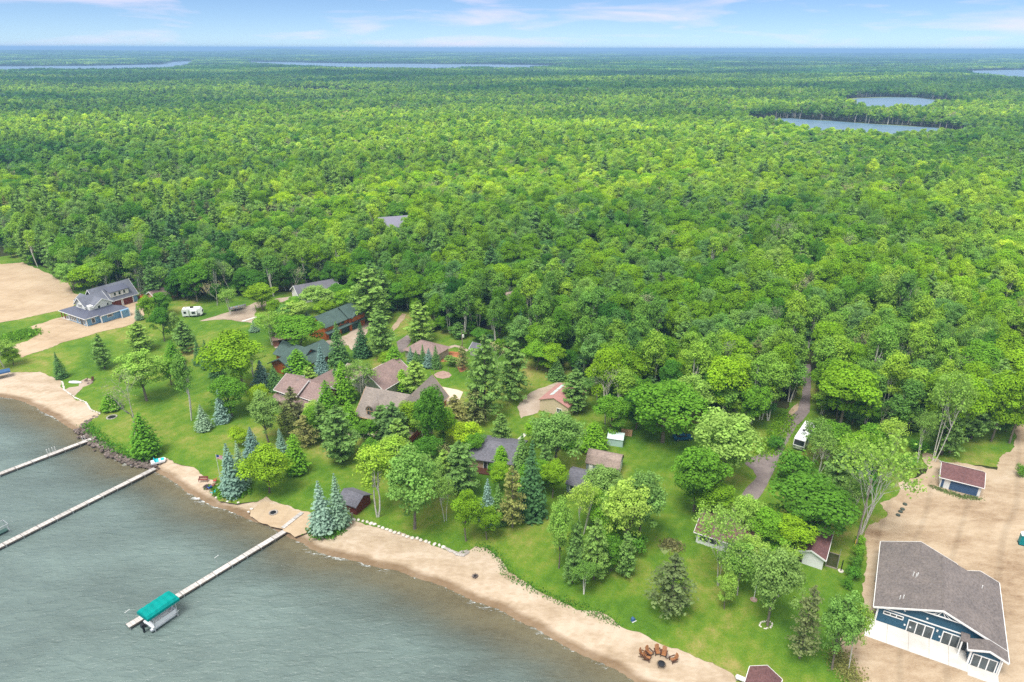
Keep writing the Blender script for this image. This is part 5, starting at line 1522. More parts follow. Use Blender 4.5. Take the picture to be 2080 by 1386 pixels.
# --- shed at the near edge
p = G(1516, 1404)
T = thing('near_shed', 'small shed with maroon roof at the lower picture edge', 'shed', (p[0], p[1], 0.05), math.radians(-30))
lm('the little maroon shed by the beach', p)
gable_house(T, 0.0, 3.8, -1.6, 2.2, 2.2, 3.4, 'y', 'white_siding', 'roof_maroon', ov=0.35)
p = G(1503, 1384)
bin_ = thing('white_propane_tank', 'white tank beside the small maroon shed', 'tank', (p[0], p[1], 0.06), math.radians(-30))
mobj('body', tube([(-0.7, 0, 0.55), (-0.55, 0, 0.55), (0.55, 0, 0.55), (0.7, 0, 0.55)], [0.15, 0.36, 0.36, 0.15], 12), M['white'], bin_)
for x in (-0.4, 0.4): mobj('foot', box(x - 0.06, x + 0.06, -0.25, 0.25, 0, 0.3), M['silver'], bin_)

# --- boathouse with kayaks
p = G(694, 1036)
T = thing('boathouse', 'dark red boathouse with slate roof behind two spruces', 'boathouse', (p[0], p[1], 0.06), math.radians(-28))
lm('the dark red boathouse', p)
gable_house(T, -0.6, 3.8, 0, 4.4, 2.1, 3.3, 'x', 'darkred', 'roof_slate', trim=None, ov=0.35)
mobj('post', box(3.6, 3.8, -1.2, -1.0, 0, 1.4), M['pole'], T)
for nm, mt, dx, lab in (('kayak', 'kayak_red', 0.55, 'bright red kayak leaning on the dark red boathouse'), ('kayak', 'kayak_orange', -0.15, 'orange kayak lying before the dark red boathouse')):
    q = G(712 + (6 if mt == 'kayak_red' else 0), 1037 - (5 if mt == 'kayak_red' else 0))
    k = thing(nm, lab, 'kayak', (q[0], q[1], 0.1 + (0.5 if mt == 'kayak_red' else 0.0)), math.radians(-28), 'kayaks at the boathouse')
    prof = np.linspace(-1.7, 1.7, 9); rr = [0.04, 0.2, 0.3, 0.34, 0.36, 0.34, 0.3, 0.2, 0.04]
    V, F = tube([(x, 0, 0.26 + 0.05 * abs(x)) for x in prof], rr, 8)
    mobj('hull', ([(x, y, 0.26 + (z - 0.26) * 0.6) for x, y, z in V], F), M[mt], k, True)
    mobj('cockpit_rim', tube([(0.45 * math.cos(t), 0.2 * math.sin(t), 0.49) for t in np.linspace(0, 6.283, 13)], [0.03] * 13, 5), M['black'], k)

# --- roofs glimpsed between the trees
p = G(806, 492)
T = thing('metal_roof_barn', 'barn with pale grey metal roof deep in the woods', 'barn', (p[0], p[1], 0.0), math.radians(20))
lm('the pale metal roofed barn', p)
gable_house(T, -7.5, 7.5, -4, 7, 8.2, 12.0, 'x', 'beige_wall', 'roof_pale', trim=None, ov=0.3)
p = G(610, 618)
T = thing('woodland_house', 'house with pale slate roof and white trim among pines', 'house', (p[0], p[1], 0.05), math.radians(34))
lm('the pale slate house', p)
gable_house(T, 0, 15, 0, 9, 3.0, 5.6, 'x', 'white_siding', 'roof_slate', ov=0.5)
window(T, 'y', 0, -1, 3, 0.9, 1.6, 1.2, 2); window(T, 'y', 0, -1, 8, 0.9, 1.6, 1.2, 2)
p = G(1024, 640)
T = thing('hidden_cabin', 'grey weathered cabin roof showing through the forest canopy', 'cabin', (p[0], p[1], 0.0), math.radians(25))
lm('the weathered forest cabin', p)
gable_house(T, -3, 3.5, -2.5, 3, 6.0, 8.0, 'x', 'grey_siding', 'roof_gambrel', trim=None, ov=0.3)
# ---------------------------------------------------------------- docks and boats
def dock(name, label, a, b, width, z=0.0, sec=3.0, posts=True):
    A, B = G(*a, z), G(*b, z)
    L_ = float(np.linalg.norm(B - A)); rz = ang(A, B)
    T = thing(name, label, 'dock', (A[0], A[1], z), rz)
    n = max(1, round(L_ / sec)); s = L_ / n
    for i in range(n):
        mobj('deck_section', box(i * s + 0.05, (i + 1) * s - 0.05, -width / 2, width / 2, -0.10 + 0.01 * (i % 2), 0.0 + 0.01 * (i % 2)), M['dock'], T)
        for y in (-width / 2 - 0.06, width / 2 + 0.003):
            mobj('side_beam', box(i * s + 0.02, (i + 1) * s - 0.02, y, y + 0.057, -0.26, -0.01), M['dockside'], T)
        if posts:
            for y in (-width / 2 - 0.11, width / 2 + 0.11):
                mobj('post', cyl(i * s + 0.15, y, -1.9, 0.22 if i % 3 == 0 else 0.05, 0.045, 6), M['silver'], T)
    return T, A, B, rz
D1, a1, b1, rz1 = dock('boat_dock', 'long pale dock leading to the teal covered pontoon boat', (258, 1272), (581, 1077), 1.1)
D2, a2, b2, rz2 = dock('long_dock', 'long bare white dock meeting the beach by the flagpole', (-30, 1124), (315, 951), 1.15)
D3, a3, b3, rz3 = dock('stone_bank_dock', 'narrow grey dock ending at the dark boulder bank', (-40, 977), (189, 890), 1.15)
lm('the pontoon boat dock', b1); lm('the long white dock', b2); lm('the boulder bank dock', b3)
q0, q1 = G(574, 1074, -0.05), G(614, 1041, 0.1)
bw = thing('boardwalk', 'short grey boardwalk across the sand at the dock end', 'boardwalk', (q0[0], q0[1], 0.0), ang(q0, q1))
ln = float(np.linalg.norm(q1 - q0))
for i in range(5): mobj('plank_section', box(i * ln / 5 + 0.02, (i + 1) * ln / 5 - 0.02, -0.42, 0.42, 0.06, 0.14 + 0.012 * (i % 2)), M['dock'], bw)

def lift(T, x0, x1, y0, y1, ztop):
    for x in (x0, x1):
        for y in (y0, y1): mobj('lift_post', cyl(x, y, -2.0, ztop, 0.06, 6), M['silver'], T)
        mobj('lift_beam', tube([(x, y0, -0.45), (x, y1, -0.45)], [0.07, 0.07], 6), M['silver'], T)
# teal canopy lift, standing on the lake side of the first dock near its end
c0 = G(300, 1263, 2.3); c1 = G(365, 1219, 2.3)
ca = ang(c0, c1); Lc = float(np.linalg.norm((c1 - c0)[:2])); wd = 3.0
T = thing('boat_lift', 'boat lift with teal canvas canopy beside the dock end', 'boat lift', (c0[0], c0[1], 0), ca)
lm('the teal boat canopy', c0)
lift(T, 0.8, Lc - 0.8, 0.05, wd - 0.05, 2.3)
top = []
for x, i in ((0.0, 0), (0.25, 0.6), (Lc - 0.8, 0.75), (Lc, 0.1)):
    top.append((x, i))
V, F = [], []
ys_ = [0, 0.35, wd / 2, wd - 0.35, wd]; pz = [0.0, 0.42, 0.62, 0.42, 0.0]
xs_ = [0.0, 0.12] + [0.6 + (Lc - 1.4) * k / 8 for k in range(9)] + [Lc - 0.15, Lc]; sx = [0.5, 0.85] + [1.04 if k % 2 == 0 else 0.86 for k in range(9)] + [0.75, 0.3]
for x, s_ in zip(xs_, sx):
    for y, z in zip(ys_, pz): V.append((x, y, 2.3 + z * s_ + (0.35 if 0 < 1 else 0)))
nr_, nc_ = len(xs_), 5
for i in range(nr_ - 1):
    for j in range(nc_ - 1): F.append((i * nc_ + j, (i + 1) * nc_ + j, (i + 1) * nc_ + j + 1, i * nc_ + j + 1))
base_n = len(V)
ring = [i * nc_ for i in range(nr_)] + [(nr_ - 1) * nc_ + j for j in range(1, nc_)] + [i * nc_ + nc_ - 1 for i in range(nr_ - 2, -1, -1)] + [j for j in range(nc_ - 2, 0, -1)]
for r_ in ring: V.append((V[r_][0], V[r_][1], 2.18))
m_ = len(ring)
for k in range(m_): F.append((ring[k], base_n + k, base_n + (k + 1) % m_, ring[(k + 1) % m_]))
mobj('canopy', (V, F), M['teal_canvas'], T)
T = thing('pontoon_boat', 'white pontoon boat with black outboard under the teal canopy', 'boat', (c0[0], c0[1], 0), ca)
for y in (0.45, wd - 0.45):
    mobj('pontoon', tube([(0.2, y, -0.1), (0.5, y, -0.1), (Lc - 1.2, y, -0.1), (Lc - 0.2, y, 0.15)], [0.25, 0.33, 0.33, 0.06], 12), M['silver'], T, True)
mobj('deck', box(0.5, Lc - 0.7, 0.15, wd - 0.15, 0.26, 0.36), M['hull_white'], T)
rail = mobj('fence_panel', join(box(0.9, Lc - 0.8, 0.16, 0.22, 0.36, 1.0), box(0.9, Lc - 0.8, wd - 0.22, wd - 0.16, 0.36, 1.0), box(Lc - 0.86, Lc - 0.8, 0.22, wd - 0.22, 0.36, 1.0), box(0.9, 0.96, 0.22, wd - 0.22, 0.36, 0.8)), M['hull_white'], T)
mobj('rail', tube([(0.9, 0.19, 1.08), (Lc - 0.8, 0.19, 1.08)], [0.03, 0.03], 6), M['silver'], rail)
for x0 in (1.2, Lc - 2.8): mobj('bench_seat', box(x0, x0 + 1.7, wd - 0.95, wd - 0.25, 0.36, 0.85), M['hull_white'], T)
ob = mobj('outboard_motor', prism([(-0.55, 0.55), (0.1, 0.5), (0.1, 1.0), (-0.15, 1.2), (-0.5, 1.1)], 'y', wd / 2 - 0.27, wd / 2 + 0.27), M['black'], T)
mobj('lower_unit', join(box(-0.4, -0.1, wd / 2 - 0.08, wd / 2 + 0.08, -0.7, 0.55), box(-0.6, 0.0, wd / 2 - 0.12, wd / 2 + 0.12, -0.75, -0.62)), M['black'], ob)
for px_, py_, lab in ((262, 1262, 'thin white marker pole at the far end of the boat dock'), (442, 1150, 'thin white marker pole midway along the boat dock')):
    q = G(px_, py_, 0.0)
    k = thing('marker_pole', lab, 'pole', (q[0], q[1], -1.5), rz1, 'marker poles on the dock')
    mobj('pole', cyl(0, 0, 0, 3.5, 0.025, 6), M['silver'], k); mobj('arm', tube([(-0.3, 0, 3.45), (0.55, 0, 3.6)], [0.03, 0.03], 6), M['white'], k)
for px_, py_, lab in ((99, 920, 'white pipe mooring ladder on the narrow grey dock, nearer the lake'), (110, 916, 'white pipe mooring ladder on the narrow grey dock, nearer the bank'), (170, 893, 'white pipe mooring ladder where the grey dock meets the boulders')):
    q = G(px_, py_, 0.0)
    k = thing('dock_ladder', lab, 'ladder', (q[0], q[1], 0), rz3, 'ladders on the narrow dock')
    for x in (-0.25, 0.25): mobj('rail', tube([(x, -0.3, 0.0), (x, -0.1, 0.9), (x, 0.35, 0.9), (x, 0.4, -1.0)], [0.03] * 4, 6), M['white'], k)
    mobj('rung', tube([(-0.25, 0.4, -0.3), (0.25, 0.4, -0.3)], [0.025] * 2, 6), M['white'], k)
q = G(-4, 1082, 0.5)
T = thing('empty_boat_lift', 'bare aluminium boat lift frame beside the long white dock', 'boat lift', (q[0], q[1], 0), rz2)
for x in (-1.6, 1.8):
    for y in (-0.2, 1.9): mobj('lift_post', cyl(x, y, -2.0, 1.5, 0.05, 6), M['silver'], T)
    mobj('cross_beam', tube([(x, -0.2, 1.45), (x, 1.9, 1.45)], [0.05, 0.05], 6), M['silver'], T)
    mobj('cradle_arm', tube([(x, 0.2, -0.3), (x, 0.6, 0.5)], [0.05, 0.05], 6), M['silver'], T)
for y in (-0.2, 1.9): mobj('side_rail', tube([(-1.6, y, 1.4), (1.8, y, 1.4)], [0.05, 0.05], 6), M['silver'], T)
mobj('cradle', box(-1.7, 1.7, 0.3, 1.4, -0.35, -0.15), M['green_door'], T)
q = G(4, 762, 1.2)
T = thing('blue_lift_canopy', 'blue canvas boat lift canopy at the sandy cove', 'boat lift', (q[0] - 2, q[1], 0), math.radians(38))
lm('the blue boat canopy', q)
mobj('canopy', prism([(-1.3, 1.5), (-1.2, 1.9), (0, 2.15), (1.2, 1.9), (1.3, 1.5)], 'x', -4.5, 3.6), M['blue_canvas'], T)
for x in (-3.8, 3.0):
    for y in (-1.2, 1.2): mobj('lift_post', cyl(x, y, -1.0, 1.5, 0.05, 6), M['silver'], T)

# ---------------------------------------------------------------- vehicles
def wheel(T, x, y, r=0.34, w=0.22, nm='wheel'):
    t = mobj(nm, tube([(x, y - w / 2, r), (x, y + w / 2, r)], [r, r], 14), M['rubber'], T)
    for s in (-1, 1): mobj('rim', tube([(x, y + s * (w / 2 + 0.002), r), (x, y + s * (w / 2 + 0.02), r)], [r * 0.55] * 2, 10), M['silver'], t)
q = G(393, 642)
T = thing('camper_trailer', 'white travel trailer parked on the lawn by the pines', 'trailer', (q[0], q[1], 0.06), math.radians(14))
lm('the white camper', q)
prof = [(-3.2, 0.5), (2.6, 0.5), (3.3, 1.0), (3.1, 2.0), (2.5, 2.9), (-3.0, 3.0), (-3.3, 2.5)]
mobj('body', prism(prof, 'y', -1.2, 1.2), M['hull_white'], T)
window(T, 'y', -1.2, -1, 0.3, 1.5, 0.9, 0.6, 2, frame='black', t=0.05); window(T, 'y', -1.2, -1, -2.3, 1.5, 0.7, 0.6, 1, frame='black', t=0.05)
panel(T, 'door', 'y', -1.2, -1, -1.2, -0.5, 0.6, 2.5, 'silver', 0.04)
panel(T, 'stripe', 'y', -1.2, -1, 1.0, 2.5, 0.7, 1.1, 'black', 0.03)
mobj('slide_out', box(-0.6, 1.6, -1.75, -1.22, 0.7, 2.4), M['hull_white'], T)
window(T, 'y', -1.75, -1, 0.5, 1.4, 1.0, 0.6, 2, frame='black', t=0.05)
window(T, 'x', 3.18, 1, 0.0, 1.5, 1.2, 0.5, 1, frame='black', t=0.05)
for x in (-0.3, 0.7): wheel(T, x - 0.9, -1.05)
mobj('air_conditioner', box(-0.6, 0.4, -0.4, 0.4, 3.0, 3.3), M['black'], T); mobj('roof_vent', box(-2.3, -1.7, -0.3, 0.3, 3.0, 3.15), M['silver'], T)
mobj('hitch', tube([(3.0, -0.5, 0.5), (4.3, 0, 0.45), (3.0, 0.5, 0.5)], [0.06] * 3, 6), M['black'], T)
q = G(484, 630)
T = thing('boat_trailer', 'grey aluminium fishing boat on a trailer beside the gravel drive', 'boat', (q[0], q[1], 0.1), math.radians(38))
lm('the trailered fishing boat', q)
V, F = [], []
secs = [(-2.6, 0.85, 0.75), (-0.5, 0.95, 0.78), (1.2, 0.8, 0.85), (2.4, 0.35, 0.98), (2.9, 0.03, 1.08)]
for x, w, h in secs: V += [(x, -w, 0.5 + h), (x, -w * 0.75, 0.55), (x, w * 0.75, 0.55), (x, w, 0.5 + h), (x, w * 0.86, 0.5 + h), (x, w * 0.65, 0.75), (x, -w * 0.65, 0.75), (x, -w * 0.86, 0.5 + h)]
for i in range(4):
    for k in range(8): F.append((i * 8 + k, i * 8 + (k + 1) % 8, (i + 1) * 8 + (k + 1) % 8, (i + 1) * 8 + k))
F += [tuple(range(7, -1, -1)), tuple(range(32, 40))]
mobj('hull', (V, F), M['silver'], T)
for x in (-1.5, 0.2): mobj('bench_seat', box(x, x + 0.4, -0.72, 0.72, 1.05, 1.12), M['trimwood'], T)
mobj('trailer_frame', join(box(-2.2, 1.5, -0.6, -0.5, 0.4, 0.5), box(-2.2, 1.5, 0.5, 0.6, 0.4, 0.5), box(1.4, 4.0, -0.05, 0.05, 0.4, 0.5), box(-1.1, -0.9, -0.9, 0.9, 0.3, 0.4)), M['black'], T)
for y in (-0.98, 0.98): wheel(T, -1.0, y, 0.3, 0.18)
mobj('outboard_motor', box(-2.95, -2.62, -0.18, 0.18, 0.6, 1.55), M['black'], T)
q = G(1620, 917)
T = thing('motorhome', 'long white motorhome parked beside the asphalt road under birches', 'motorhome', (q[0], q[1], 0.06), math.radians(54))
lm('the white motorhome', (q[0] + 3, q[1] + 4))
mobj('body', prism([(0.35, 0.5), (0.0, 1.3), (0.25, 2.9), (0.8, 3.15), (9.6, 3.15), (9.8, 2.9), (9.8, 0.5)], 'y', -1.25, 1.25), M['hull_white'], T)
mobj('windshield', prism([(-0.02, 1.55), (0.17, 2.75), (0.22, 2.75), (0.05, 1.55)], 'y', -1.1, 1.1), M['glass'], T)
panel(T, 'bumper', 'x', 0.3, -1, -1.2, 1.2, 0.45, 0.8, 'silver', 0.15)
for y in (-0.9, 0.9): panel(T, 'headlight', 'x', 0.12, -1, y - 0.2, y + 0.2, 1.0, 1.25, 'glass_pale', 0.12)
for s in (-1, 1):
    for x in (2.2, 4.6, 7.2): window(T, 'y', 1.25 * s, s, x, 1.7, 1.2, 0.7, 2, frame='black', t=0.05)
    panel(T, 'stripe', 'y', 1.25 * s, s, 0.6, 9.6, 0.9, 1.1, 'carblue', 0.03)
for x in (1.6, 7.4):
    for y in (-1.1, 1.1): wheel(T, x, y, 0.45, 0.28)
for x in (2.6, 6.8): mobj('air_conditioner', box(x, x + 1.1, -0.4, 0.4, 3.15, 3.42), M['silver'], T)
mobj('roof_vent', cyl(4.6, 0.3, 3.15, 3.3, 0.35, 12), M['black'], T)
q = G(1386, 893)
T = thing('parked_car', 'blue car parked on the lawn under the drooping oak branches', 'car', (q[0], q[1], 0.06), math.radians(6))
lm('the blue parked car', q)
mobj('body', prism([(-2.2, 0.35), (2.2, 0.35), (2.25, 0.75), (1.9, 0.92), (0.9, 0.98), (-1.6, 1.0), (-2.2, 0.9)], 'y', -0.88, 0.88), M['carblue'], T)
mobj('cabin', prism([(-1.5, 0.98), (1.0, 0.97), (0.35, 1.42), (-0.95, 1.45)], 'y', -0.74, 0.74), M['glass'], T)
mobj('roof', box(-0.92, 0.34, -0.72, 0.72, 1.43, 1.49), M['carblue'], T)
for x in (-1.35, 1.35):
    for y in (-0.8, 0.8): wheel(T, x, y, 0.32, 0.2)
for y in (-0.6, 0.6): panel(T, 'headlight', 'x', 2.22, 1, y - 0.15, y + 0.15, 0.6, 0.75, 'glass_pale', 0.05)
q = G(322, 939)
T = thing('pedal_boat', 'white and turquoise pedal boat pulled up on the grass', 'boat', (q[0], q[1], 0.08), math.radians(32))
lm('the pedal boat', q)
mobj('hull', prism([(-1.5, -0.7), (1.2, -0.8), (1.6, 0.0), (1.2, 0.8), (-1.5, 0.7)], 'z', 0.0, 0.42), M['hull_white'], T)
for y in (-0.4, 0.4): mobj('seat', prism([(-0.7, 0.42), (0.1, 0.42), (0.05, 0.52), (-0.5, 0.55), (-0.75, 0.95), (-0.85, 0.95)], 'y', y - 0.28, y + 0.28), M['cyan'], T)
mobj('bow_panel', box(0.5, 1.2, -0.5, 0.5, 0.42, 0.5), M['cyan'], T)
q = G(152, 778)
T = thing('rowing_boat', 'small white rowing boat lying upturned by the fire circle', 'boat', (q[0], q[1], 0.08), math.radians(-5))
V, F = lathe([(0.95, 0.0), (1.0, 0.12), (0.75, 0.38), (0.2, 0.5)], 14)
mobj('hull', ([(x * 1.9 * (1 if x < 0 else 1.15), y * 0.62, z) for x, y, z in V], F), M['hull_white'], T, True)
mobj('keel', box(-1.4, 1.5, -0.04, 0.04, 0.46, 0.54), M['silver'], T)

# ---------------------------------------------------------------- beach furniture
def adirondack():
    T = thing('adirondack_chair', 'x', 'chair', (0, 0, 0))
    for k in range(5):
        y = -0.24 + k * 0.12; h = 0.92 - 0.10 * abs(k - 2) ** 1.5 * 0.5
        mobj('back_slat', prism([(-0.28, 0.30), (-0.25, 0.30), (-0.52, 0.30 + h), (-0.55, 0.30 + h)], 'y', y - 0.055, y + 0.055), M['chairwood'], T)
    mobj('seat', prism([(-0.28, 0.26), (0.42, 0.42), (0.42, 0.46), (-0.28, 0.30)], 'y', -0.3, 0.3), M['chairwood'], T)
    for s in (-1, 1):
        mobj('armrest', box(-0.4, 0.52, s * 0.37 - 0.08, s * 0.37 + 0.08, 0.60, 0.635), M['chairdark'], T)
        mobj('leg', box(0.36, 0.45, s * 0.36 - 0.025, s * 0.36 + 0.025, 0, 0.6), M['chairdark'], T)
        mobj('leg', prism([(-0.55, 0), (-0.44, 0), (0.42, 0.36), (0.42, 0.46)], 'y', s * 0.33 - 0.02, s * 0.33 + 0.02), M['chairdark'], T)
    return T
FP_ = G(1343, 1353)
lm('the fire bowl circle', FP_)
spots = [((1306, 1334), 'wooden chair beside another at the lake end of the fire bowl row'), ((1314, 1340), 'wooden chair closest to the water in the fire bowl circle'), ((1318, 1330), 'orange wooden chair third from the lake in the fire bowl circle'), ((1335, 1328), 'orange wooden chair standing straight behind the fire bowl, set apart'),
         ((1348, 1332), 'orange wooden chair next to the small footstool by the fire bowl'), ((1368, 1344), 'wooden chair at the inland end of the fire bowl circle')]
proto = None
for i, ((x, y), lab) in enumerate(spots):
    q = G(x, y)
    o = adirondack() if proto is None else copy_tree(proto)
    proto = proto or o
    o.location = (q[0], q[1], 0.01); o.rotation_euler = (0, 0, ang(q, FP_)); o.scale = (1.15, 1.15, 1.15)
    tag(o, lab, 'chair', 'wooden chairs around the fire bowl')
q = G(1356, 1337)
T = thing('footstool', 'small weathered wooden footstool between the chairs at the fire bowl', 'stool', (q[0], q[1], 0.01), 0.4)
for k in range(4): mobj('slat', box(-0.3 + k * 0.16, -0.16 + k * 0.16, -0.26, 0.26, 0.38, 0.42), M['pole'], T)
for x in (-0.25, 0.25):
    for y in (-0.2, 0.2): mobj('leg', box(x - 0.03, x + 0.03, y - 0.03, y + 0.03, 0, 0.38), M['chairdark'], T)
T = thing('fire_bowl', 'black round metal fire bowl with ring rail on the sand', 'fire bowl', (FP_[0], FP_[1], 0.01))
mobj('bowl', lathe([(0.25, 0.22), (0.45, 0.32), (0.55, 0.48), (0.5, 0.5), (0.3, 0.55), (0.05, 0.58)], 16), M['black'], T, True)
mobj('ring_rail', tube([(0.64 * math.cos(t), 0.64 * math.sin(t), 0.42) for t in np.linspace(0, 2 * math.pi, 21)], [0.03] * 21, 5), M['black'], T)
for k in range(4): mobj('leg', tube([(0.4 * math.cos(k * 1.571 + .6), 0.4 * math.sin(k * 1.571 + .6), 0.35), (0.62 * math.cos(k * 1.571 + .6), 0.62 * math.sin(k * 1.571 + .6), 0.0)], [0.03, 0.03], 5), M['black'], T)

def fire_ring(label, px_, py_, r, mat, seed):
    q = G(px_, py_)
    T = thing('fire_ring', label, 'fire ring', (q[0], q[1], 0.03))
    rg = np.random.default_rng(seed)
    n = int(2 * math.pi * r / 0.30)
    for k in range(n):
        t = 2 * math.pi * k / n
        mobj('stone', moved(rock(rg, 0.19), (r * math.cos(t), r * math.sin(t), 0.07), t), M[mat], T)
    mobj('ash', cyl(0, 0, -0.02, 0.035, r * 0.8, 12), M['black'], T)
fire_ring('stone fire ring on the sand near the red bench', 421, 989, 0.75, 'darkstone', 1)
fire_ring('pale stone fire ring on the sand by the boardwalk', 555, 1042, 0.75, 'stone', 2)
fire_ring('small dark fire ring alone on the wide raked beach', 965, 1171, 0.42, 'darkstone', 3)
fire_ring('low stone fire ring sunk in the lawn by the boulders', 227, 848, 1.1, 'stone', 4)
lm('the raked beach fire ring', G(965, 1171)); lm('the boardwalk', q1)
q = G(414, 977)
T = thing('garden_bench', 'red brown slatted bench on the sand facing the lake', 'bench', (q[0], q[1], 0.02), math.radians(2))
for k in range(4): mobj('seat_slat', box(-0.95, 0.95, -0.05 - k * 0.14, 0.07 - k * 0.14, 0.44, 0.48), M['benchred'], T)
for k in range(4): mobj('back_slat', box(-0.95, 0.95, 0.12 + k * 0.03, 0.16 + k * 0.03, 0.52 + k * 0.13, 0.63 + k * 0.13), M['benchred'], T)
for s in (-1, 1):
    mobj('armrest', box(s * 0.92 - 0.05, s * 0.92 + 0.05, -0.5, 0.15, 0.66, 0.71), M['benchred'], T)
    for y in (-0.45, 0.1): mobj('leg', box(s * 0.88 - 0.04, s * 0.88 + 0.04, y - 0.04, y + 0.04, 0, 0.66 if y < 0 else 1.0), M['benchred'], T)
def camp_chair(label, px_, py_, mat, rz):
    q = G(px_, py_)
    T = thing('camp_chair', label, 'chair', (q[0], q[1], 0.02), rz, 'beach chairs by the flagpole')
    mobj('seat', prism([(-0.3, 0.40), (0.32, 0.46), (0.32, 0.5), (-0.3, 0.44)], 'y', -0.3, 0.3), M[mat], T)
    mobj('backrest', prism([(-0.3, 0.44), (-0.25, 0.44), (-0.45, 1.0), (-0.5, 1.0)], 'y', -0.3, 0.3), M[mat], T)
    for s in (-1, 1):
        mobj('armrest', box(-0.4, 0.35, s * 0.34 - 0.05, s * 0.34 + 0.05, 0.64, 0.68), M[mat], T)
        for x in (-0.3, 0.28): mobj('leg', tube([(x, s * 0.33, 0), (x, s * 0.33, 0.64)], [0.03, 0.03], 5), M['chairdark'], T)
camp_chair('royal blue folding chair beside the stone fire ring', 427, 995, 'royal', 2.4)
camp_chair('salmon red chair behind the blue folding chair', 437, 980, 'salmon', 3.4)
camp_chair('dark red chair between the salmon chair and the blue chair', 434, 990, 'benchred', 3.0)
q = G(435, 1003)
T = thing('beach_lounger', 'bright turquoise plastic lounger at the edge of the grass', 'lounger', (q[0], q[1], 0.02), math.radians(80))
mobj('seat', box(-0.3, 1.0, -0.3, 0.3, 0.26, 0.32), M['cyan'], T); mobj('backrest', prism([(-0.3, 0.26), (-0.25, 0.32), (-0.8, 0.8), (-0.86, 0.74)], 'y', -0.3, 0.3), M['cyan'], T)
for x in (-0.2, 0.9):
    for y in (-0.25, 0.25): mobj('leg', box(x - 0.04, x + 0.04, y - 0.04, y + 0.04, 0, 0.26), M['cyan'], T)
q = G(450, 985)
T = thing('flagpole', 'white flagpole with striped flag at the spruce on the beach', 'flagpole', (q[0], q[1], 0.0))
lm('the flagpole', q)
fh = height_to(np.array([q[0], q[1], 0.0]), 923)
mobj('pole', cyl(0, 0, 0, fh, 0.06, 8, 0.035), M['white'], T); mobj('finial', lathe([(0.02, fh), (0.08, fh + 0.06), (0.02, fh + 0.13)], 8), M['yellow'], T)
V, F = [], []
for i in range(9):
    for j in range(5): V.append((0.05 + i * 0.17, 0.09 * math.sin(i * 0.9) * i / 8, fh - 0.1 - j * 0.24 - 0.03 * i))
for i in range(8):
    for j in range(4): F.append((i * 5 + j, i * 5 + j + 1, (i + 1) * 5 + j + 1, (i + 1) * 5 + j))
mobj('flag', (V, F), M['flag'], T)
for x, y, k, lab in ((403, 1014, 0.34, 'larger pale boulder where the beach meets the grass point'), (440, 1012, 0.3, 'pale boulder at the tip of the grass point'), (462, 1020, 0.26, 'rounded pale stone on the bank under the spruces'), (484, 1022, 0.3, 'cream stone on the bank beyond the spruces'), (511, 1035, 0.34, 'long pale boulder edging the sandy fire ring corner'), (505, 1041, 0.28, 'pale stone beside the long boulder at the sand corner'), (494, 1008, 0.3, 'tan stone half buried in grass under the round yellow tree')):
    q = G(x, y)
    o = mobj('boulder', rock(np.random.default_rng(x), k), M['palestone']); o.location = (q[0], q[1], 0.12)
    tag(o, lab, 'boulder', 'boulders along the grass point')

# stone edging and the boulder bank
def stone_line(name, label, px_list, step, r, mat, seed, cat='stone edging'):
    P = np.array([G(x, y)[:2] for x, y in px_list]); s_ = np.r_[0, np.cumsum(np.linalg.norm(np.diff(P, axis=0), axis=1))]
    rg = np.random.default_rng(seed)
    T = thing(name, label, cat, (P[0][0], P[0][1], 0.05))
    rocks = [raw_mesh('stone', *rock(rg, r), M[mat]) for _ in range(5)]
    for t in np.arange(0, s_[-1], step):
        x, y = np.interp(t, s_, P[:, 0]), np.interp(t, s_, P[:, 1])
        put('stone', rocks[rg.integers(5)], T, (x - P[0][0] + rg.normal(0, 0.06), y - P[0][1] + rg.normal(0, 0.06), r * 0.25), (0, 0, rg.uniform(0, 6.28)), tuple(rg.uniform(0.75, 1.2, 3)))
    return T
stone_line('stone_border', 'row of pale boulders edging the lawn above the raked beach', [(655, 1092), (668, 1085), (690, 1069), (712, 1055), (754, 1064), (804, 1084), (867, 1102), (905, 1114)], 0.95, 0.42, 'palestone', 5)
stone_line('rubble_pile', 'low rubble of grey stones at the end of the boulder row', [(905, 1115), (920, 1122), (935, 1129), (948, 1126), (952, 1122), (940, 1122), (930, 1126), (943, 1130)], 0.4, 0.34, 'stone', 6, 'rubble')
stone_line('timber_edge_stones', 'thin stone edging between sandy cove and lawn', [(126, 776), (131, 793), (151, 808), (174, 818), (184, 833), (205, 842)], 0.55, 0.28, 'palestone', 7)
stone_line('tree_ring_stones', 'ring of small white stones round a maple trunk on the lawn', [(1556 + 13 * math.cos(t), 1270 + 7.5 * math.sin(t)) for t in np.linspace(0, 6.283, 25)], 0.32, 0.17, 'palestone', 8, 'stone ring')
P = np.array([G(x, y)[:2] for x, y in [(205, 843), (192, 848), (180, 855), (172, 864), (165, 872), (178, 884), (188, 891), (205, 903), (228, 919), (250, 931), (275, 938), (300, 943), (312, 947)]])
s_ = np.r_[0, np.cumsum(np.linalg.norm(np.diff(P, axis=0), axis=1))]
rg = np.random.default_rng(12)
allr = []
for t in np.arange(0, s_[-1], 0.30):
    for k in range(3):
        x, y = np.interp(t, s_, P[:, 0]) + rg.normal(0, 0.7), np.interp(t, s_, P[:, 1]) + rg.normal(0, 0.7)
        allr.append(moved(rock(rg, rg.uniform(0.25, 0.6)), (x, y, rg.uniform(-0.5, -0.05)), rg.uniform(0, 6)))
tag(mobj('boulder_bank', join(*allr), M['darkstone']), 'bank of dark jumbled boulders along the water below the lawn', 'boulders', kind='stuff')
lm('the dark boulder bank', P[8])
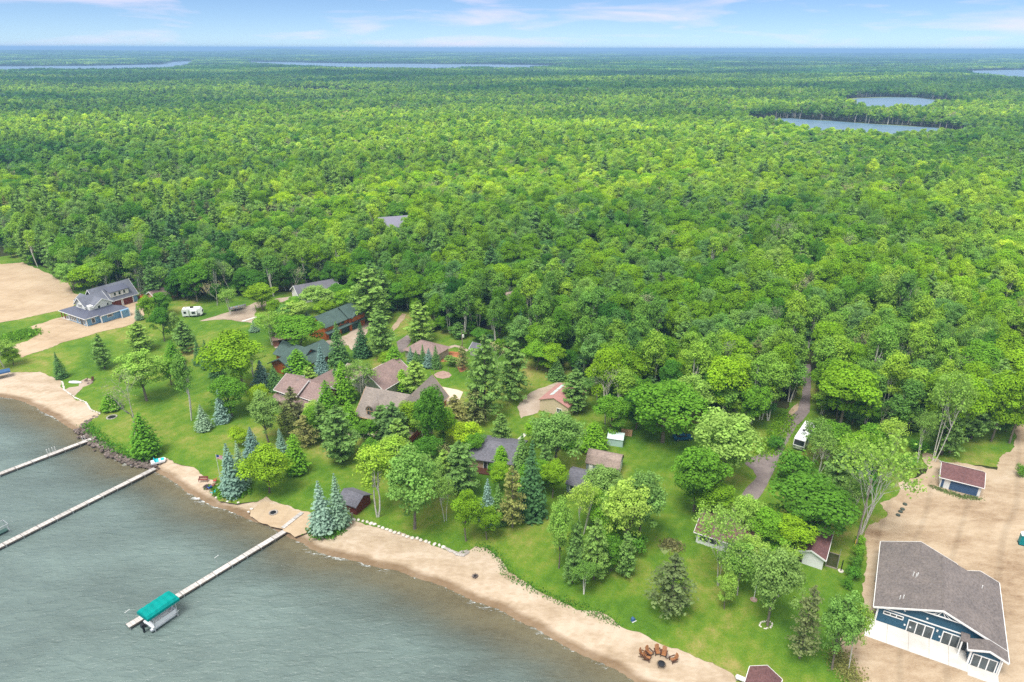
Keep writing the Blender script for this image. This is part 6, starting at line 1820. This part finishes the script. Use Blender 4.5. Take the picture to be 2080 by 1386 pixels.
# thick rough grass and weeds in clumps where sand meets lawn
def tufts(name, label, px_list, n, spread, hgt, mat, seed, z=0.05):
    P = np.array([G(x, y)[:2] for x, y in px_list]); s_ = np.r_[0, np.cumsum(np.linalg.norm(np.diff(P, axis=0), axis=1))]
    rg = np.random.default_rng(seed)
    t = rg.uniform(0, s_[-1], n)
    X = np.c_[np.interp(t, s_, P[:, 0]), np.interp(t, s_, P[:, 1])] + rg.normal(0, spread, (n, 2))
    Q = np.c_[X, z + rg.uniform(0.0, hgt, n)]
    N = unit(rg.normal(size=(n, 3)) * [1, 1, 0.3] + [0, 0, 0.35])
    V, F = leaf_quads(Q, N, np.full(n, hgt * 1.1), rg, 0.6)
    me = raw_mesh(name, V, F, mat)
    me.attributes.new('tint', 'FLOAT', 'POINT').data.foreach_set('value', np.repeat(rg.uniform(0, 1, n), 4).astype(np.float32))
    return tag(put(name, me), label, 'grass', kind='stuff')
tufts('beach_edge_grass', 'ragged grass fringe between the raked beach and the lawn', [(966, 1112), (989, 1114), (1019, 1137), (1029, 1165), (1057, 1183), (1120, 1214), (1196, 1241), (1259, 1271)], 1500, 0.55, 0.28, L['shrub'], 31)
tufts('shore_weeds', 'green weeds growing behind the dark boulder bank', [(176, 862), (192, 880), (228, 908), (265, 926), (300, 934)], 1100, 0.8, 0.4, L['shrub'], 32)
tufts('spruce_weeds', 'leafy weeds under the spruces beside the raked beach', [(440, 990), (452, 1003), (480, 1008), (505, 1000)], 1200, 0.8, 0.55, L['maple'], 33)
tufts('border_weeds', 'leafy weeds under the twin spruces behind the pale boulders', [(640, 1078), (662, 1086), (690, 1075)], 1400, 0.8, 0.5, L['maple'], 34)
tufts('dry_grass', 'tall dry straw coloured grass behind the sparse pine', [(1350, 1112), (1360, 1104), (1372, 1110), (1376, 1120)], 420, 0.7, 0.55, L['straw'], 35)
tufts('lot_weeds', 'weedy verge between the dirt lot and the lawn', [(1706, 1330), (1720, 1370), (1745, 1385)], 1500, 1.0, 0.35, L['brown_pine'], 36)
tufts('garage_weeds', 'low weeds along the front of the maroon roofed garage', [(1893, 990), (1910, 996), (1950, 1010), (1990, 1015)], 900, 0.45, 0.3, L['brown_pine'], 37)
tufts('mound_weeds', 'overgrown green mound on the sand by the two storey house', [(20, 690), (38, 682), (60, 680)], 2600, 1.6, 0.9, L['maple'], 38)
tufts('road_weeds', 'tall weeds on the verge of the asphalt road', [(1545, 925), (1566, 905), (1582, 880), (1598, 845)], 2200, 1.3, 0.5, L['oak'], 39)

# ---------------------------------------------------------------- poles, wires and small yard things
def pole(label, px_, py_, ty, r=0.16, transformer=False, arm=False):
    q = G(px_, py_); h = height_to(np.array([q[0], q[1], 0.0]), ty)
    T = thing('utility_pole', label, 'utility pole', (q[0], q[1], 0.0), LOT, 'utility poles')
    mobj('pole', cyl(0, 0, -0.2, h, r, 8, r * 0.75), M['pole'], T)
    if transformer:
        mobj('transformer', lathe([(0.05, h - 2.2), (0.26, h - 2.15), (0.26, h - 1.3), (0.05, h - 1.2)], 10, 0.42, 0), M['white'], T)
    mobj('insulator', cyl(0, 0, h, h + 0.22, 0.06, 6), M['silver'], T)
    return np.array([q[0], q[1], h])
pA = pole('tall wooden utility pole among birch trunks at the dirt lot', 1737, 1112, 975)
pB = pole('wooden utility pole with white transformer behind the garden path', 939, 700, 672, 0.15, True)
pC = pole('leaning grey pole beside the grey green garage', 806, 782, 752, 0.12)
def wire(label, a, b, sag):
    a, b = np.array(a, float), np.array(b, float)
    pts = [a + (b - a) * t - np.array([0, 0, sag * 4 * t * (1 - t)]) for t in np.linspace(0, 1, 13)]
    tag(mobj('overhead_wire', tube(pts, [0.022] * 13, 4), M['wire']), label, 'wire', 'overhead wires')
qa, qb = G(1400, 800, 0), G(1640, 880, 0)
wire('thin overhead wire from the birch pole to the narrow white cabin', pA, (G(1690, 1112)[0], G(1690, 1112)[1], 3.4), 0.5)
wire('thin overhead wire crossing the asphalt road', (pA[0] - 4, pA[1] + 22, 8.0), (qa[0], qa[1], 9.0), 1.2)
q = G(1733, 1122)
T = thing('guy_guard', 'yellow guy wire guard at the foot of the birch utility pole', 'guy wire', (q[0], q[1], 0.0))
mobj('sleeve', tube([(0, 0, 0), (0.25, 0.4, 2.6)], [0.06, 0.06], 6), M['yellow'], T); mobj('cable', tube([(0.25, 0.4, 2.6), tuple(pA - np.array([q[0], q[1], 0.6]))], [0.02, 0.02], 4), M['wire'], T)
q = G(1531, 1219)
T = thing('birdhouse_pole', 'thin white pole standing in a mulch ring on the lawn', 'pole', (q[0], q[1], 0.05))
lm('the white birdhouse pole', q)
mobj('pole', cyl(0, 0, 0, height_to(np.array([q[0], q[1], 0.0]), 1168), 0.06, 8), M['white'], T); mobj('mulch_ring', cyl(0, 0, 0, 0.06, 0.6, 12), M['brickpave'], T)
q = G(1700, 1160)
T = thing('trellis_bed', 'small garden bed with wire trellis and a dark post', 'garden bed', (q[0], q[1], 0.05), math.radians(60))
lm('the vegetable trellis', q)
for y in (0.0, 1.9): mobj('border_board', box(0.2, 4.4, y, y + 0.1, 0, 0.25), M['pole'], T)
for x in (0.2, 4.3): mobj('border_board', box(x, x + 0.1, 0.1, 1.9, 0, 0.25), M['pole'], T)
mobj('soil', box(0.3, 4.3, 0.1, 1.9, 0, 0.16), M['forest'], T)
for x in (0.3, 2.3, 4.3):
    for y in (0.05, 1.95): mobj('stake', cyl(x, y, 0, 1.6, 0.04, 5), M['silver'], T)
for y in (0.05, 1.95):
    for z in (0.6, 1.1, 1.55): mobj('wire_line', tube([(0.3, y, z), (4.3, y, z)], [0.015, 0.015], 4), M['silver'], T)
mobj('post', cyl(0.2, -0.6, 0, 2.4, 0.09, 8), M['black'], T); mobj('post_base', cyl(0.2, -0.6, 0, 0.12, 0.5, 10), M['palestone'], T)
for i, (x, y, lab) in enumerate(((1824, 1048, 'dark septic lid closest to the birch clump on the dirt'), (1829, 1041, 'dark septic lid second from the birch clump on the dirt'), (1833, 1036, 'dark septic lid third from the birch clump on the dirt'), (1838, 1026, 'grey septic lid pair farthest from the birch clump'))):
    q = G(x, y)
    T = thing('septic_lid', lab, 'septic lid', (q[0], q[1], 0.08), 0, 'septic lids in the dirt lot')
    mobj('riser', cyl(0, 0, 0, 0.22, 0.42, 14), M['lid'], T); mobj('cap', lathe([(0.36, 0.222), (0.34, 0.27), (0.05, 0.29)], 14), M['lid'], T)
q = G(2076, 1106)
T = thing('portable_toilet', 'teal portable toilet with white roof at the dirt lane', 'toilet', (q[0], q[1], 0.1), math.radians(-25))
lm('the teal portable toilet', q)
mobj('cabin', box(-0.6, 0.6, -0.6, 0.6, 0.08, 2.1), M['toilet_teal'], T); panel(T, 'door', 'y', -0.6, -1, -0.4, 0.4, 0.15, 1.95, 'toilet_teal', 0.04)
mobj('roof', prism([(-0.64, 2.1), (0.64, 2.1), (0.4, 2.35), (-0.4, 2.35)], 'y', -0.64, 0.64), M['white'], T); mobj('skid', box(-0.7, 0.7, -0.65, 0.65, 0.0, 0.07), M['black'], T)
q = G(1286, 1262)
T = thing('lawn_hose_box', 'small blue grey box on the lawn above the beach', 'box', (q[0], q[1], 0.06), 0.5)
mobj('body', prism([(-0.35, 0), (0.35, 0), (0.25, 0.5), (0.0, 0.72), (-0.25, 0.5)], 'y', -0.25, 0.25), M['blue_canvas'], T); mobj('foot_board', box(-0.42, 0.42, -0.34, -0.26, 0, 0.12), M['white'], T)
q = G(1097, 1046)
T = thing('clothesline_post', 'white T shaped clothesline post at the spruce edge', 'post', (q[0], q[1], 0.05), math.radians(60))
mobj('post', cyl(0, 0, 0, 2.2, 0.05, 8), M['white'], T); mobj('crossbar', tube([(-0.9, 0, 2.2), (0.9, 0, 2.2)], [0.04, 0.04], 6), M['white'], T)
q = G(181, 776)
for dx, dy, lab in ((-0.9, 0.2, 'dark plum chair at the fire circle nearer the rowing boat'), (0.7, 0.5, 'dark plum chair at the fire circle farther from the rowing boat')):
    T = thing('patio_chair', lab, 'chair', (q[0] + dx, q[1] + dy, 0.1), 4.2 + dx, 'dark chairs at the fire circle')
    mobj('seat', box(-0.3, 0.35, -0.32, 0.32, 0.36, 0.42), M['chairdark'], T); mobj('backrest', prism([(-0.3, 0.42), (-0.22, 0.42), (-0.5, 1.05), (-0.58, 1.05)], 'y', -0.32, 0.32), M['chairdark'], T)
    for x in (-0.25, 0.3):
        for y in (-0.28, 0.28): mobj('leg', box(x - 0.03, x + 0.03, y - 0.03, y + 0.03, 0, 0.36), M['chairdark'], T)
fire_ring('dark stone fire ring between the plum chairs', 183, 779, 0.6, 'darkstone', 9)
lm('the plum fire circle chairs', q)
cs = G(492, 654); cs2 = G(521, 645)
o = mobj('concrete_curb', box(0, float(np.linalg.norm(cs2 - cs)), -0.5, 0.5, 0, 0.16), M['concrete']); o.location = (cs[0], cs[1], 0.06); o.rotation_euler = (0, 0, ang(cs, cs2))
tag(o, 'pale concrete strip at the end of the gravel drive', 'curb')
# fence posts round the brick garden circle
for k, (x, y) in enumerate(((874, 765), (883, 759), (894, 752), (911, 757), (926, 750), (933, 757))):
    q = G(x, y)
    o = mobj('garden_post', cyl(0, 0, -0.1, 1.5, 0.06, 6), M['pole']); o.location = (q[0], q[1], 0.05)
    tag(o, ['short wooden garden post closest to the spruces by the brick circle', 'wooden garden post second from the spruces by the brick circle', 'wooden garden post third from the spruces behind the brick circle', 'wooden garden post behind the middle of the brick circle', 'wooden garden post second last past the brick circle', 'wooden garden post last past the brick circle beside the pine'][k], 'post', 'garden posts')
# ---------------------------------------------------------------- yard trees, placed one by one: kind, base px, top py, crown width px
yard = """birch 10 746 690 60|yellow_maple 27 742 704 34|green_spruce 125 768 715 25|white_pine 213 750 680 42|white_pine 288 713 655 54|white_pine 380 716 652 50|blue_spruce 283 650 617 16|oak 305 652 600 32|maple 330 642 591 44|maple 334 694 621 42|silver_maple 358 690 630 28
silver_maple 298 815 709 96|bare_tree 272 887 760 80|cedar 226 832 800 34|cedar 300 925 838 54|aspen 386 855 715 42|maple 348 782 725 44|blue_spruce 415 873 822 32|blue_spruce 453 857 792 33|maple 472 845 763 76|oak 490 795 672 112|green_spruce 424 748 690 28|green_spruce 406 740 692 24
bare_tree 440 621 572 34|oak 534 630 578 64|birch 553 703 631 66|blue_spruce 517 674 651 18|blue_spruce 625 652 628 16|maple 611 715 638 92|silver_maple 648 634 580 70|white_pine 753 655 545 90|white_pine 776 728 628 66|green_spruce 737 724 655 37|green_spruce 690 740 653 42|blue_spruce 655 760 699 26|cedar 607 762 709 50
white_pine 853 697 613 66|blue_spruce 534 783 732 38|silver_maple 546 899 792 72|yellow_maple 530 830 780 42|brown_pine 598 855 785 48|cedar 668 850 772 42|birch 735 812 732 70|cedar 700 816 733 44|cedar 804 768 701 48|white_pine 844 798 734 60|blue_spruce 835 738 704 18|green_spruce 846 744 712 20|green_spruce 860 742 700 18|blue_spruce 872 746 708 24|green_spruce 886 748 702 22
white_pine 693 938 825 86|white_pine 779 892 823 62|yellow_maple 838 890 812 58|maple 879 932 780 70|blue_spruce 574 925 871 29|blue_spruce 516 927 868 36|yellow_maple 486 907 866 38|blue_spruce 476 1003 901 50|blue_spruce 494 985 896 34|yellow_maple 547 1002 906 92|cedar 604 960 881 44|brown_pine 622 905 845 52|maple 641 892 823 48
blue_spruce 657 1079 977 52|blue_spruce 690 1069 962 44|aspen 767 1048 901 76|silver_maple 842 1075 911 126|aspen 803 962 885 66|white_pine 936 999 897 84|yellow_maple 945 922 851 66|maple 962 935 880 50|oak 947 1100 993 62|oak 989 1097 1028 50|blue_spruce 991 1063 973 40|green_spruce 1012 1062 983 38|brown_pine 1041 1072 948 58|green_spruce 1079 1048 895 60|oak 1122 1012 935 50
silver_maple 1128 953 831 112|cedar 1204 912 857 52|white_pine 1166 836 750 66|bare_tree 1231 862 750 82|maple 1346 899 773 142|white_pine 985 852 680 88|white_pine 1040 812 690 76|brown_pine 965 860 790 62|silver_maple 1266 1124 966 92|silver_maple 1299 1100 957 108|silver_maple 1135 1155 1010 58|birch 1183 1085 978 66
white_pine 1170 1150 1056 42|white_pine 1163 1184 1091 46|white_pine 1206 1178 1053 64|white_pine 1269 1171 1081 50|birch 1186 1210 1144 56|brown_pine 1360 1246 1125 96|silver_maple 1461 978 833 146|maple 1410 1039 901 106|oak 1450 1052 982 78|silver_maple 1512 1092 1005 72|maple 1640 1090 980 160|oak 1592 1130 1046 84
open_birch 1459 1190 1030 110|silver_maple 1471 1238 1159 44|silver_maple 1492 1204 1098 84|silver_maple 1559 1272 1103 104|brown_pine 1624 1338 1192 66|silver_maple 1690 1361 1200 82|birch 1726 1362 1223 48|birch 1650 942 848 60|open_birch 1747 1087 875 130|white_pine 1691 1016 917 78
birch 1895 938 748 78|birch 1865 942 832 44|oak 1929 920 758 84|oak 2013 897 755 76|oak 2050 901 752 76|white_pine 1912 924 770 76|white_pine 1972 891 770 72|birch 1827 882 821 60|bare_tree 1780 887 823 34|oak 1705 872 741 114|aspen 1562 857 728 60|aspen 1545 852 735 54|oak 1466 851 718 92
maple 1520 870 775 60|maple 1240 890 800 70|oak 1122 760 700 60|maple 1090 752 690 56|silver_maple 1400 862 760 90|cedar 1745 1000 905 50|birch 1800 930 850 60|maple 1770 925 860 60|green_spruce 1130 770 725 36|silver_maple 915 745 722 26|brown_pine 940 752 700 30|oak 560 650 610 40|silver_maple 585 660 618 50|maple 600 640 600 40
cedar 1150 905 880 40|maple 1098 1000 930 46|cedar 1065 1010 940 44|maple 1232 1090 1020 70|shrub 1240 1120 1075 60|shrub 1607 978 925 88|shrub 1748 1108 1090 26|shrub 1742 1130 1108 30|shrub 1736 1152 1130 32|shrub 1729 1176 1150 34|shrub 1722 1196 1174 26|shrub 2072 968 945 24|shrub 1285 1130 1085 60|shrub 690 1062 1040 30|shrub 928 742 728 28|shrub 880 800 786 24|shrub 1000 962 945 30|shrub 1575 912 888 40|shrub 1860 915 895 40|shrub 1840 945 922 44
maple 575 692 640 52|silver_maple 600 657 610 60|maple 706 640 585 52|maple 690 622 575 48|yellow_maple 790 746 715 42|cedar 818 792 750 32|brown_pine 926 872 802 62|maple 902 902 830 60|maple 745 906 852 44|white_pine 812 932 850 66|maple 872 962 884 58|green_spruce 1060 962 880 42|maple 1212 1062 990 62
maple 1242 1160 1092 52|maple 1292 872 790 66|aspen 1262 852 745 50|maple 1562 1122 1040 84|birch 1662 962 880 60|maple 1682 932 858 72|maple 1732 962 878 74|oak 1762 990 888 72|birch 1722 1062 958 62|oak 660 652 610 44|maple 470 720 690 40|green_spruce 560 792 742 34
silver_maple 640 868 815 46|cedar 712 872 815 40|maple 760 960 890 50|white_pine 905 990 915 60|oak 1015 1000 940 44|maple 1090 905 850 50|cedar 355 742 690 34|green_spruce 440 765 715 30|birch 515 765 700 60|brown_pine 585 880 820 44|white_pine 802 908 818 68|green_spruce 685 800 745 34|white_pine 632 800 745 44|bare_tree 905 985 905 46|birch 868 905 835 60|cedar 1018 955 905 36|bare_tree 1010 760 690 50|bare_tree 600 600 548 40|bare_tree 1500 1210 1120 60|white_pine 1018 905 840 50|birch 735 655 590 50|birch 470 640 585 44|birch 330 600 540 50|bare_tree 288 600 545 44|silver_maple 150 590 530 60|oak 190 600 535 60|birch 215 598 530 50|silver_maple 1222 1030 945 84|silver_maple 1250 1095 985 70|silver_maple 1520 1165 1085 66|birch 1580 1215 1105 56|silver_maple 880 1010 930 60|white_pine 655 895 815 46|birch 905 1060 965 52|white_pine 1105 985 905 46"""
NICE = {'oak': 'bright green oak', 'maple': 'deep green maple', 'yellow_maple': 'yellow green maple', 'silver_maple': 'pale green silver maple', 'aspen': 'slender light green aspen', 'birch': 'white stemmed birch', 'open_birch': 'wide open white birch clump', 'white_pine': 'feathery white pine',
        'green_spruce': 'dark green spruce', 'blue_spruce': 'silvery blue spruce', 'brown_pine': 'sparse olive brown pine', 'bare_tree': 'bleached bare tree', 'cedar': 'dense green cedar', 'shrub': 'leafy green shrub'}
CATN = {k: ('shrub' if k == 'shrub' else 'tree') for k in NICE}
OBJN = {'oak': 'oak_tree', 'maple': 'maple_tree', 'yellow_maple': 'yellow_maple_tree', 'silver_maple': 'silver_maple_tree', 'aspen': 'aspen_tree', 'birch': 'birch_tree', 'open_birch': 'birch_clump', 'white_pine': 'pine_tree', 'green_spruce': 'spruce_tree', 'blue_spruce': 'blue_spruce_tree', 'brown_pine': 'sparse_pine_tree', 'bare_tree': 'bare_tree', 'cedar': 'cedar_tree', 'shrub': 'leafy_shrub'}

def plant(kind, x, y, z, h, w, rng):
    p = PROTO[(kind, 0)][rng.integers(len(PROTO[(kind, 0)]))]
    T = bpy.data.objects.new(OBJN[kind], None); COL.objects.link(T)
    T.location = (x, y, z); T.rotation_euler = (0, 0, float(rng.uniform(0, 6.28)))
    T.scale = (w / 2 / p['R'] * float(rng.uniform(0.95, 1.05)), w / 2 / p['R'], h / p['H'])
    put('trunk', p['trunk'], T)
    if p['crown'] is not None: put('crown', p['crown'], T)
    return T

lnames = list(LAND); lpts = np.array([LAND[k] for k in lnames])
def nearest(x, y):
    return int(np.argmin(np.hypot(lpts[:, 0] - x, lpts[:, 1] - y)))
RANK = ['', 'second ', 'third ', 'fourth ', 'fifth ', 'sixth ', 'seventh ', 'eighth ', 'ninth ', 'tenth ', 'eleventh ', 'twelfth ']
ry = np.random.default_rng(21)
planted = []
for e in yard.replace('\n', '|').split('|'):
    k, bx_, by_, ty_, w_ = e.split(); b = G(float(bx_), float(by_))
    h = height_to(b, float(ty_)); w = float(w_) / FP * depth_of(b) * ({'blue_spruce': 1.2, 'green_spruce': 1.2, 'cedar': 1.15, 'shrub': 1.0, 'bare_tree': 1.0, 'silver_maple': 1.0, 'open_birch': 1.0}.get(k, 1.08))
    T = plant(k, b[0], b[1], 0.04, h, w, ry)
    planted.append((k, T, h, nearest(b[0], b[1]), 'yard'))
for i in IND:
    k = int(kinds_n[i]); h, w = tree_dims(k, ry); x, y = near_P[i]
    z = float(ground_h(near_P[i:i + 1])[0]) - 0.1
    T = plant(KN[k], float(x), float(y), z, h, w, ry)
    for ch in T.children: ch['stand'] = float(stand_of(near_P[i:i + 1])[0])
    planted.append((KN[k], T, h, nearest(x, y), 'wood'))
def second(T, li):
    d = np.hypot(lpts[:, 0] - T.location[0], lpts[:, 1] - T.location[1]); d[li] = 1e9
    return int(np.argmin(d))
groups = {}
for k, T, h, li, where in planted: groups.setdefault((k, li, second(T, li) if where == 'wood' else -1, where), []).append((h, T))
for (k, li, lj, where), lst in groups.items():
    lst.sort(key=lambda a: -a[0])
    n = len(lst)
    for r, (h, T) in enumerate(lst):
        place = 'near ' if where == 'yard' else 'at the forest edge closest to '
        if n == 1: lab = NICE[k] + ' ' + place + lnames[li]
        elif n == 2: lab = ('taller ' if r == 0 else 'shorter ') + NICE[k] + ' ' + place + lnames[li]
        elif n > 6 and where == 'wood': lab = ('tall ' if r < n / 3 else ('middling ' if r < 2 * n / 3 else 'low ')) + NICE[k] + ' ' + place + lnames[li]
        else: lab = RANK[min(r, 11)] + 'tallest ' + NICE[k] + ' ' + place + lnames[li]
        if where == 'wood':
            lab = lab.replace('at the forest edge closest to', 'in the wood by') + ' toward ' + lnames[lj].replace('the ', '', 1)
            if len(lab.split()) > 16: lab = lab.replace('in the wood by the', 'in wood by')
            if len(lab.split()) > 16: lab = lab.replace('slender ', '').replace('bright ', '').replace('light ', '').replace('pale ', '')
        if len(lab.split()) > 16: lab = lab.replace('at the forest edge closest to', 'in forest nearest')
        tag(T, lab, CATN[k], ('trees in the cottage yards' if CATN[k] == 'tree' else 'shrubs in the yards') if where == 'yard' else 'trees at the edge of the wood')

# ---------------------------------------------------------------- the air
m, nt, out = new_mat('summer haze')
v = nt.nodes.new('ShaderNodeVolumePrincipled')
v.inputs['Color'].default_value = (0.34, 0.60, 0.96, 1)
v.inputs['Density'].default_value = 0.00016
v.inputs['Anisotropy'].default_value = 0.0
nt.links.new(v.outputs[0], out.inputs['Volume'])
hz = mobj('haze', box(-20000, 20000, -600, 42500, -6, 99), m)
tag(hz, kind='stuff')
hz['label'] = 'thin blue summer haze over the woodland'
hz.visible_shadow = True
